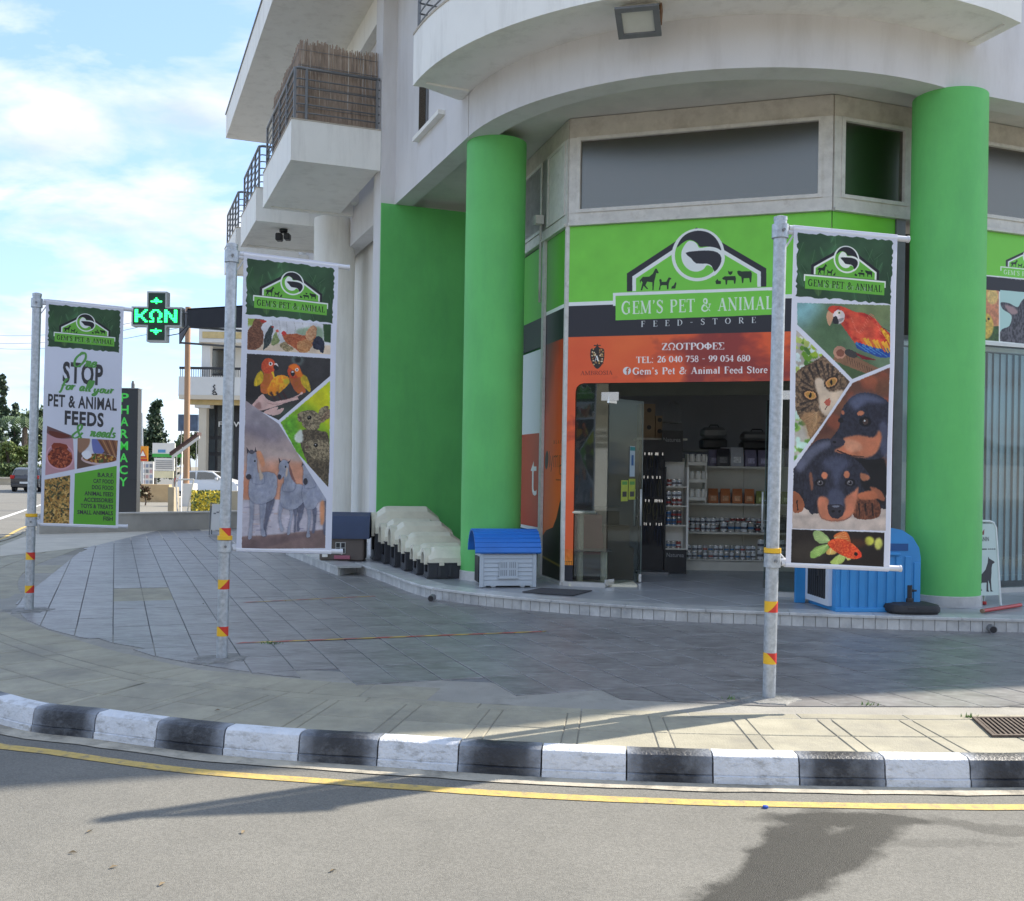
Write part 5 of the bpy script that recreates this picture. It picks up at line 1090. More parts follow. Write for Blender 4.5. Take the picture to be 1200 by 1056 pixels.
# platform outline
plt = [(336,641),(397,663.5),(418,659.5),(450,670),(483,682),(510,688.5),(560,695),(613,700.3),(667,704.5),(720,708.3),(800,713),(880,716),(960,719),(1050,722),(1200,725.5),(1330,728)]
PL_ = [G(u, v, ZP) for u, v in plt]
for p in PL_: p.z = 0
front = [Vector((x, y, 0)) for x, y in catmull([(p.x, p.y) for p in PL_[2:]], 6, False)]
left = PL_[:3]
plat_poly = [(p.x, p.y) for p in left[:2]]+[(p.x, p.y) for p in front]+[(14, 14), (14, 24), (-9, 34)]
platform = struct('platform', MB().prism(plat_poly, .10, ZP-.006), m_joint)
# tiles on the plaza (building grid)
gm = MB().prism(PZ2, .08, .1455); plaza = struct('plaza', gm, m_grout)
TW, TLn = .345, .69; cells = []
patch_cells = []
bseam = bcoord(G(133, 700, ZW))[1]
hole = [G(u, v, ZW) for u, v in ((126,690),(192,688),(196,703),(132,706))]
def clip_ok(cx_, cy_): return inside((cx_, cy_), PZ2) and not inside((cx_, cy_), plat_poly)
for i in range(-14, 30):
    for j in range(-40, 40):
        a = i*TLn+(TLn/2 if j % 2 else 0)*0; b = bseam+j*TW
        c = A(a+TLn/2, b+TW/2)
        if c.y < 6 or c.y > 30: continue
        corners = [A(a+q, b+r) for q in (.03, TLn-.03) for r in (.03, TW-.03)]
        k = sum(inside(q, PZ2) for q in corners); saw = -1.6 < c.x < .9
        if k < (3 if saw else 1) or all(inside(q, plat_poly) for q in corners) : continue
        if inside(c, hole): patch_cells.append((a, b)); continue
        u, v = proj((c.x, c.y, ZW))
        if u < -80 or u > 1290: continue
        cells.append((c.y+abs(c.x)*.3, a, b, (k < 4 and not saw)))
cells.sort()
def tile_mb(w, l, th, g=.005, ch=.003):
    return MB().loft([[(x, y, z) for x, y in ((g+d, g+d), (l-g-d, g+d), (l-g-d, w-g-d), (g+d, w-g-d))] for d, z in ((0, -th), (0, -ch), (ch, 0))])
tm = mesh_of('paving_tile', tile_mb(TW, TLn, .02), m_slate)
far = MB()
def clip_tile(a, b):
    poly = [A(a+q, b+r) for q, r in ((.005, .005), (TLn-.005, .005), (TLn-.005, TW-.005), (.005, TW-.005))]; c = A(a+TLn/2, b+TW/2)
    E_ = [(PZ[i], PZ[i+1]) for i in range(len(PZ)-1)]; E_.sort(key=lambda e: ((e[0]+e[1])/2-Vector((c.x, c.y, ZW))).length if (e[1]-e[0]).length < 3 else abs((c-e[0]).dot(Vector((-(e[1]-e[0]).y, (e[1]-e[0]).x, 0)).normalized())))
    for p, q in E_[:2]:
        t = (q-p).normalized(); n = Vector((-t.y, t.x, 0)); out = []
        for i in range(len(poly)):
            s_, e_ = poly[i], poly[(i+1) % len(poly)]; ds, de = (s_-p).dot(n), (e_-p).dot(n)
            if ds >= 0: out.append(s_)
            if (ds >= 0) != (de >= 0): out.append(s_.lerp(e_, ds/(ds-de)))
        poly = out
        if len(poly) < 3: return None
    return [(p.x, p.y) for p in poly]
for n_, (dd, a, b, cut) in enumerate(cells):
    if cut:
        pl = clip_tile(a, b)
        if pl:
            mb = MB().prism(pl, ZW-.01, ZW+.005)
            if n_ < 300: obj('paving_tile', mb, m_slate, plaza)
            else: far.add(mb.v, mb.f)
        continue
    P = A(a, b, ZW+.005+random.uniform(-.0012, .0012))
    if n_ < 300:
        o = obj('paving_tile', tm, None, None); o.parent = plaza; o.location = P; o.rotation_euler = (random.uniform(-.0012, .0012), random.uniform(-.0012, .0012), atan2(d1.y, d1.x))
    else:
        t = tile_mb(TW, TLn, .02); R = Matrix.Rotation(atan2(d1.y, d1.x), 4, 'Z'); far.add([R @ Vector(v)+P for v in t.v], t.f)
if far.v: tag(obj('paving_tile_field', far, m_slate, plaza), kind='stuff')
# concrete patch and warped mortar edge
if patch_cells:
    pm = MB()
    for a, b in patch_cells: pm.box(a+.002, a+TLn-.002, b+.002, b+TW-.002, ZW-.02, ZW+.001, TA)
    struct('concrete_patch', pm, m_pave)
# ------------------------------------------------------------------ pavement slabs along the kerb
rows = [(.156, .57), (.575, 1.02), (1.03, 1.17)]+[(1.18+.43*k, 1.18+.43*(k+1)-.008) for k in range(14)]
cnt = 0; slab_c = []
for r, (o0, o1) in enumerate(rows):
    i = (3 if r > 2 else 0); strip_next = False
    while i < N-6:
        ln = 1 if (strip_next and r < 2) else (5 if r != 2 else 8)
        j = i+ln
        if r >= 2 and r % 2 and False: pass
        m_ = off((i+j)//2, (o0+o1)/2)
        cs = [off(i, o0), off(j, o0), off(j, o1), off(i, o1)]
        if m_.y < 27 and (r < 3 or not sum(inside(c, PZ2) for c in cs) >= 3) and not inside(m_, plat_poly) and (r < 3 or m_.x < 1.0 or m_.x > 9):
            if r >= 3 and (sum(inside(c, PZ2) for c in cs) >= 2): pass
            else: slab_c.append((m_.length, i, j, o0, o1))
        i = j; strip_next = not strip_next
slab_c.sort(); farp = MB()
for n_, (dd, i, j, o0, o1) in enumerate(slab_c):
    z = ZW+random.uniform(-.002, .002) if j-i > 1 else ZW+.001; g = .003
    n = 1 if j-i <= 2 else 2
    ks = [i, j] if n == 1 else [i, (i+j)//2, j]
    ring = lambda o, zz, d: [off(k, o, zz)+(off(k+1, 0)-off(k-1, 0)).normalized()*((g+d) if k == i else (-(g+d) if k == j else 0)) for k in ks]
    lo = ring(o0+g, .11, 0)+ring(o1-g, .11, 0)[::-1]; mi_ = ring(o0+g, z-.005, 0)+ring(o1-g, z-.005, 0)[::-1]; hi = ring(o0+g+.005, z, .005)+ring(o1-g-.005, z, .005)[::-1]
    mb = MB().loft([lo, mi_, hi])
    if n_ < 300: obj('paving_slab', mb, m_pave, base)
    else: farp.add(mb.v, mb.f)
if farp.v: tag(obj('paving_slab_field', farp, m_pave, base), kind='stuff')
# mortar collar where plaza meets slabs
edge = [(p[0], p[1]) for p in PZ[3:25]]
E = resample([Vector((x, y, 0)) for x, y in edge], .12); rg = random.Random(8); vs = []
for i, p in enumerate(E):
    t = (E[min(i+1, len(E)-1)]-E[max(i-1, 0)]).normalized(); n_ = Vector((-t.y, t.x, 0)); 
    vs += [p-n_*(.42)+Vector((0, 0, ZW-.0028)), p+n_*(.30)+Vector((0, 0, ZW-.0008))]
struct('mortar_edge', MB().add(vs, [(2*i, 2*i+2, 2*i+3, 2*i+1) for i in range(len(E)-1)]), M('mortar', (.30, .285, .25), .9, .2, 6, bump=.5, bscale=60, dirt=(.18, .17, .16), dirt_scale=3))
# ------------------------------------------------------------------ platform: riser tiles, nosing, floor slabs
FR = resample(front, .125)
for i in range(len(FR)-1):
    p, q = FR[i], FR[i+1]; t = (q-p).normalized(); F = frame(p-Vector((-t.y, t.x, 0))*.012, t); L_ = (q-p).length
    if i < 130: obj('riser_tile', MB().box(.003, L_-.003, 0, .02, .14, ZP-.028, F), m_marb, platform)
NS = resample(front, .90); 
for i in range(len(NS)-1):
    seg = [p for p in resample(front, .15)][i*6:i*6+7]
    if len(seg) < 3: continue
    rings = []
    for k, p in enumerate(seg):
        t = (seg[min(k+1, len(seg)-1)]-seg[max(k-1, 0)]).normalized(); n_ = Vector((-t.y, t.x, 0)); e = t*(.003 if k == 0 else -.003 if k == len(seg)-1 else 0)
        rings.append([p-n_*.035+e+Vector((0, 0, ZP-.026)), p-n_*.035+e+Vector((0, 0, ZP-.002)), p-n_*.028+e+Vector((0, 0, ZP+.004)), p+n_*.30+e+Vector((0, 0, ZP+.004)), p+n_*.30+e+Vector((0, 0, ZP-.026))])
    obj('nosing_slab', MB().loft(rings), m_marb, platform)
m_floor = M('platform_marble', (.34, .35, .36), .32, .14, 2.5, dirt=(.24, .25, .26), dirt_scale=1.5, dirt_amt=.5, objvar=.06, bump=.04)
fm = mesh_of('floor_slab', tile_mb(.8, .8, .02), m_floor)
for i in range(-8, 14):
    for j in range(-16, 4):
        c = A(i*.8+.4, j*.8+.4)
        if not inside(c, plat_poly): continue
        if not all(inside(A(i*.8+q, j*.8+r), plat_poly) for q in (0, .8) for r in (0, .8)): continue
        u, v = proj((c.x, c.y, ZP))
        if u < 300 or u > 1300 or c.y > 20: continue
        o = obj('floor_slab', fm, None, None); o.parent = platform; o.location = A(i*.8, j*.8, ZP); o.rotation_euler = (0, 0, atan2(d1.y, d1.x))
sheet = MB().prism(plat_poly, ZP-.0059, ZP-.003); obj('floor_bed', sheet, m_floor, platform)
# lower side step on the left
sL = [left[1]+Vector((.0, -.02, 0)), left[0]]; t = (sL[1]-sL[0]).normalized(); F = frame(sL[0], t)
for k in range(16): obj('riser_tile', MB().box(k*.25+.003, k*.25+.247, -.012, .01, .14, ZP-.028, F), m_marb, platform)
obj('nosing_slab', MB().box(-.03, 4.0, -.35, .03, ZP-.026, ZP+.004, F), m_marb, platform)
F = frame(left[1], (left[2]-left[1])); L_ = (left[2]-left[1]).length
obj('riser_tile', MB().box(0, L_, -.02, .0, .14, ZP-.028, F), m_marb, platform)
# hazard tape on the plaza
m_ty = M('worn_yellow_tape', (.55, .36, .06), .6, .2, 10, dirt=(.2, .19, .18), dirt_scale=9, dirt_amt=.7); m_tr = M('worn_red_tape', (.42, .07, .05), .6, .2, 10, dirt=(.2, .19, .18), dirt_scale=9, dirt_amt=.6)
def tape(u0, v0, u1, v1, label, w_=.055):
    p = G(u0, v0, ZW+.009); q = G(u1, v1, ZW+.009); L_ = (q-p).length; F = frame(p, q-p); o = thing('floor_tape', label, 'tape', tuple(p))
    k = 0; x = 0
    while x < L_:
        x2 = min(L_, x+.16)
        mb = MB().add([F((x, -w_/2, .0)), F((x2, -w_/2, 0)), F((min(L_, x2+.08), w_/2, 0)), F((x+.08, w_/2, 0))], [(0, 1, 2, 3)])
        obj('tape_stripe', mb, m_ty if k % 2 else m_tr, o); x = x2; k += 1
tape(275, 753.5, 636, 740, 'long worn red and yellow tape line nearest the kerb on the grey tiles')
tape(283, 706, 440, 698.5, 'faded shorter red and yellow tape line near the left kennels', .04)
# drain grate in the pavement
g0 = G(1139, 842.5, ZW+.004); gx = (G(1215, 842.5, ZW)-G(1139, 842.5, ZW)).normalized(); 
gr = thing('drain_grate', 'rusty iron drain grate set in the sunlit pavement', 'grate', tuple(g0)); F = frame(G(1163, 864, ZW+.003), (1, 0)); FW, FL = .62, .44
gc = [G(u, v, ZW+.003) for u, v in ((1163, 864), (1262, 864), (1225, 842), (1139, 842))]
def sh_(p):
    s, t = p[0]/.62, p[1]/.44; return gc[0].lerp(gc[1], s).lerp(gc[3].lerp(gc[2], s), t)+Vector((0, 0, p[2]))
m_rust = M('rusty_iron', (.10, .075, .06), .8, .3, 20, bump=.3, metal=.2)
obj('pit', MB().add([sh_((0, 0, .001)), sh_((FW, 0, .001)), sh_((FW, FL, .001)), sh_((0, FL, .001))], [(0, 1, 2, 3)]), m_black, gr)
for b_ in ((0, FW, 0, .025), (0, FW, FL-.025, FL), (0, .025, .026, FL-.026), (FW-.025, FW, .026, FL-.026)): obj('grate_frame', MB().box(b_[0], b_[1], b_[2], b_[3], 0, .014, sh_), m_rust, gr)
for k in range(15): obj('grate_bar', MB().box(.035+k*.038, .052+k*.038, .026, FL-.026, .002, .011, sh_), m_rust, gr)
# small things lying about
for u, v, c, l in ((897, 947, (.02, .08, .4), 'blue bottle cap on the road beside the yellow line'),):
    P = G(u, v, 0); tag(obj('bottle_cap', MB().lathe([(.014, 0), (.016, .004), (.015, .012), (.008, .014)], P, 12), M('blue_cap', c, .4)), l, 'bottle cap')
lm = M('dead_leaf', (.16, .12, .07), .8, .3, 12)
for n_, (u, v) in enumerate(((285, 976), (133, 1017), (390, 1021), (85, 1000), (105, 975), (190, 1037), (255, 833), (238, 708), (335, 705))):
    P = G(u, v, .002 if v > 930 else ZW+.009); a = random.uniform(0, 6); s = .022
    mb = MB().add([P+Vector((cos(a)*s, sin(a)*s, .004)), P+Vector((-sin(a)*s*.4, cos(a)*s*.4, .012)), P+Vector((-cos(a)*s, -sin(a)*s, .003)), P+Vector((sin(a)*s*.4, -cos(a)*s*.4, .008))], [(0, 1, 2, 3)])
    tag(obj('dead_leaf', mb, lm), 'tiny dry leaf or scrap lying on the road and tiles', 'leaf', 'litter on the ground')
def weed(u, v, z, label, n=30, s=.05, col=(.12, .22, .05)):
    P = G(u, v, z); mb = MB(); rg = random.Random(int(u))
    for k in range(n):
        c = P+Vector((rg.gauss(0, s), rg.gauss(0, s*.4), 0)); a = rg.uniform(0, 6.28); l = rg.uniform(.02, .05); d = Vector((cos(a)*.5, sin(a)*.5, .8))*l; e = Vector((-sin(a), cos(a), 0))*.006
        mb.add([c-e, c+e, c+d], [(0, 1, 2)])
    tag(obj('weed', mb, M('weed_green', col, .7, .3, 20)), label, 'weed')
weed(318, 755-.0, ZW, 'weed tuft in the joint of the tile edge left of the middle pole'); weed(855, 820.5, ZW, 'small weed at the tile edge left of the macaw pole', 16, .03); weed(1018, 827, ZW, 'small weed at the tile edge right of the macaw pole', 18, .03); weed(1137, 841, ZW, 'small weed at the corner of the drain grate', 14, .02)
for u, v, l in ((507, 700.5, 'short grey drain pipe poking from the riser left of the blue roofed kennel'), (1163, 736.5, 'short dark drain pipe poking from the riser under the sandwich board')):
    P = G(u, v, .2); P = P+Vector((0, .06, 0)); d_ = Vector((-.15, -1, -.05)).normalized(); mb = MB().tube(P, P+d_*.12, .042, 16); 
    pp = thing('drain_pipe', l, 'pipe', tuple(P)); obj('barrel', mb, m_gmet, pp, smooth=True, auto=40); obj('mouth', MB().tube(P+d_*.119, P+d_*.122, .034, 16), m_black, pp)
# ------------------------------------------------------------------ banner poles
m_vinylw = M('white_vinyl_edge', (.72, .73, .78), .45, .02); m_rodw = M('white_tube', (.62, .63, .66), .35, .04)
def banner_stand(u, v, ang, art, label, bands, texts=None, dz=0):
    P = G(u, v, ZW+.004); o = thing('banner_stand', label, 'banner stand', tuple(P)); o.rotation_euler = (0, radians(.5), ang)
    H = 3.54; R = .047; rgc = random.Random(int(v)); cl_ = [((.20+rgc.uniform(-.05, .07))*cos(a_)*1.25, (.20+rgc.uniform(-.05, .07))*sin(a_)) for a_ in [2*pi*k_/18 for k_ in range(18)]]
    obj('footing', MB().loft([[(x, y, -.01) for x, y in cl_], [(x*.92, y*.92, .008) for x, y in cl_], [(x*.3, y*.3, .016) for x, y in cl_]]), M('footing_mortar', (.24, .235, .22), .95, .3, 14, bump=.9, bscale=45, dirt=(.11, .11, .105), dirt_scale=12, dirt_amt=.7), o, world=False)
    obj('pole', MB().tube((0, 0, -.05), (0, 0, H), R, 28), m_galv, o, smooth=True, auto=40, world=False)
    obj('pole_cap', MB().lathe([(R+.003, H-.02), (R+.003, H+.006), (R*.6, H+.014)], n=24), m_galv, o, smooth=True, auto=40, world=False)
    m_ry, m_rr = M('reflective_yellow', (.80, .46, .02), .4, .06), M('reflective_red', (.60, .035, .02), .4, .06)
    for z, flip in bands:
        hb = .082
        for kind in (0, 1):      # diagonal split band: red and yellow halves wrapped round the pole
            mb = MB(); n = 28; r2 = R+.0012+.0004*kind
            for k in range(n):
                a, b = 2*pi*k/n, 2*pi*(k+1)/n
                f = lambda a: max(0, min(1, .5+.62*cos(a)*(1 if flip else -1)))
                za, zb = z+hb*f(a), z+hb*f(b)
                lo = (z, z) if kind == 0 else (za, zb); hi = (za, zb) if kind == 0 else (z+hb, z+hb)
                p4 = [(r2*cos(a), r2*sin(a), lo[0]), (r2*cos(b), r2*sin(b), lo[1]), (r2*cos(b), r2*sin(b), hi[1]), (r2*cos(a), r2*sin(a), hi[0])]
                mb.add(p4, [(0, 1, 2, 3)])
            obj('hazard_band', mb, (m_rr if kind == 0 else m_ry) if flip else (m_ry if kind == 0 else m_rr), o, world=False)
    for z in (.965+dz, 3.44):
        c = obj('clamp', MB().lathe([(R, z-.055), (R+.014, z-.05), (R+.014, z+.05), (R, z+.055)], n=24), m_galv, o, smooth=True, auto=40, world=False)
        mb = MB().tube((R, 0, z), (R+.075, 0, z), .018, 10); obj('bolt', MB().tube((.0, -R-.012, z), (.0, -R-.03, z), .012, 6), m_gmet, c, world=False)
        sl = .03; zz = z+.03 if z > 2 else z-.02
        a = obj('arm', MB().tube((R+.02, 0, zz), (1.0, 0, zz-1.0*sl), .022, 14), m_rodw, o, smooth=True, auto=40, world=False)
        obj('arm_cap', MB().tube((1.0, 0, zz-1.0*sl), (1.012, 0, zz-1.0*sl), .026, 14), m_rodw, a, smooth=True, auto=40, world=False)
        obj('brace', mb.tube((R, 0, z-.11 if z > 2 else z+.06), (.13, 0, zz-.005), .007, 6), m_rodw, a, world=False)
    obj('clamp_tape', MB().lathe([(R+.0155, 1.02+dz), (R+.0155, 1.055+dz)], n=24), m_ry, o, world=False)
    # printed sheet: slightly rippled, wrapped over the arms
    x0, W = .095, .815; zt, zb = 3.47+.022, .945-.02+dz; nx, nz = 24, 60; mb = MB(); uv = []
    rg = random.Random(int(u)); ph = rg.uniform(0, 6)
    ysh = lambda s, t: -.024+sin(pi*t)*(.010*sin(ph+s*5.5+t*2.2)+.006*sin(ph*2+t*9+s*3)+.004)
    for j in range(nz+1):
        for i in range(nx+1):
            s, t = i/nx, j/nz; x = x0+W*s; edge = sin(pi*t)
            y = ysh(s, t)
            z = zt+(zb-zt)*t-.03*x
            mb.v.append((x, y, z)); uv.append((s, 1-t))
    for j in range(nz):
        for i in range(nx): a = j*(nx+1)+i; mb.f.append((a, a+nx+1, a+nx+2, a+1)); mb.mi.append(0)
    # thickness: back sheet
    nvt = len(mb.v); mb.v += [(x, y+.0015, z) for x, y, z in mb.v[:nvt]]; uv = uv+uv
    for j in range(nz):
        for i in range(nx): a = nvt+j*(nx+1)+i; mb.f.append((a, a+1, a+nx+2, a+nx+1)); mb.mi.append(0)
    s = obj('banner', mb, m_pic('banner_print', art.image('banner_print'), .42, trans=.30), o, smooth=True, world=False, uv=uv)
    # hem tubes around the arms
    for zz in (3.47, .945+dz): obj('hem', MB().tube((x0, 0, zz-.03*x0), (x0+W, 0, zz-.03*(x0+W)), .0265, 14), m_vinylw, s, smooth=True, auto=40, world=False)
    if texts: texts(s, lambda X, Y: (x0+W*X/128, zt+(zb-zt)*Y/396-.03*(x0+W*X/128)), lambda x, z: ysh((x-x0)/W, (z+.03*x-zt)/(zb-zt)))
    return o
def left_texts(s, f, yf):
    """X 0..128, Y 0..396 banner units"""
    def T(txt, X, Y, W, h, mat, bold=.003, align='l', n=-.040, **k):
        x, z = f(X, Y); wm = .815*W/128 if W else None
        lettering(txt, lambda p: Vector((p[0], yf(p[0], p[2])-.0022, p[2])), x, z, h*.00637*1.38, mat, s, width=wm, bold=bold, align=align, n=0, slant=-.03, world_=False, **k)
    T('STOP', 30, 142, 66, 36, m_ltb, .011, spacing=1.12); T('PET & ANIMAL', 7.5, 186, 113, 21.5, m_ltb, .005, spacing=1.08); T('FEEDS', 35, 216, 64, 24, m_ltb, .008, spacing=1.12)
    for i, t in enumerate(('B.A.R.F.', 'CAT FOOD', 'DOG FOOD', 'ANIMAL FEED', 'ACCESSORIES', 'TOYS & TREATS', 'SMALL ANIMALS', 'FISH')):
        w = (27, 34, 36, 48, 49, 54, 59, 16)[i]; T(t, 118.5, 305+i*11.1, w, 7.4, m_ltb, .0015, 'r')
    def script(strokes, X, Y, S, w=2.2):
        mb = MB()
        for pts in strokes:
            p = catmull(pts, 6, False); n_ = len(p); V_ = []
            d = np.gradient(p, axis=0); nr = np.stack([-d[:, 1], d[:, 0]], 1); nr /= (np.linalg.norm(nr, axis=1)[:, None]+1e-9)
            for i in range(n_):
                ww = w*(.45+.4*abs(sin(atan2(d[i][1], d[i][0]))))/2
                for sg in (1, -1):
                    q = (X+(p[i][0]+(10-p[i][1])*.28)*S+nr[i][0]*ww*sg, Y+p[i][1]*S+nr[i][1]*ww*sg); x, z = f(*q); V_.append((x, yf(x, z)-.0032, z))
            mb.add(V_, [(2*i, 2*i+1, 2*i+3, 2*i+2) for i in range(n_-1)])
        obj('script_lettering', mb, m_ltg, s, world=False)
    O = [(8,-6),(3,-4),(0,2),(1,9),(5,11),(9,7),(11,0),(9,-6),(5,-7),(3,-3)]
    sh = lambda st, dx: [[(x+dx, y) for x, y in q] for q in st]
    n_ = [[(0,4),(2,3.5),(1.6,10)],[(1.7,7),(4,3.6),(5.4,4.6),(4.8,9),(6.4,9.6),(7.6,8)]]
    e_ = [[(0,7.6),(3.6,6.4),(4,4),(2.4,3.4),(.6,5.2),(.6,8.4),(2.6,10),(5.4,8)]]
    r_ = [[(0,4),(1.6,3.8),(1.4,10)],[(1.5,6.6),(3,4),(5,4)]]; u_ = [[(0,4),(0,8.6),(1.8,10),(4.2,8),(4.6,4)],[(4.6,4),(4.4,9.4),(6.2,9.4)]]
    o_ = [[(3.4,3.8),(1,4.6),(.4,8),(2,10),(4.4,8.6),(4.6,5.4),(3.4,3.8),(6.2,5)]]; a_ = [[(4.4,4.4),(2,3.8),(.3,6.4),(1,9.8),(3.2,9),(4.6,4.4),(4.4,9.4),(6.2,8.8)]]
    l_ = [[(0,8),(3,3),(3.6,-4),(2.2,-4.4),(1.2,2),(1.4,9.4),(3.4,9.4)]]; f_ = [[(5,-4),(3,-5),(1.4,0),(.6,12),(-1,15)],[(-1,4.4),(5,3.6)]]
    y_ = [[(0,4),(0,8.4),(1.8,9.6),(4.2,7.6),(4.6,4)],[(4.6,4),(4,12),(1,15.4),(-1,13.6),(4.6,9),(6.6,8)]]; d_ = [[(4.4,4.4),(2,3.8),(.3,6.4),(1,9.8),(3.2,9),(4.8,4),(5.4,-4)],[(5.4,-4),(4.6,9.4),(6.4,9)]]
    s_ = [[(4.4,4.4),(2.4,3.6),(1.6,5.4),(4,7.6),(3.2,10),(.4,9.4)]]; amp = [[(9,4.6),(6,9.6),(2,11),(0,8.6),(2,5),(6,1),(6,-3),(3.6,-3.8),(2.4,-1),(5,5),(9.6,11)]]
    script([O]+sh(n_, 12.5)+sh(e_, 20.5), 47, 98, 1.42, 4.6)
    w1 = f_+sh(o_, 6)+sh(r_, 12); w2 = a_+sh(l_, 7)+sh(l_, 11); w3 = y_+sh(o_, 8)+sh(u_, 15)+sh(r_, 22)
    script(w1, 28, 143, 1.25, 4.2); script(w2, 58, 143, 1.25, 4.2); script(w3, 82, 145, 1.15, 4.2)
    script(amp, 48, 222, 1.6, 4.4); script(n_+sh(e_, 8.6)+sh(e_, 14.6)+sh(d_, 20.6)+sh(s_, 27.6), 76, 222, 1.3, 4.2)
_ol = lettering
def lettering(txt, T, x, y, size, mat, parent, width=None, bold=0, n=.004, align='l', slant=0, world_=True, **k):
    if world_: return _ol(txt, T, x, y, size, mat, parent, width, bold, n, align, slant, **k)
    vs, fs = text_mb(txt, size, width, bold, **k); w_ = vs[:, 0].max(); ox = x-(w_ if align == 'r' else 0)
    return obj('lettering', MB().add([T((ox+a, n, y+b+slant*a)) for a, b, _ in vs], fs), mat, parent, world=False)
bs1 = banner_stand(901, 819, atan2(.13, .91), art_right(), 'nearest banner pole with macaw, cat, puppies and goldfish photographs', [(.26, False), (.64, True)], dz=.055)
bs2 = banner_stand(260, 772.5, radians(20.5), art_mid(), 'middle banner pole with hens, parrots, rabbits and white horses photographs', [(.20, False), (.60, True), (1.04, False)])
bs3 = banner_stand(34, 715.5, radians(19.5), art_left(), 'farthest banner pole with one stop pet and animal feeds lettering', [(.20, True), (.57, False)], left_texts, dz=.03)
# ------------------------------------------------------------------ floodlight under the curved balcony
P = D(757, 20, 11.35); fl = thing('floodlight', 'rusty white floodlight hanging under the curved balcony', 'floodlight', (P.x, P.y, ZB))
F = lambda p: Vector((P.x, P.y, ZB-.03))+Matrix.Rotation(radians(-14), 3, 'Z') @ (Matrix.Rotation(radians(-27), 3, 'X') @ (Vector(p)*.95))+Vector((0, 0, -.05))
m_flw = M('cream_floodlight_paint', (.58, .56, .48), .5, .1, 8, dirt=(.3, .2, .12), dirt_scale=9, dirt_amt=.5)
body = MB().loft([[(-.30, -.34, -.20), (.18, -.34, -.20), (.18, .06, -.20), (-.30, .06, -.20)], [(-.24, -.26, -.06), (.14, -.26, -.06), (.14, .03, -.06), (-.24, .03, -.06)]], T=F)
obj('housing', body, m_flw, fl)
fr = MB()
for b_ in ((-.31, .19, -.35, -.29), (-.31, .19, .01, .07), (-.31, -.24, -.289, .009), (.12, .19, -.289, .009)): fr.box(b_[0], b_[1], b_[2], b_[3], -.235, -.20, F)
for k in range(4): q = ((-.31, .19, -.35, -.29), (-.31, .19, .01, .07), (-.31, -.24, -.289, .009), (.12, .19, -.289, .009))[k]; obj('bezel', MB().box(q[0], q[1], q[2], q[3], -.235, -.20, F), m_gmet, fl)
obj('lens', MB().box(-.24, .12, -.289, .009, -.212, -.206, F), M('floodlight_lens', (.62, .62, .55), .15, .1), fl)
obj('bracket', MB().box(.185, .20, -.2, -.05, -.2, .03, F), M('rusty_bracket', (.2, .10, .05), .8, .3, 10), fl); obj('bracket', MB().box(-.02, .2, -.16, -.10, .0, .03, F), M('rusty_bracket', (.2, .10, .05)), fl)
P = D(332, 286, 22); s_ = thing('security_light', 'small black light under the second balcony', 'light', tuple(P))
obj('base', MB().lathe([(.09, .05), (.09, .0), (.05, -.03)], (P.x, P.y, ZB-.06), 14), m_black, s_); obj('lamp_head', MB().rbox(P.x-.16, P.x-.02, P.y-.1, P.y+.1, ZB-.26, ZB-.10, .03), m_black, s_); obj('lamp_head', MB().rbox(P.x+.02, P.x+.15, P.y-.1, P.y+.1, ZB-.24, ZB-.10, .03), m_black, s_)
# ------------------------------------------------------------------ reed screen on the first balcony
rs = thing('reed_screen', 'brown reed screen tied round the balcony railing', 'reed screen', tuple(A(4.0, 1.0, 7.6)))
m_reed = M('reed', (.35, .27, .21), .9, .35, 30, objvar=0, dirt=(.42, .33, .25), dirt_scale=25, dirt_amt=.7, stretch=(1, 1, .15))
def reeds(p, q, zt, label=None):
    mb = MB(); L_ = (q-p).length; t = (q-p).normalized(); n_ = Vector((-t.y, t.x, 0)); x = 0; rg = random.Random(5)
    while x < L_:
        w_ = rg.uniform(.010, .02); c = p+t*x+n_*rg.uniform(-.012, .012); h = zt+rg.uniform(-.05, .05)+.035*sin(x*5); k = t*(w_/2); m = n_*.006; ln = t*rg.uniform(-.02, .02)
        mb.add([c-k-m, c+k-m, c+k+m, c-k+m]+[v+Vector((0, 0, h-7.6))+ln for v in (c-k-m, c+k-m, c+k+m, c-k+m)], [(0, 1, 5, 4), (1, 2, 6, 5), (2, 3, 7, 6), (3, 0, 4, 7), (4, 5, 6, 7)]); x += w_*.62
    return mb
z7 = Vector((0, 0, 7.6))
for p, q in ((A(4.13, OB-.16), A(4.13, .30)), (A(4.15, OB-.16), A(7.2, OB-.16))): obj('reed_panel', reeds(p+z7, q+z7, 8.93), m_reed, rs)
for z in (7.85, 8.2, 8.55, 8.8): obj('binding_wire', MB().path([A(4.105, .30, z), A(4.105, OB-.13, z), A(7.2, OB-.13, z)], .005), m_gmet, rs)
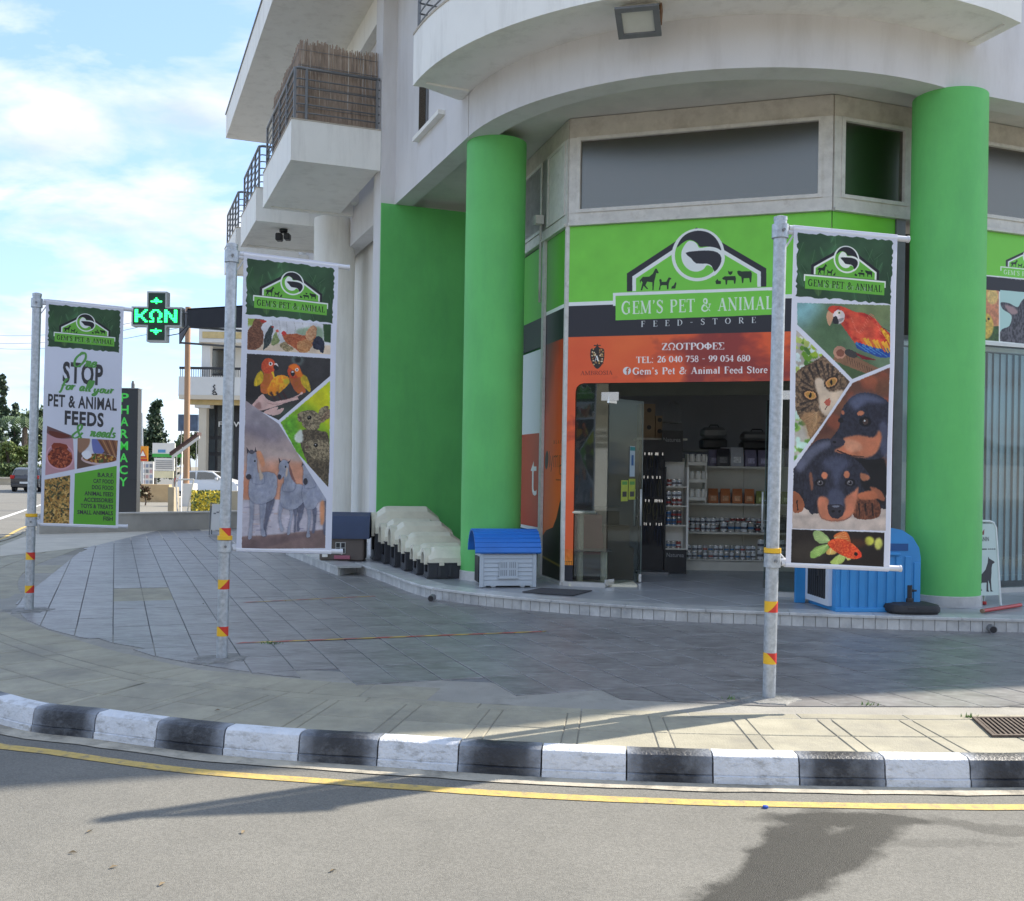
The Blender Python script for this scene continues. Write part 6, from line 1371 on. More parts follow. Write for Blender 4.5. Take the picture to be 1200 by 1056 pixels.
# ------------------------------------------------------------------ dog kennels
m_bei = M('beige_plastic', (.72, .68, .54), .5, .05, 6, dirt=(.52, .48, .38), dirt_scale=4, dirt_amt=.4); m_cha = M('charcoal_plastic', (.045, .048, .055), .5, .15, 8)
def kennel(u, v, L_, W, H, rz, label, hood=True):
    P = G(u, v, ZP+.004); o = thing('dog_kennel', label, 'dog kennel', tuple(P), rz, 'beige roofed kennels in a row along the green wall')
    hb = H*.50; e = .03; ti = .03
    # base tub, x forward from the door end (x=0), y depth
    pan = MB(); rg = lambda z, d: [(d, d, z), (L_-d, d, z), (L_-d, W-d, z), (d, W-d, z)]
    ow = W*.27
    # long walls and back, front wall in two cheeks beside the opening
    obj('base_wall', MB().loft([[(ti*1.2, 0+e*.8, .02), (L_-e, e*.8, .02), (L_-e, e*.8+.02, .02), (ti*1.2, e*.8+.02, .02)], [(0, 0, hb), (L_, 0, hb), (L_, .02, hb), (0, .02, hb)]]), m_cha, o, world=False)
    obj('base_wall', MB().loft([[(ti*1.2, W-e*.8-.02, .02), (L_-e, W-e*.8-.02, .02), (L_-e, W-e*.8, .02), (ti*1.2, W-e*.8, .02)], [(0, W-.02, hb), (L_, W-.02, hb), (L_, W, hb), (0, W, hb)]]), m_cha, o, world=False)
    obj('base_wall', MB().box(L_-.025, L_-.004, .021, W-.021, .02, hb), m_cha, o, world=False)
    for y0, y1 in ((.021, W/2-ow), (W/2+ow, W-.021)): obj('front_cheek', MB().box(.002, .03, y0, y1, .02, hb), m_cha, o, world=False)
    obj('front_sill', MB().box(.0, .04, W/2-ow+.001, W/2+ow-.001, .02, hb*.35), m_cha, o, world=False)
    obj('floor_pan', MB().box(-.01, L_-.02, .03, W-.03, 0, .03), m_cha, o, world=False)
    obj('rim', MB().loft([[(x, y, z) for x, y in ((-.012, -.012), (L_+.012, -.012), (L_+.012, W+.012), (-.012, W+.012))] for z in (hb-.012, hb+.004)]), m_cha, o, world=False)
    for k in range(3): x = L_*(.25+.25*k); obj('rib', MB().box(x-.02, x+.02, .0, .03, .03, hb-.014), m_cha, o, world=False)
    # roof shell: side profile across y, lofted along x
    def prof(s, zt):
        yw = W/2*s; zz = hb+.005; c = W/2
        return [(c-yw-.01, zz), (c-yw-.005, zz+(zt-zz)*.32), (c-yw*.62, zz+(zt-zz)*.82), (c-yw*.25, zt), (c+yw*.25, zt), (c+yw*.62, zz+(zt-zz)*.82), (c+yw+.005, zz+(zt-zz)*.32), (c+yw+.01, zz)]
    rings = []
    for x, s, zt in ((.0, 1.0, hb+(H-hb)*.62), (.03, 1.02, hb+(H-hb)*.70), (L_*.16, 1.02, H*.985), (L_*.22, 1.02, H), (L_*.50, 1.0, H), (L_*.78, 1.0, H), (L_*.96, 1.0, hb+(H-hb)*.62), (L_+.01, .99, hb+(H-hb)*.18)):
        rings.append([(x, y, z) for y, z in prof(s, zt)])
    obj('roof', MB().loft(rings), m_bei, o, smooth=True, auto=24, world=False)
    # arched hood around the door
    zt = hb+(H-hb)*.66
    def arch(x, r_, zt_, th=0): 
        return [(x, W/2+cos(pi*k/12)*(r_), hb*.9+ (zt_-hb*.9)*(.45+.55*sin(pi*k/12)) if 0 < k < 12 else hb*.9) for k in range(13)]
    outer0 = arch(-.05, ow+.045, zt+.05); inner0 = arch(-.05, ow, zt); outer1 = arch(.04, ow+.045, zt+.05); inner1 = arch(.04, ow, zt)
    mb = MB(); n_ = 13; mb.add(outer0+inner0+outer1+inner1, [])
    for k in range(12): mb.f += [(k, k+1, n_+k+1, n_+k), (2*n_+k, 3*n_+k, 3*n_+k+1, 2*n_+k+1), (k, 2*n_+k, 2*n_+k+1, k+1), (n_+k, n_+k+1, 3*n_+k+1, 3*n_+k)]; mb.mi += [0]*4
    obj('door_hood', mb, m_bei, o, smooth=True, auto=30, world=False)
    obj('door_opening', MB().add([(-.002, y, z) for x, y, z in arch(0, ow-.002, zt-.004)], [tuple(range(13))]), m_black, o, world=False)
    for x in (L_*.3, L_*.72): obj('latch', MB().rbox(x-.035, x+.035, -.028, -.012, hb-.035, hb+.03, .008), m_bei, o, world=False)
    return o
kz = radians(15)
kennel(439.5, 657.5, 1.12, .62, .88, kz, 'tallest beige roofed kennel against the green wall, farthest of the row')
kennel(451, 661, .95, .55, .70, kz, 'second kennel of the row, beige arched door behind the ridge of the third')
kennel(462.5, 665, .95, .54, .69, kz, 'third kennel of the row with long beige ridge roof')
kennel(475, 669.5, .88, .5, .56, kz, 'fourth kennel of the row, low beige roof with one visible arch')
kennel(489, 674, .80, .42, .44, kz, 'fifth and smaller kennel with little beige arched hood')
kennel(502, 678.5, .60, .40, .43, kz, 'smallest beige and charcoal kennel at the front of the row beside the green column')
# navy kennel on the left side step
P = G(374, 657, ZP+.004); o = thing('dog_kennel', 'navy roofed kennel with brown body on the side step behind the horse banner', 'dog kennel', tuple(P), radians(3))
m_navy = M('navy_plastic', (.03, .05, .11), .45, .1, 6); m_brn = M('brown_plastic', (.13, .105, .09), .6, .1, 6)
obj('body', MB().rbox(0, .72, 0, .5, .0, .40, .03), m_brn, o, world=False)
obj('roof', MB().loft([[(x, y, z) for y, z in ((-.04, .36), (-.02, .56), (.06, .72), (.25, .78), (.44, .72), (.52, .56), (.54, .36))] for x in (-.06, .0, .74, .80)]), m_navy, o, smooth=True, auto=30, world=False)
obj('window', MB().box(.26, .42, -.012, 0, .12, .30), M('pale_plastic', (.5, .5, .47), .5), o, world=False)
for x in (.27, .35): 
    for z in (.13, .215): obj('pane', MB().box(x, x+.06, -.015, -.012, z, z+.075), m_black, o, world=False)
obj('flower_box', MB().rbox(.24, .50, -.05, -.013, .03, .09, .01), M('pink_plastic', (.4, .12, .17), .5), o, world=False)
obj('water_bowl', MB().rbox(.05, .14, -.05, -.001, .06, .14, .01), m_white, o, world=False)
# blue roofed kennel by the column
P = G(562, 688.5, ZP+.004); o = thing('dog_kennel', 'pale grey kennel with bright blue curved roof and lattice window beside the left green column', 'dog kennel', tuple(P), radians(11))
m_lg = M('pale_grey_plastic', (.46, .51, .55), .45, .04, 5); m_bl = M('blue_plastic', (.02, .17, .58), .38, .08, 4); W_, D_, HB = .74, .55, .43
for k in range(7): obj('side_board', MB().loft([[(0.02, z, q) for z, q in ((.0-.006, .04+k*.055), (.006, .04+k*.055+.052), (.03, .04+k*.055+.052), (.03, .04+k*.055))], [(W_-.02, z, q) for z, q in ((.0-.006, .04+k*.055), (.006, .04+k*.055+.052), (.03, .04+k*.055+.052), (.03, .04+k*.055))]]), m_lg, o, world=False)
obj('body', MB().box(.025, W_-.025, .03, D_, .04, HB+.1), m_lg, o, world=False)
for x in (.0, W_-.05): obj('corner_post', MB().rbox(x, x+.05, -.014, .04, 0, HB, .008), m_lg, o, world=False)
obj('skirt', MB().box(.05, W_-.05, -.012, .02, .022, .06), m_lg, o, world=False)
for x in (.02, .15, .53, .66): obj('foot', MB().rbox(x, x+.06, .0, .06, 0, .03, .006), m_lg, o, world=False)
obj('front_opening', MB().box(.0, .024, .12, D_-.12, .05, .38), m_black, o, world=False)
rf_ = []
for k in range(15):
    a = radians(-78+156*k/14); rf_.append((D_/2+.34*sin(a)*1.0, HB-.03+.36*cos(a)*.98-.02))
rr = MB().loft([[(x, y, z) for y, z in rf_]+[(x, D_/2+(y-D_/2)*.94, z-.018) for y, z in rf_[::-1]] for x in (-.07, W_+.05)]); obj('roof', rr, m_bl, o, smooth=True, auto=20, world=False)
for k in range(1, 14): y, z = rf_[k]; obj('roof_rib', MB().tube((-.075, y, z), (W_+.055, y, z), .006, 6), m_bl, o, smooth=True, world=False)
wn = obj('window', MB().loft([[(x, y, z) for x, z in [(.25, .13), (.49, .13), (.49, .30)]+[(.37+.12*cos(pi*k/10), .30+.06*sin(pi*k/10)) for k in range(1, 10)]+[(.25, .30)]] for y in (-.012, -.022)]), m_lg, o, world=False)
for x in (.265, .38):
    for z in (.15, .25): 
        for i in range(4): obj('lattice_slot', MB().box(x+i*.024, x+i*.024+.012, -.0235, -.0222, z, z+.075), M('lattice_grey', (.25, .28, .31), .6), wn, world=False)
obj('sill', MB().box(.235, .505, -.035, -.013, .115, .135), m_lg, o, world=False)
# blue barrel kennel at the right
P = G(979, 717, ZP+.004); o = thing('dog_kennel', 'all blue barrel topped kennel with white grille door under the macaw banner', 'dog kennel', tuple(P), radians(5))
m_b2 = M('sky_blue_plastic', (.035, .25, .56), .42, .08, 3); W_, D_, HH = .97, .80, .93
prof = [(0, 0), (0, .60)]+[(.33-.33*cos(radians(a)), .60+.33*sin(radians(a))) for a in (20, 45, 70, 90)]+[(W_-.33+.33*sin(radians(a)), .60+.33*cos(radians(a))) for a in (0, 20, 45, 70)]+[(W_, .60), (W_, 0)]
obj('shell', MB().loft([[(x, y, z) for x, z in prof] for y in (.0, D_)]), m_b2, o, smooth=True, auto=25, world=False)
for k in range(9): x = .05+k*.105; zt = .62 if 0 < k < 8 else .55; obj('panel_rib', MB().rbox(x, x+.07, -.014, .0, .03, zt, .006), m_b2, o, world=False)
obj('vent_ledge', MB().rbox(.20, .72, -.045, -.0145, .63, .66, .008), m_b2, o, world=False); obj('vent_slot', MB().box(.22, .82, -.006, .002, .68, .76), M('deep_blue', (.01, .08, .25), .5), o, world=False)
obj('foot_rail', MB().rbox(-.01, W_+.01, -.03, .02, 0, .05, .01), m_b2, o, world=False)
dr_ = obj('door_frame', MB().box(-.05, -.001, .10, D_-.02, .05, .74), M('white_door_plastic', (.62, .66, .72), .4), o, world=False)
for k in range(8): y = .19+k*.065; obj('grille_bar', MB().box(-.062, -.052, y, y+.016, .12, .68), m_cha, dr_, world=False)
obj('grille_back', MB().box(-.0515, -.050, .17, D_-.1, .12, .68), m_black, dr_, world=False)
obj('latch', MB().rbox(-.075, -.05, .33, .40, .36, .50, .01), m_black, dr_, world=False); obj('rim', MB().box(-.16, -.051, D_-.03, D_+.03, .0, .80), m_b2, o, world=False)
# parasol base
P = G(1077, 721, ZP+.004); o = thing('parasol_base', 'black weighted parasol base with short tube in front of the right green column', 'parasol base', tuple(P), radians(4))
mb = MB(); R4 = lambda s, z: [(s*.29*(abs(cos(t))**.45)*(1 if cos(t) >= 0 else -1), .24+s*.24*(abs(sin(t))**.45)*(1 if sin(t) >= 0 else -1), z) for t in [2*pi*k/32 for k in range(32)]]
obj('weight', mb.loft([R4(.9, 0), R4(1, .03), R4(1, .07), R4(.94, .10), R4(.5, .115)]), M('black_rubber', (.028, .028, .03), .7, .2, 10, bump=.2), o, smooth=True, auto=35, world=False)
obj('collar', MB().lathe([(.045, .11), (.045, .15), (.034, .16)], (0, .24, 0), 16), m_black, o, smooth=True, auto=40, world=False); obj('tube', MB().tube((0, .24, .15), (0, .24, .30), .03, 16), m_black, o, smooth=True, auto=40, world=False); obj('knob', MB().tube((.03, .24, .24), (.08, .24, .24), .014, 8), m_black, o, world=False)
obj('plug', MB().rbox(-.13, -.03, .0, .05, .05, .085, .01), m_black, o, world=False)
# sandwich board
P = G(1150, 712, ZP+.004)+Vector((0, .12, 0)); o = thing('sandwich_board', 'white framed sandwich board with crown and black dog beside the right green column', 'sandwich board', tuple(P), radians(20))
m_fr = M('white_frame', (.66, .70, .68), .4); m_bd = M('pale_green_board', (.50, .60, .56), .5, .03)
W_, H_ = .36, .99
for s, tl in ((0, .10), (1, -.10)):
    Tt = lambda p, s=s, tl=tl: Vector((p[0], p[1]*1+(s*.26)+tl*p[2], p[2]))
    pts = [Tt(p) for p in [(-.12, 0, 0), (-.12, 0, H_-.08), (-.09, 0, H_-.02), (-.03, 0, H_), (W_-.09, 0, H_), (W_-.03, 0, H_-.02), (W_, 0, H_-.08), (W_, 0, 0)]]
    obj('frame', MB().path(pts, .015, 8), m_fr, o, smooth=True, auto=50, world=False)
    bdp = obj('board', MB().box(-.105, W_-.015, -.004, .004, .12, H_-.03, Tt), m_bd, o, world=False)
    if s == 0:
        TT = lambda p: Tt((p[0], -.0055, p[1])); poly = lambda q, nm, m=m_ltb: obj(nm, MB().add([TT(x) for x in q], [tuple(range(len(q)))]), m, bdp, world=False)
        cxx = .12
        poly([(cxx-.05, .83), (cxx+.05, .83), (cxx+.062, .90), (cxx+.03, .865), (cxx+.0, .91), (cxx-.03, .865), (cxx-.062, .90)], 'crown', M('dark_red_print', (.2, .03, .03), .5))
        vs, fs = text_mb('ROYAL CANIN', .075, .34, .0005); obj('lettering', MB().add([TT((-.10+a, .755+b)) for a, b, _ in vs], fs), m_ltb, bdp, world=False)
        poly([(-.10, .655), (.20, .655), (.20, .668), (-.10, .668)], 'rule_line'); 
        for k in range(4): poly([(.22+k*.03, .655), (.24+k*.03, .655), (.24+k*.03, .668), (.22+k*.03, .668)], 'rule_dot')
        poly([(-.02,.30),(.03,.32),(.10,.37),(.16,.42),(.20,.50),(.215,.575),(.23,.55),(.25,.54),(.30,.515),(.305,.50),(.27,.485),(.255,.44),(.25,.38),(.235,.30),(.235,.18),(.26,.165),(.215,.163),(.21,.25),(.19,.30),(.185,.18),(.20,.163),(.155,.165),(.165,.27),(.10,.27),(.06,.24),(.09,.18),(.05,.165),(.03,.23),(.04,.27),(-.01,.22),(-.06,.17),(-.09,.17),(-.03,.24)], 'dog_silhouette')
    else:
        pass
obj('spreader', MB().box(-.12, -.10, .03, .23, .20, .22), m_fr, o, world=False)
# red tubes lying on the platform
for (u0, v0, u1, v1, l) in ((1152, 716, 1196, 709, 'long red plastic tube lying on the platform before the sandwich board'), (1143, 706, 1156, 707, 'short red tube end at the foot of the right green column')):
    p, q = G(u0, v0, ZP+.03), G(u1, v1, ZP+.03); o = thing('red_tube', l, 'tube', tuple(p)); obj('barrel', MB().tube(p, q, .022, 12), M('red_plastic', (.45, .03, .03), .4, .1), o, smooth=True, auto=40); obj('end_cap', MB().tube(p+(p-q).normalized()*.03, p, .024, 12), M('wood_end', (.25, .16, .10), .7), o)
# doormat
o = thing('doormat', 'thin dark grey doormat before the shop side window', 'doormat', tuple(G(650, 692, ZP))); mt = [G(u, v, ZP+.008) for u, v in ((612, 694), (634, 689.5), (694, 692.5), (672, 698))]
obj('mat', MB().prism([(p.x, p.y) for p in mt], ZP+.0045, ZP+.016), M('grey_mat', (.07, .07, .075), .95, .25, 60, bump=.6, bscale=200), o)
# ------------------------------------------------------------------ shop interior, seen through the open door
m_shelf = M('shelf_enamel', (.66, .63, .55), .5, .06, 4); m_card = M('plywood', (.30, .22, .14), .8, .1, 6)
gX0, gX1, gY = G(803, 668, ZP).x, 6.2, G(803, 668, ZP).y
gond = thing('shelf_unit', 'long cream gondola shelving facing the door with rows of tins', 'shelving', (gX0, gY, ZP))
obj('kick_plate', MB().box(gX0, gX1, gY, gY+.5, ZP, ZP+.15), m_shelf, gond); obj('back_panel', MB().box(gX0, gX1, gY+.5, gY+.53, ZP, 2.05), m_shelf, gond)
SZ = [ZP+.17, .895, 1.345, 1.93]
for k, z in enumerate(SZ): obj('shelf', MB().box(gX0, gX1, gY+(0 if k == 0 else .08 if k < 3 else .16), gY+.5, z-.03, z), m_shelf, gond)
for x in (gX0, gX0+1.0, gX0+2.0, gX0+2.97): obj('upright', MB().box(x, x+.03, gY+.46, gY+.499, ZP+.15, 2.0), m_shelf, gond)
TIN = ((.74, .75, .75), (.30, .06, .05), (.10, .10, .11), (.42, .40, .36), (.5, .5, .5))
def proto(name, mb, mats, bands=()):
    me = mesh_of(name, mb, mats); me.shade_smooth(); me.set_sharp_from_angle(angle=radians(40)); return me
def tin_me(r, h, ci, key):
    mb = MB(); n = 14
    mb.lathe([(r, 0), (r, .01)], n=n, mi=1); mb.lathe([(r*.985, .0101), (r*.985, h*.30)], n=n, mi=0); mb.lathe([(r*.99, h*.3001), (r*.99, h*.55)], n=n, mi=2); mb.lathe([(r*.985, h*.5501), (r*.985, h-.01)], n=n, mi=0); mb.lathe([(r, h-.0099), (r, h)], n=n, mi=1)
    return mesh_of('tin', mb, [M('tin_label_%s' % key, TIN[ci], .5, .1, 30), m_chrome, M('tin_band_%s' % key, ((.12, .12, .14), (.5, .5, .5), (.4, .05, .04), (.05, .15, .3), (.35, .08, .06))[ci], .5, .3, 40)])
tins = [tin_me(.037, .108, i, 'abcde'[i]) for i in range(5)]; bigs = [tin_me(.05, .16, i, 'abcde'[i]) for i in (0, 3)]
def shelf_row(meshes, x0, x1, y, z, step, name, cat, label, group, layers=1, hstep=.108):
    x = x0; rg = random.Random(int(x0*100+z*37))
    while x < x1:
        for l in range(layers):
            me = meshes(x, rg) if callable(meshes) else rg.choice(meshes); o = bpy.data.objects.new(name, me); COL.objects.link(o); o.location = (x+rg.uniform(-.004, .004), y+rg.uniform(-.012, .012), z+l*hstep); o.rotation_euler = (0, 0, rg.uniform(0, 6)); tag(o, label, cat, group)
        x += step*rg.uniform(.97, 1.06)
def jar_m(k):
    return mesh_of('tub', MB().lathe([(.05, 0), (.052, .01), (.052, .13), (.045, .14), (.045, .165)], n=14), M('tub_%s' % k, (.5, .48, .42) if k == 'a' else (.35, .37, .40), .4, .1, 30))
wt = [tins[0], tins[0], tins[3], tins[4]]
shelf_row(wt, gX0+.07, gX0+1.12, gY+.1, SZ[0]+.001, .083, 'food_tin', 'tin', 'small white labelled food tin stacked two high on the lowest shelf', 'tins on the lowest shelf', 2)
shelf_row([bigs[0]], gX0+1.2, gX0+1.9, gY+.12, SZ[0]+.001, .108, 'food_tin', 'tin', 'wider pale food tin at the right of the lowest shelf', 'wide tins on the lowest shelf', 2, .16)
shelf_row([tins[0], tins[0], tins[4]], gX0+.05, gX0+.5, gY+.15, SZ[1]+.001, .080, 'food_tin', 'tin', 'narrow tin stacked two high at the left of the second shelf', 'tins on the second shelf', 2)
shelf_row([bigs[0], bigs[1], tins[2]], gX0+.62, gX0+1.35, gY+.16, SZ[1]+.001, .105, 'food_tin', 'tin', 'mixed white and dark tin in the middle of the second shelf', 'mixed tins on the second shelf', 1)
def bag_me(w_, h, d, c, key):
    rings = []
    for z, s, t in ((0, 1, 1), (h*.1, 1.03, 1.05), (h*.55, 1, .9), (h*.88, .98, .35), (h, .98, .08)): rings.append([(x*w_/2*s, y*d/2*t, z) for x, y in ((-1, -1), (-.5, -1.1), (.5, -1.1), (1, -1), (1, 1), (-1, 1))])
    mb = MB().loft(rings); mb.box(-w_*.30, w_*.30, -d*.60, -d*.56, h*.18, h*.5, mi=1)
    return mesh_of('feed_bag', mb, [M('bag_%s' % key, c, .4, .12, 10), M('bag_label_%s' % key, tuple(min(.7, x*1.6+.12) for x in c), .4, .4, 25)])
bags = dict(orange=bag_me(.15, .23, .08, (.50, .16, .05), 'orange'), green=bag_me(.18, .20, .09, (.26, .30, .07), 'green'), white=bag_me(.2, .30, .1, (.45, .46, .5), 'white'), black=bag_me(.2, .28, .1, (.04, .04, .05), 'black'), violet=bag_me(.18, .26, .1, (.22, .2, .3), 'violet'))
def put_bags(keys, x0, y, z, step, label, group, rz=.1):
    for i, k in enumerate(keys):
        o = bpy.data.objects.new('feed_bag', bags[k]); COL.objects.link(o); o.location = (x0+i*step, y, z); o.rotation_euler = (0, 0, random.uniform(-rz, rz)); tag(o, label, 'feed bag', group)
shelf_row([tins[0], tins[1], tins[4]], gX0+.05, gX0+1.3, gY+.34, SZ[1]+.001, .082, 'food_tin', 'tin', 'tin in the rear row of the second shelf', 'rear tins on the second shelf', 2)
shelf_row([jar_m('a'), jar_m('b')], gX0+.62, gX0+2.6, gY+.38, SZ[2]+.001, .12, 'tub', 'tub', 'pale supplement tub in the rear row of the third shelf', 'rear tubs on the third shelf', 1)
put_bags(['violet', 'white', 'orange', 'black', 'violet', 'white', 'green', 'orange'], gX0+.5, gY+.40, SZ[3]+.001, .2, 'tall bag in the rear row of the top shelf', 'rear bags on the top shelf')
put_bags(['black']*3+['white'], gX0+1.52, gY+.2, SZ[1]+.001, .2, 'dark feed pouch at the right end of the second shelf', 'pouches on the second shelf')
put_bags(['orange']*4, gX0+.45, gY+.18, SZ[2]+.001, .19, 'orange treat pouch on the third shelf', 'orange pouches on the third shelf')
put_bags(['green']*7, gX0+1.22, gY+.18, SZ[2]+.001, .195, 'olive green snack box pouch on the third shelf', 'green pouches on the third shelf')
put_bags(['black', 'white', 'violet', 'violet', 'white', 'violet', 'black'], gX0+.62, gY+.28, SZ[3]+.001, .215, 'large standing feed bag on the top shelf', 'bags on the top shelf')
# lower front shelf rack with white jars, left end of the gondola
rx, ry = D(806, 600, 15.5).x, 15.5
rk = thing('jar_rack', 'small cream rack of white jars at the left end of the gondola', 'rack', (rx, ry, ZP)); JW = .26
RZ = [1.45, 1.72, 1.98]
for z in RZ: obj('shelf', MB().box(rx, rx+JW, ry, ry+.25, z-.05, z), m_shelf, rk)
for x in (rx-.015, rx+JW): obj('side', MB().box(x, x+.015, ry, ry+.26, 1.36, 2.1), m_shelf, rk)
jar = mesh_of('jar', MB().lathe([(.042, 0), (.045, .01), (.045, .09), (.036, .1), (.036, .12)], n=14), M('white_jar', (.74, .72, .66), .4, .06))
for z in RZ:
    for x in (.07, .17, .26):
        o = bpy.data.objects.new('jar', jar); COL.objects.link(o); o.location = (rx+x, ry+.1, z+.001); tag(o, 'white supplement jar on the small rack beside the gondola', 'jar', 'jars on the small rack')
# tower display
tx, ty = D(779.5, 600, 15.35).x, 15.35
tw = thing('display_tower', 'narrow black cardboard display tower stocked with red and blue tins', 'display stand', (tx, ty, ZP)); TWW = .33
obj('base', MB().box(tx, tx+TWW, ty, ty+.34, ZP, .66), m_black, tw); obj('header', MB().box(tx-.05, tx+TWW*.8, ty+.1, ty+.13, 1.98, 2.45), m_black, tw); obj('back', MB().box(tx, tx+TWW, ty+.30, ty+.34, .661, 1.979), m_white, tw)
for x in (tx-.02, tx+TWW-.01): obj('side', MB().box(x, x+.03, ty+.0, ty+.34, .661, 1.9), m_black if x < tx else m_white, tw)
TZ = [.68, 1.03, 1.32, 1.61]
for z in TZ: obj('shelf', MB().box(tx+.011, tx+TWW-.011, ty-.01, ty+.30, z-.02, z), m_shelf, tw)
vs, fs = text_mb('Naturea', .09, .26, .001)
obj('lettering', MB().add([(tx+.03+a, ty-.002, .55+b) for a, b, _ in vs], fs), M('grey_print', (.30, .30, .30), .5), tw); obj('lettering', MB().add([(tx-.03+a, ty+.098, 2.28+b) for a, b, _ in vs], fs), M('grey_print', (.30, .30, .30)), tw)
redt = [tins[1], tins[1], tins[0]]; blut = tin_me(.037, .1, 0, 'f'); blut.materials[0] = M('tin_label_blue', (.05, .15, .32), .5)
for k, (z, ms, ly) in enumerate(((TZ[0], [tins[1], tins[3]], 1), (TZ[1], [blut, tins[2]], 2), (TZ[2], [tins[1], tins[0], tins[2]], 2), (TZ[3], redt, 1))):
    shelf_row(ms, tx+.06, tx+TWW-.05, ty+.06, z+.001, .078, 'food_tin', 'tin', ('red tin on the lowest tier of the display tower', 'blue tin on the second tier of the display tower', 'red and white tin on the third tier of the display tower', 'red tin on the top tier of the display tower')[k], ('tower tier one tins', 'tower tier two tins', 'tower tier three tins', 'tower tier four tins')[k], ly)
# dark hanging accessory rack: leads and harnesses
hx, hy = D(754, 600, 15.2).x, 15.2
hr = thing('lead_rack', 'black rack hung with dark leads and harnesses left of the display tower', 'rack', (hx, hy, ZP))
obj('panel', MB().box(hx-.05, hx+.34, hy+.2, hy+.24, ZP, 2.3), m_black, hr); obj('foot', MB().box(hx-.08, hx+.37, hy-.1, hy+.3, ZP, ZP+.04), m_gmet, hr)
rg = random.Random(3)
for k in range(34):
    x = hx+rg.uniform(0, .3); z = rg.choice((2.1, 1.75, 1.4, 1.05)); l = rg.uniform(.2, .34); y = hy+rg.uniform(.04, .17)
    ow_ = rg.uniform(.02, .04); obj('lead', MB().path([(x, y, z), (x-ow_, y, z-l*.5), (x-ow_*.6, y, z-l), (x+ow_*.6, y, z-l), (x+ow_, y, z-l*.5), (x, y, z)], .007, 5), M('lead_%d' % (k % 4), ((.02, .02, .025), (.05, .05, .06), (.02, .03, .06), (.10, .09, .05))[k % 4], .6), hr)
    obj('clip', MB().box(x-.008, x+.008, y-.012, y, z-.03, z+.01), m_chrome, hr)
# wall shelf with boxes and cage
sx0, sx1 = D(745, 514, 15.8).x, D(803, 514, 15.8).x
zs_ = D(780, 514, 15.8).z
ws = thing('wall_shelf', 'cream wall shelf high at the left with brown boxes and a cage', 'shelf', (sx0, 15.8, zs_)); obj('board', MB().box(sx0, sx1, 15.6, 16.1, zs_-.03, zs_), m_shelf, ws)
for x in (sx0+.05, sx1-.1): obj('bracket', MB().box(x, x+.02, 15.7, 16.1, zs_-.2, zs_-.031), m_shelf, ws)
def box_thing(x, w_, z, h, label, y=15.65, d=.3):
    o = thing('nest_box', label, 'box', (x, y, z)); obj('carton', MB().box(x, x+w_, y, y+d, z, z+h), m_card, o); obj('hole', MB().tube((x+w_*.62, y-.002, z+h*.62), (x+w_*.62, y+.004, z+h*.62), .035, 14), m_black, o)
bx0 = D(749, 510, 15.65).x
box_thing(bx0, .24, zs_+.001, .26, 'lower plywood nest box on the high shelf, left stack'); box_thing(bx0, .24, zs_+.262, .26, 'upper plywood nest box on the high shelf, left stack'); box_thing(bx0+.25, .10, zs_+.001, .17, 'lower small nest box beside the bird cage'); box_thing(bx0+.25, .10, zs_+.172, .17, 'upper small nest box beside the bird cage')
cgx = bx0+.52; cg = thing('bird_cage', 'dark domed bird cage on the high shelf', 'cage', (cgx, 15.8, zs_+.001)); cr_ = .15
obj('tray', MB().lathe([(cr_+.01, 0), (cr_+.015, .05), (cr_, .06)], (cgx, 15.8, zs_+.001), 20), m_black, cg)
for k in range(14):
    a = 2*pi*k/14; c_, s_2 = cos(a), sin(a); obj('bar', MB().path([(cgx+c_*cr_, 15.8+s_2*cr_, zs_+.06), (cgx+c_*cr_, 15.8+s_2*cr_, zs_+.42), (cgx+c_*cr_*.8, 15.8+s_2*cr_*.8, zs_+.52), (cgx+c_*.03, 15.8+s_2*.03, zs_+.58)], .004, 4), m_gmet, cg)
obj('ring', MB().lathe([(cr_+.004, .24), (cr_+.004, .255), (cr_-.004, .255), (cr_-.004, .24)], (cgx, 15.8, zs_), 24), m_gmet, cg)
# pet carriers on top of the gondola
for x, w_, h, l in ((gX0+.35, .4, .36, 'black pet carrier on top of the shelving, left'), (gX0+1.0, .5, .30, 'charcoal pet carrier on top of the shelving, middle'), (gX0+1.75, .36, .42, 'tall dark pet carrier on top of the shelving, right')):
    o = thing('pet_carrier', l, 'pet carrier', (x, gY+.6, 2.2)); obj('tub', MB().rbox(x, x+w_, gY+.55, gY+.95, 2.2, 2.2+h*.5, .05), m_cha, o, smooth=True, auto=40); obj('lid', MB().rbox(x+.01, x+w_-.01, gY+.56, gY+.94, 2.2+h*.501, 2.2+h, .07), m_gmet, o, smooth=True, auto=40); obj('handle', MB().path([(x+w_*.3, gY+.7, 2.2+h), (x+w_*.35, gY+.7, 2.2+h+.04), (x+w_*.65, gY+.7, 2.2+h+.04), (x+w_*.7, gY+.7, 2.2+h)], .01), m_black, o)
o = thing('storage_shelf', 'dark high storage shelf behind the gondola', 'shelf', (gX0, gY+.5, 2.18)); obj('board', MB().box(gX0, gX1, gY+.54, gY+1.1, 2.16, 2.198), m_gmet, o)
for x in (gX0, gX0+1.8, gX1-.05): obj('post', MB().box(x, x+.04, gY+1.0, gY+1.04, ZP, 2.159), m_gmet, o)
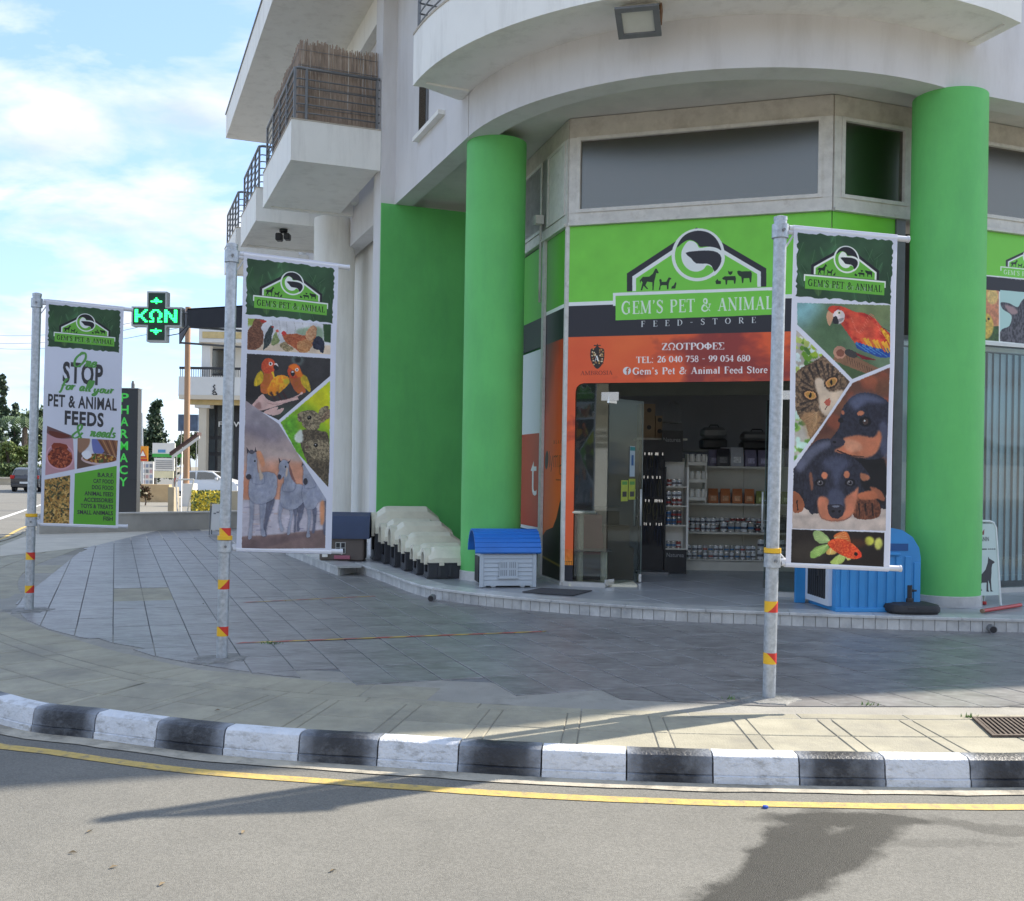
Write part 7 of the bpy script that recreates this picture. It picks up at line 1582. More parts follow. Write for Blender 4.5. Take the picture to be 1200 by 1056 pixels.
# cat tree behind the sidelight
cx_, cy_ = G(679, 688, ZP).x, G(679, 688, ZP).y+.25; cx_ = cx_*(cy_/(cy_-.25))
ct = thing('cat_tree', 'cream cat tree posts behind the left side window of the entrance', 'cat tree', (cx_, cy_, ZP)); m_sis = M('sisal', (.72, .68, .52), .9, .1, 40, bump=.4)
obj('base', MB().box(cx_-.15, cx_+.75, cy_-.15, cy_+.4, ZP, ZP+.03), m_sis, ct); obj('post', MB().tube((cx_, cy_, ZP+.03), (cx_, cy_, ZP+.95), .045, 16), m_sis, ct, smooth=True, auto=40); obj('platform', MB().rbox(cx_-.12, cx_+.2, cy_-.12, cy_+.2, ZP+.95, ZP+.985, .02), m_sis, ct)
obj('post', MB().tube((cx_+.32, cy_, ZP+.03), (cx_+.32, cy_, ZP+.45), .045, 16), m_sis, ct, smooth=True, auto=40); obj('platform', MB().rbox(cx_-.06, cx_+.42, cy_-.1, cy_+.2, ZP+.45, ZP+.475, .012), m_brn, ct)
o = thing('carton_stack', 'red and brown stacked cartons behind the side window glass', 'cartons', (cx_+.3, cy_+.9, ZP))
for k, (x, w_, z, h, m) in enumerate(((.0, .5, 0, .35, 'brown_card'), (.02, .45, .351, .3, 'red_card'), (.5, .4, 0, .45, 'brown_card'), (.48, .36, .451, .3, 'brown_card'), (.05, .4, .652, .25, 'red_card'))):
    obj('carton', MB().box(cx_+x-.1, cx_+x+w_-.1, cy_+.7, cy_+1.1, ZP+z, ZP+z+h), M(m, (.25, .03, .03) if 'red' in m else (.12, .08, .05), .8, .1), o)
o = thing('counter', 'dark counter and feed bins at the left of the shop', 'counter', (.6, 15.5, ZP)); obj('top', MB().box(.2, 1.75, 16.0, 16.6, 1.2, 1.25), m_gmet, o); obj('front_panel', MB().box(.25, 1.7, 16.1, 16.15, ZP, 1.199), m_dark, o)
# ------------------------------------------------------------------ surroundings to the left
def B(u0, v0, u1, v1, Y, d=.3, mb=None, mi=0):
    p, q = D(u0, v0, Y), D(u1, v1, Y); return (mb or MB()).box(min(p.x, q.x), max(p.x, q.x), Y, Y+d, min(p.z, q.z), max(p.z, q.z), mi=mi)
m_cream = M('cream_render', (.60, .53, .42), .85, .06, .6); m_cw = M('white_paint_far', (.66, .65, .62), .8, .05, .6); m_wood = M('wood_pole', (.36, .22, .13), .8, .15, 6, stretch=(1, 1, .1))
# green cross sign with lit matrix
Yc = 22.0; c = D(183.5, 371, Yc); px = Yc/1200
xs = thing('pharmacy_cross_sign', 'lit green pharmacy cross with KΩN letters hanging from the dark awning', 'sign', tuple(c))
def cross(s, w_, y0, y1): a, b = s, w_; return MB().loft([[(c.x+x, c.y+y, c.z+z) for x, z in ((-b, -a), (b, -a), (b, -b), (a, -b), (a, b), (b, b), (b, a), (-b, a), (-b, b), (-a, b), (-a, -b), (-b, -b))] for y in (y0, y1)])
obj('casing', cross(29.5*px, 11.5*px, 0, .22), M('cross_casing', (.5, .52, .5), .4), xs); obj('face', cross(27.5*px, 9.6*px, -.012, -.001), M('cross_face', (.008, .035, .018), .5), xs)
m_led = M('green_led', (.02, .75, .15), .5, .02, emis=1.3)
GL = {'K': ['1000011', '1000110', '1001100', '1011000', '1111000', '1101100', '1000110', '1000011'], 'Ω': ['0011110', '0110011', '1100001', '1100001', '1100001', '0110011', '0010010', '1110111'], 'N': ['1100001', '1110001', '1111001', '1101101', '1100111', '1100011', '1100001', '1100001'], '^': ['0001000', '0011100', '0111110', '0011100'], }
led = MB(); s = 1.9*px
def dots(rows, ox, oz, s=s):
    for r_, row in enumerate(rows):
        for k, ch in enumerate(row):
            if ch == '1': led.box(c.x+ox+k*s, c.x+ox+k*s+s*.8, -.03+c.y, c.y-.013, c.z+oz-r_*s-s*.8, c.z+oz-r_*s)
dots(['11000011', '11000110', '11001100', '11111000', '11111000', '11001100', '11000110', '11000011'], -25*px, 8*px); dots(['00111100', '01100110', '11000011', '11000011', '11000011', '01100110', '00100100', '11100111'], -8*px, 8*px); dots(['11000011', '11100011', '11110011', '11011011', '11011011', '11001111', '11000111', '11000011'], 9.5*px, 8*px)
for sg in (1, -1):
    dots([['0001000', '0011100', '1111111', '0001000'], ['0001000', '1111111', '0011100', '0001000']][0 if sg > 0 else 1], -6.6*px, (22 if sg > 0 else -14)*px)
tag(obj('led_matrix', led, m_led, xs), kind='stuff')
obj('arm', MB().tube((c.x+29*px, c.y+.1, c.z+.1), (D(222, 371, Yc).x, c.y+.1, c.z+.1), .02, 8), m_gmet, xs); obj('cable', MB().path([(c.x+.2, c.y+.1, c.z-.4), (c.x+.45, c.y+.1, c.z-.35), (D(222, 371, Yc).x, c.y+.1, c.z-.1)], .01), m_black, xs)
# dark awning
aw = thing('shop_awning', 'dark grey awning jutting from the building behind the horse banner', 'awning', tuple(D(260, 372, Yc)))
p0, p1 = D(220, 384, Yc), D(300, 384, Yc); q0, q1 = D(220, 361.5, Yc), D(300, 357, Yc)
dpt = d1*3.2
obj('valance', MB().loft([[p0, p1, q1, q0], [v+d1*.05 for v in (p0, p1, q1, q0)]]), M('dark_canvas', (.035, .037, .045), .8, .1, 6), aw)
obj('canvas', MB().loft([[q0, q1, q1+dpt+Vector((0, 0, .1)), q0+dpt+Vector((0, 0, .1))], [v-Vector((0, 0, .03)) for v in (q0, q1, q1+dpt+Vector((0, 0, .1)), q0+dpt+Vector((0, 0, .1)))]]), M('dark_canvas', (.035, .037, .045)), aw)
obj('side_valance', MB().loft([[p0, q0, q0+dpt+Vector((0, 0, .1)), p0+dpt], [v+d2*.03 for v in (p0, q0, q0+dpt+Vector((0, 0, .1)), p0+dpt)]]), M('dark_canvas', (.035, .037, .045)), aw)
for k in (0, 1): obj('rail', MB().tube(p0+d1*(k*3.1)+Vector((0, 0, .02)), A(bcoord(p0)[0]+.4+k*3.1, -.38, p0.z+.02), .025, 6), m_gmet, aw)
# pharmacy pillar
Yp = 27.0; ph = thing('pharmacy_pillar', 'dark grey pylon with vertical green PHARMACY lettering', 'sign', tuple(D(149, 606, Yp)))
pb = D(149, 606, Yp); top = D(149, 456, Yp).z; W_ = 10.6*Yp/1200
obj('slab', MB().rbox(pb.x-W_, pb.x+W_, Yp, Yp+.28, .0, top, .02), M('anthracite_panel', (.035, .038, .042), .5, .05), ph); obj('cap', MB().box(pb.x-W_-.01, pb.x+W_+.01, Yp-.01, Yp+.29, top+.001, top+.03), m_gmet, ph)
obj('panel_joint', MB().box(pb.x-W_-.004, pb.x+W_+.004, Yp-.004, Yp, 1.40, 1.415), m_black, ph); obj('topper', MB().lathe([(.05, 0), (.05, .12), (.03, .2)], (pb.x+.05, Yp+.14, top+.03), 8), m_gmet, ph)
for i, ch in enumerate('PHARMACY'):
    vs, fs = text_mb(ch, .32, .22, .007); z = D(149, 470+i*14.1, Yp).z; obj('lettering', MB().add([(pb.x-W_+.015+a, Yp-.006, z+b-.02) for a, b, _ in vs], fs), M('green_sign_letter', (.06, .58, .08), .4, .02, emis=.06), ph)  # slight glow put into the letter material to make it brighter
# low wall, yard
wl = thing('low_wall', 'low rendered grey wall at the far end of the plaza', 'wall', tuple(G(200, 621, ZW)))
p, q = G(46, 626, ZW), G(330, 618, ZW); zt = .15+.47
F = frame((p.x, p.y, 0), q-p); L_ = (q-p).length
obj('wall_body', MB().box(0, L_, 0, .22, .0, zt-.04, F), M('wall_render', (.42, .40, .36), .85, .1, 2, dirt=(.3, .28, .25), dirt_scale=1.5), wl); obj('wall_cap', MB().box(-.02, L_+.02, -.03, .25, zt-.04, zt, F), M('cap_stone', (.52, .49, .43), .8, .08, 2), wl)
struct('far_pavement', MB().prism([(x.x, x.y) for x in (G(0, 652, ZW), G(60, 646, ZW), G(110, 640.5, ZW), G(160, 632, ZW), G(330, 625, ZW), G(330, 617, ZW), G(40, 625, ZW), G(0, 640, ZW))], .13, ZW+.004), M('light_paving', (.50, .46, .38), .85, .1, 2, dirt=(.38, .35, .3), dirt_scale=1.2))
struct('yard', MB().add([F((-.3, .25, .14)), F((L_+6, .25, .14)), F((L_+6, .25, .14))+d1*30, F((.6, .25, .14))+d1*30], [(0, 1, 2, 3)]), M('pale_gravel', (.48, .43, .33), .95, .2, 3, bump=.4, bscale=20, dirt=(.34, .3, .22), dirt_scale=.8))
# white marks on the far road
struct('road_line', MB().add([G(0, 609, .005), G(60, 588, .005), G(60, 587, .005), G(0, 606.5, .005)], [(0, 1, 2, 3)]), M('white_line_paint', (.6, .6, .58), .8, .1, 3))
# far left: roadside wall, hedge, trees
def leafy(name, c, rx, ry, rz, n, s, cols, label, cat, trunk=True, group=None, shape='round', seed=1, th=None):
    o = thing(name, label, cat, (c[0], c[1], 0), 0, group); rg = random.Random(seed); mb = MB(); z0 = c[2]
    if shape == 'cone': cl = [(0, 0, t*rz*2-rz, (1-t*.8)*.9) for t in [k/9 for k in range(10)]]
    blobs = []
    nb = 46
    for k in range(nb):
        if shape == 'cone':
            t = rg.random(); r = rx*(1-t*.82)*rg.uniform(0, .8); a = rg.uniform(0, 6.28); blobs.append((r*cos(a), r*sin(a), -rz+2*rz*t, rx*.36*(1.1-t*.75)))
        else:
            a = rg.uniform(0, 6.28); ph_ = rg.uniform(-.9, 1.3); r = rg.uniform(.35, .85); blobs.append((rx*r*cos(a)*cos(ph_), ry*r*sin(a)*cos(ph_), rz*r*sin(ph_), min(rx, rz)*rg.uniform(.16, .30)))
    for k in range(n):
        bx, by, bz, br = rg.choice(blobs); v = Vector((rg.gauss(0, 1), rg.gauss(0, 1), rg.gauss(0, .8))).normalized()*br*rg.uniform(.15, 1.45)
        q = Vector((c[0]+bx, c[1]+by, z0+bz))+v; a = Vector((rg.gauss(0, 1), rg.gauss(0, 1), rg.gauss(0, 1))).normalized(); b = a.cross(Vector((rg.gauss(0, 1), rg.gauss(0, 1), rg.gauss(0, 1)))).normalized(); ss = s*rg.uniform(.5, 1.05)*.8
        mb.add([q-a*ss*.5, q+b*ss*.32, q+a*ss*.5, q-b*ss*.32], [(0, 1, 2, 3)], mi=rg.randrange(len(cols)))
    me = mesh_of('crown', mb, [M('leaf_%s' % ('_'.join('%d' % (x*1000) for x in cc)), cc, .6, .3, 3) for cc in cols]); obj('crown', me, None, o)
    if trunk:
        h = z0-rz*.1; obj('trunk', MB().path([(c[0], c[1], 0), (c[0]+.05, c[1], h*.5), (c[0]-.03, c[1], h), (c[0], c[1], z0+rz*.6)], [th or .12*rx, (th or .12*rx)*.8, (th or .12*rx)*.5, .02]), M('bark', (.12, .09, .07), .9, .3, 6), o)
        for k in range(5): bx, by, bz, br = blobs[k]; obj('limb', MB().path([(c[0], c[1], z0-rz*.5), (c[0]+bx*.5, c[1]+by*.5, z0+bz*.5-rz*.2), (c[0]+bx, c[1]+by, z0+bz)], [.04*rx, .025*rx, .01]), M('bark', (.12, .09, .07)), o)
    return o
Yh = 84
DG = [(.05, .085, .045), (.075, .12, .055), (.04, .065, .04)]; MG = [(.07, .11, .035), (.10, .15, .045), (.05, .08, .03)]; YG = [(.13, .18, .04), (.18, .22, .06), (.09, .13, .04)]
rw = thing('roadside_wall', 'long pale stone wall across the far road at the left', 'wall', tuple(D(-20, 565, Yh))); zz0 = 0; p, q = D(-200, 556, Yh), D(70, 556, Yh)
obj('wall_body', MB().box(p.x, q.x, Yh, Yh+.5, -.02, p.z-.12), M('warm_stone', (.50, .42, .30), .9, .15, .8), rw); obj('coping', MB().box(p.x, q.x+.1, Yh-.08, Yh+.58, p.z-.119, p.z), M('warm_cap', (.56, .5, .4), .9), rw)
p, q = D(-250, 541, Yh+2), D(72, 541, Yh+2); hb = MB(); rg = random.Random(4)
for k in range(9000):
    cpt = Vector((rg.uniform(p.x, q.x), Yh+2+rg.uniform(0, 1.2), rg.uniform(.6, p.z+.12*sin(k)))); a = Vector((rg.gauss(0, 1), rg.gauss(0, 1), rg.gauss(0, 1))).normalized()*.16; b = a.cross(Vector((rg.gauss(0, 1), rg.gauss(0, 1), 1))).normalized()*.1
    hb.add([cpt-a, cpt+b, cpt+a, cpt-b], [(0, 1, 2, 3)], mi=k % 3)
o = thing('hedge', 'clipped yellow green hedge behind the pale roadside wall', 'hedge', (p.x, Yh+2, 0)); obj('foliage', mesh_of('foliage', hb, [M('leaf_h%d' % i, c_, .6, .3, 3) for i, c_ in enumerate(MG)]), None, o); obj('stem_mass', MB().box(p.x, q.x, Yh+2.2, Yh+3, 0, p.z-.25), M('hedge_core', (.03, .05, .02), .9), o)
def tree_at(u, vb, vt, wpx, Y, cols, label, shape='round', n=2600, s=.5, seed=1, group='trees beyond the far road', name='tree', cat='tree', gap=.25):
    t = D(u, vt, Y); k = Y/1200; zb_ = max(.3, D(u, vb, Y).z); rz = (t.z-zb_)/2
    leafy(name, (t.x, Y, zb_+rz), wpx*k/2, wpx*k/2, rz, n, s, cols, label, cat, shape=shape, seed=seed, group=group)
tree_at(2, 545, 440, 34, 95, DG, 'tall dark cypress like tree at the left edge', 'cone', 3000, .6, 3)
tree_at(18, 546, 472, 26, 97, DG, 'second dark conifer right of the tall left one', 'cone', 2500, .55, 13)
tree_at(42, 545, 470, 46, 92, MG, 'broad dark green tree seen behind the farthest pole', 'round', 4000, .5, 5)
tree_at(66, 545, 458, 30, 99, DG, 'tall dark tree peeping right of the farthest banner pole', 'cone', 2400, .5, 6)
tree_at(10, 548, 516, 40, 88, YG, 'low yellow green shrub tree behind the hedge, left edge', 'round', 2500, .4, 7)
tree_at(36, 548, 520, 30, 89, YG, 'round yellow green shrub behind the hedge beside the pole', 'round', 2000, .4, 8)
# palm fronds
P = D(28, 500, 90); o = thing('palm_tree', 'palm with arching fronds left of the farthest pole', 'palm tree', (P.x, P.y, 0)); obj('trunk', MB().path([(P.x, P.y, 0), (P.x+.1, P.y, P.z)], [.3, .22]), M('bark', (.12, .09, .07)), o)
for k in range(16):
    a = 2*pi*k/16+.1; mb = MB(); tip = []
    for j in range(9):
        t = j/8; r = 2.6*t; z = P.z+1.3*sin(t*2.2)-1.2*t*t; cpt = Vector((P.x+cos(a)*r, P.y+sin(a)*r, z)); tip.append(cpt)
    for j in range(8):
        d_ = (tip[j+1]-tip[j]).normalized(); n_ = Vector((-sin(a), cos(a), 0))
        for sg in (1, -1):
            for e in (0, .5): cc = tip[j].lerp(tip[j+1], e); mb.add([cc, cc+d_*.12, cc+n_*sg*.65+d_*.35-Vector((0, 0, .35))], [(0, 1, 2)])
    obj('frond', mb, M('palm_leaf', (.08, .13, .05), .6, .3), o)
# trees behind pharmacy pylon
tree_at(182, 560, 472, 56, 75, DG, 'shaggy dark conifer right of the pharmacy pylon', 'cone', 5200, .42, 9, group='trees behind the yard'); tree_at(170, 560, 500, 40, 78, DG, 'bushy dark tree partly behind the pharmacy pylon', 'round', 3000, .4, 10, group='trees behind the yard')
tree_at(222, 545, 506, 40, 82, MG, 'lighter green tree behind the brown gabled roof', 'round', 2600, .4, 11, group='trees behind the yard'); tree_at(205, 560, 515, 30, 86, MG, 'small green tree between billboards and gabled roof', 'round', 1800, .4, 12, group='trees behind the yard')
tree_at(152, 600, 558, 26, 40, DG, 'low dark shrub at the foot of the pharmacy pylon', 'round', 900, .2, 14, group='shrubs in the yard', name='shrub', cat='shrub'); tree_at(170, 590, 568, 18, 42, [(.16, .09, .05), (.12, .10, .05)], 'brownish dry shrub right of the pharmacy pylon', 'round', 700, .2, 15, group='shrubs in the yard', name='shrub', cat='shrub')
# far pale building with balcony
Yb = 68; kb = Yb/1200
bb = thing('villa', 'cream two storey building with balcony and tall dark windows behind the wooden pole', 'building', tuple(D(240, 590, Yb)))
obj('wall', B(246, 600, 330, 372, Yb+2.6, 6, None), m_cw, bb)
obj('ground_wall', B(236, 605, 330, 462, Yb+2.2, .39), m_cream, bb)
obj('balcony_parapet', B(209, 464, 330, 443, Yb, .3), m_cw, bb); obj('balcony_slab', MB().box(D(209, 464, Yb).x, D(330, 464, Yb).x, Yb+.3, Yb+2.6, D(209, 466, Yb).z, D(209, 461, Yb).z), m_cw, bb); obj('parapet_lip', B(209.5, 467.5, 330, 464.3, Yb-.1, .5), m_cream, bb)
obj('frieze', B(222, 474, 330, 467.8, Yb+.4, .4), M('ochre_frieze', (.55, .42, .2), .8, .15, 3), bb)
obj('pillar', B(231, 600, 242, 478, Yb+.6, .6), m_cream, bb); obj('pillar_capital', B(228, 477.8, 246, 471.5, Yb+.5, .9), m_cw, bb)
obj('upper_pillar', B(236, 442, 246.5, 404, Yb+.5, .5), m_cw, bb); obj('upper_capital', B(233, 403.8, 248, 401, Yb+.4, .7), m_cream, bb)
obj('eaves', B(233, 400.8, 330, 386, Yb, 3.5), m_cw, bb); obj('eaves_frieze', B(237, 396, 330, 390, Yb-.06, .05), M('ochre_frieze', (.55, .42, .2)), bb)
rl = obj('railing', B(210, 432.5, 330, 431.5, Yb+.05, .06), m_black, bb); 
for k in range(34): u = 211+k*2.6; obj('baluster', B(u, 443, u+.7, 432.6, Yb+.06, .04), m_black, rl)
w_ = obj('window', B(246.7, 440, 268, 409, Yb+2.5, .08), m_black, bb); obj('pane', B(249, 438, 266, 411, Yb+2.46, .03), m_glassd, w_)
sf = obj('shop_window', B(243, 600, 330, 472, Yb+2.0, .15), m_black, bb)
for u0, u1 in ((245, 252), (254.5, 262), (264.5, 275)):
    for v0, v1 in ((475, 511), (515, 530), (534, 560)): obj('pane', B(u0, v1, u1, v0, Yb+1.96, .03), M('far_pane', (.06, .07, .075), .1, .2, 1), sf)
P = D(256, 500, Yb+1.8); vs, fs = text_mb('FLOWERS', .5, 2.6, .01); obj('lettering', MB().add([(P.x+a, P.y, P.z+b) for a, b, _ in vs], fs), m_ltw, bb)
sc_ = Pic(60, 60)
for q in ([(249, 459), (252, 456), (250, 453), (252, 451)], [(251, 463), (249, 461), (252, 459), (254, 462), (251, 463)], [(249, 466), (253, 465), (251, 468)]):
    obj('graffiti', MB().path([D(u, v, Yb-.02) for u, v in q], .05, 4), m_black, bb)
# wooden utility pole and wires
Yw = 42; pp = D(218, 585, Yw); o = thing('utility_pole', 'brown wooden utility pole on a white block', 'pole', (pp.x, Yw, 0)); tp = D(220.5, 360, Yw)
obj('pole', MB().tube((pp.x, Yw, .2), tp, .125, 12, r2=.11), m_wood, o, smooth=True, auto=40); obj('block', B(213, 600, 226, 567, Yw-.3, .6), m_cw, o)
for k, (v0, v1) in enumerate(((391, 372), (401, 378), (406, 390))):
    p, q = D(-40, v0, 60), D(220.4, v1-8, Yw); o = thing('overhead_wire', ('uppermost', 'middle', 'lowest')[k]+' thin overhead wire crossing the sky at the left', 'wire', tuple(p)); obj('strand', MB().path([p.lerp(q, t/8)-Vector((0, 0, .5*sin(pi*t/8))) for t in range(9)], .012, 4), m_gmet, o)
# billboards and signs
Yg = 55
o = thing('billboard', 'white billboard with blue drawing and green base strip', 'billboard', tuple(D(192, 560, Yg))); obj('sheet', B(178.5, 532, 205, 519.5, Yg, .1), m_cw, o); obj('green_strip', B(178.5, 535.5, 215, 532.2, Yg-.02, .1), M('green_strip', (.05, .35, .06), .6), o); obj('drawing', B(185, 530.5, 194, 527, Yg-.012, .01), M('blue_print', (.08, .25, .45), .6), o)
for u in (182, 203): obj('leg', B(u, 600, u+1, 535.7, Yg+.1, .06), m_gmet, o)
o = thing('billboard', 'grey billboard with lines of text under the green strip', 'billboard', tuple(D(192, 552, Yg-1))); obj('sheet', B(180.5, 551.5, 204.5, 537, Yg-1, .08), m_cw, o); obj('cream_strip', B(180.5, 560, 203, 552.3, Yg-1, .08), M('cream_board', (.6, .56, .38), .7), o)
for k in range(5): obj('text_line', B(182.5, 540.6+k*2.2, 202, 539.6+k*2.2, Yg-1.015, .01), M('grey_print', (.30, .30, .30)), o)
for u in (183, 202): obj('leg', B(u, 600, u+.8, 560.2, Yg-1, .06), m_gmet, o)
o = thing('notice_board', 'white notice board with rows of small panels beside the pylon', 'notice board', tuple(D(172, 560, 50))); obj('sheet', B(164.5, 571, 180, 541, 50, .08), m_cw, o)
for r_ in range(4):
    for k in range(3): obj('panel', B(166+k*4.6, 548+r_*6.3, 169.4+k*4.6, 544+r_*6.3, 49.985, .01), M('panel_%d' % ((r_+k) % 3), ((.45, .3, .3), (.25, .3, .4), (.2, .22, .24))[(r_+k) % 3], .7), o)
obj('leg', B(172, 606, 173, 571.1, 50, .06), m_gmet, o)
Ys = 48; o = thing('warning_sign', 'orange road sign with white triangle on a grey post', 'road sign', tuple(D(168, 532, Ys))); obj('plate', B(161, 540.5, 173.5, 523, Ys, .03), M('orange_sign', (.75, .30, .02), .5, .03), o)
tri = lambda s, y, m, nm: obj(nm, MB().loft([[D(167.3+x*s, 531.5+z*s, Ys-y) for x, z in ((-5, 5), (5, 5), (0, -5.5))], [D(167.3+x*s, 531.5+z*s, Ys-y-.004) for x, z in ((-5, 5), (5, 5), (0, -5.5))]]), m, o)
tri(.95, .006, M('sign_red', (.5, .04, .03), .5), 'red_border'); tri(.6, .014, m_ltw, 'triangle'); obj('red_band', B(162, 540, 172.5, 537.6, Ys-.01, .008), M('sign_red', (.5, .04, .03)), o)
obj('post', MB().tube(D(167.5, 606, Ys+.1), D(166.2, 484, Ys+.1), .05, 8), m_galv, o)
o = thing('hoarding', 'dark blue hoarding panel high behind the wooden pole', 'billboard', tuple(D(218, 500, 62))); obj('sheet', B(208.5, 505, 232, 486, 62, .2), M('dark_blue_sheet', (.06, .09, .14), .4, .5, 1.5), o)
for u in (211, 229): obj('leg', B(u, 600, u+1, 505.2, 62.05, .1), m_gmet, o)
# brown gabled canopy and posts
Yk = 36; o = thing('canopy', 'dark brown gabled canopy on white posts before the villa', 'canopy', tuple(D(205, 560, Yk)))
sl = [D(198.5, 530, Yk), D(231, 506.5, Yk), D(231, 510, Yk), D(198.5, 534, Yk)]
obj('roof_slope', MB().loft([sl, [v+Vector((0, .5, 0)) for v in sl]]), M('brown_roof', (.07, .035, .03), .7), o); s2 = [v+Vector((.1, -.05, -.12)) for v in sl]; obj('barge_board', MB().loft([s2, [v+Vector((0, .05, 0)) for v in s2]]), m_cw, o)
for u in (205.5, 212): obj('post', B(u, 600, u+1.4, 526 if u < 210 else 523, Yk+.1, .08), m_gmet if u < 210 else m_cw, o)
o = thing('hand_rail', 'sloping white steel handrail beside the yellow flowers', 'railing', tuple(D(222, 590, 30)))
for u0, u1 in ((207, 209.5), (218.5, 224)): obj('rail_bar', MB().tube(D(u0+1, 600, 30), D(u1+3 if u0 > 210 else u1-3, 562, 30), .025, 6), m_cw, o)
obj('top_rail', MB().tube(D(207, 562, 30), D(227, 562, 30), .025, 6), m_cw, o)
o = thing('garden_bin', 'dark green dome shaped bin lying in the yard', 'bin', tuple(D(190, 592, 34))); P = D(189, 592, 34)
obj('shell', MB().loft([[(P.x+x*.43, P.y+y, .2+z*.55) for x, z in ((-1, 0), (-.8, .5), (-.35, .95), (.1, 1.1), (.5, .9), (.62, 0))] for y in (0, .6)]), M('dark_green_plastic', (.02, .09, .04), .6), o, smooth=True, auto=30); obj('opening', MB().lathe([(.15, 0), (.15, .01)], (0, 0, 0), 12), m_black, o)
o.children[-1].matrix_parent_inverse = Matrix.Identity(4); o.children[-1].location = (.2, -.02, .0); o.children[-1].rotation_euler = (radians(90), 0, 0)
o = thing('stone_block', 'ochre plinth wall behind the garden bin', 'wall', tuple(D(185, 575, 46))); obj('block', B(160, 592, 198, 568, 46, .4), M('ochre_wall', (.50, .36, .2), .9, .15, 2), o); obj('block', B(196.5, 600, 204, 571, 33.5, .5), M('grey_ochre_wall', (.36, .31, .22), .9, .15, 2), o)
# yellow flowers
fb = MB(); rg = random.Random(6)
for k in range(1500):
    u = rg.uniform(224, 262); P = D(u, 602-rg.random()**1.3*27, 29+rg.uniform(0, 1.5)); a = Vector((rg.gauss(0, 1), rg.gauss(0, .5), rg.gauss(0, 1))).normalized()*.05; b = a.cross(Vector((rg.gauss(0, 1), 1, rg.gauss(0, 1)))).normalized()*.03
    fb.add([P-a, P+b, P+a, P-b], [(0, 1, 2, 3)], mi=0 if rg.random() < .55 else 1)
o = tag(obj('flower_bed', mesh_of('flower_bed', fb, [M('yellow_petal', (.62, .50, .05), .7, .2, 9), M('flower_leaf', (.14, .18, .05), .7, .3, 9)]), None), 'yellow flowering bushes before the white car', 'flowers'); o['kind'] = 'stuff'
o = thing('planter_wall', 'grey beige garden wall between the flowers and the white car', 'wall', tuple(D(245, 590, 33))); obj('wall_body', B(226, 602, 300, 576, 33, .3), M('beige_wall', (.42, .37, .28), .9, .12, 2), o)
# small A board on the plaza edge
P = G(253, 627, ZW); o = thing('menu_board', 'small white pavement board left of the middle pole', 'sandwich board', tuple(P))
for s, tl in ((0, .12), (1, -.12)):
    Tt = lambda p, s=s, tl=tl: P+Vector((p[0]-.16, p[1]+s*.2+tl*p[2], p[2])); obj('board', MB().box(.03, .37, -.004, .004, .12, .74, Tt), m_cw, o); obj('frame', MB().path([Tt(p) for p in ((.0, 0, 0), (0, 0, .76), (.40, 0, .76), (.40, 0, 0))], .014), m_gmet, o)
for k in range(3): obj('mark', MB().box(.08+k*.07, .14+k*.07, -.012, -.008, .50+k*.03, .53+k*.03, lambda p: P+Vector((p[0]-.16, p[1]+.12*p[2], p[2]))), m_gmet, o)
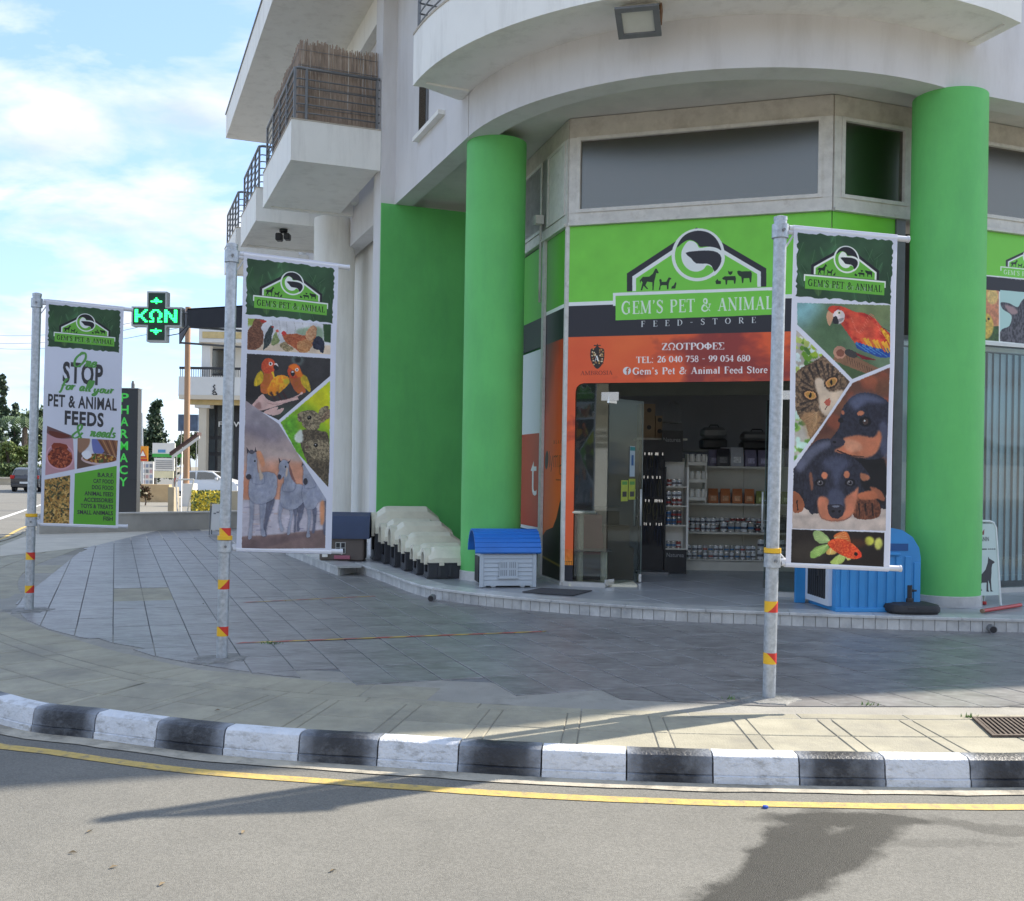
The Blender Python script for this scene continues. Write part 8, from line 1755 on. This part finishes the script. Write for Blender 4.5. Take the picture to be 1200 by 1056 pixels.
# cars
def car(P, rz, paint, label, name='parked_car', glassm=m_glassd):
    o = thing(name, label, 'car', tuple(P), rz)
    prof = [(-1.95, .32), (-2.0, .55), (-1.97, .86), (-1.80, 1.02), (-1.62, 1.38), (-1.35, 1.50), (-.3, 1.53), (.35, 1.46), (1.05, 1.04), (1.75, .88), (1.98, .68), (2.0, .35), (1.5, .24), (-1.5, .24)]
    rings = []
    for y, s, dz in ((-.84, .93, -.0), (-.80, .985, 0), (-.6, 1.0, 0), (0, 1.01, .01), (.6, 1.0, 0), (.80, .985, 0), (.84, .93, 0)):
        r_ = []
        for x, z in prof:
            yy = y*(1-.16*max(0, (z-.95)/.5)); r_.append((x*s, yy, z))
        rings.append(r_)
    obj('body', MB().loft(rings), paint, o, smooth=True, auto=35, world=False)
    for sg in (-1, 1):
        for pts in ([(-1.5, 1.0), (-1.42, 1.34), (-1.2, 1.42), (-.72, 1.43), (-.68, 1.0)], [(-.60, 1.0), (-.60, 1.44), (-.1, 1.44), (.38, 1.38), (.85, 1.03)]):
            obj('side_window', MB().loft([[(x, sg*(.845-.15*max(0, (z-.95)/.5)+e), z) for x, z in pts] for e in (0, .012)]), glassm, o, world=False)
        for x in (-1.25, 1.28):
            wh = obj('wheel', MB().tube((x, sg*.66, .31), (x, sg*.87, .31), .31, 20), m_black, o, smooth=True, auto=40, world=False); obj('rim', MB().tube((x, sg*.871, .31), (x, sg*.88, .31), .19, 14), m_chrome, wh, world=False)
        obj('tail_light', MB().rbox(-2.0, -1.78, sg*.72-.12, sg*.72+.12, .82, 1.04, .03), M('tail_light_red', (.5, .01, .01), .25), o, world=False)
        obj('headlight', MB().rbox(1.75, 1.99, sg*.62-.15, sg*.62+.15, .62, .78, .03), M('headlight_glass', (.6, .62, .65), .15), o, world=False)
        obj('mirror', MB().rbox(.62, .78, sg*.92-.09, sg*.92+.09, .98, 1.12, .03), paint, o, world=False)
    obj('rear_window', MB().loft([[(-1.80-e, y, 1.03), (-1.63-e, y*.88, 1.40)] for y, e in ((-.66, .01), (.66, .01))], closed=False, caps=False), glassm, o, world=False)
    obj('windscreen', MB().loft([[(1.03+.01, y, 1.07), (.37+.01, y*.86, 1.455)] for y in (-.66, .66)], closed=False, caps=False), glassm, o, world=False)
    obj('number_plate', MB().box(-2.03, -2.0, -.26, .26, .52, .64), m_ltw, o, world=False); obj('bumper', MB().rbox(-2.03, -1.9, -.75, .75, .3, .5, .04), paint, o, world=False)
    return o
m_cwh = M('white_car_paint', (.68, .69, .70), .25, .02, coat=.6); m_cdk = M('dark_car_paint', (.03, .03, .035), .25, .02, coat=.6); m_csl = M('silver_car_paint', (.35, .36, .38), .28, .02, metal=.5, coat=.6)
Pc = G(248, 581, 0); car(Pc, radians(-8), m_cwh, 'white hatchback parked behind the yellow flowers with its tail to the left')
Pc = D(-74, 580, 44); Pc.z = 0; car(Pc, radians(172), m_csl, 'silver car whose rear bumper enters at the left edge', 'car')
Pc = D(39, 570, 66); Pc.z = 0; car(Pc, radians(100), m_cdk, 'dark car on the far road seen behind the farthest pole', 'car')
# ------------------------------------------------------------------ across the street (mirrored in the glass)
hb = MB(); nx, ny = 60, 14; rg = np.random.RandomState(4)
for j in range(ny):
    for i in range(nx):
        x = -90+i*3.2; t = j/(ny-1); y = -17-t*45; z = 3.2+t*13+rg.uniform(-.7, .7)*(j > 0)+2.5*sin(x*.07)*t; hb.v.append((x, y, z if j else 2.9))
for j in range(ny-1):
    for i in range(nx-1): a = j*nx+i; hb.f.append((a, a+1, a+nx+1, a+nx)); hb.mi.append(0)
struct('hillside', hb, M('rocky_hillside', (.16, .145, .11), .95, .5, .8, bump=1, bscale=3, dirt=(.05, .07, .03), dirt_scale=.5), smooth=False)
o = thing('retaining_wall', 'long pale retaining wall across the street behind the viewer', 'wall', (0, -16.9, 0)); obj('wall_body', MB().box(-90, 95, -17.2, -16.8, 0, 2.95), m_cw, o)
o = thing('guard_rail', 'white guard rail on top of the retaining wall behind the viewer', 'railing', (0, -16.9, 2.95))
for z in (3.2, 3.5, 3.8): obj('rail_bar', MB().box(-90, 95, -17.03, -16.97, z, z+.06), m_cw, o)
for k in range(60): obj('rail_post', MB().box(-88+k*3, -87.92+k*3, -17.05, -16.95, 2.951, 3.85), m_cw, o)
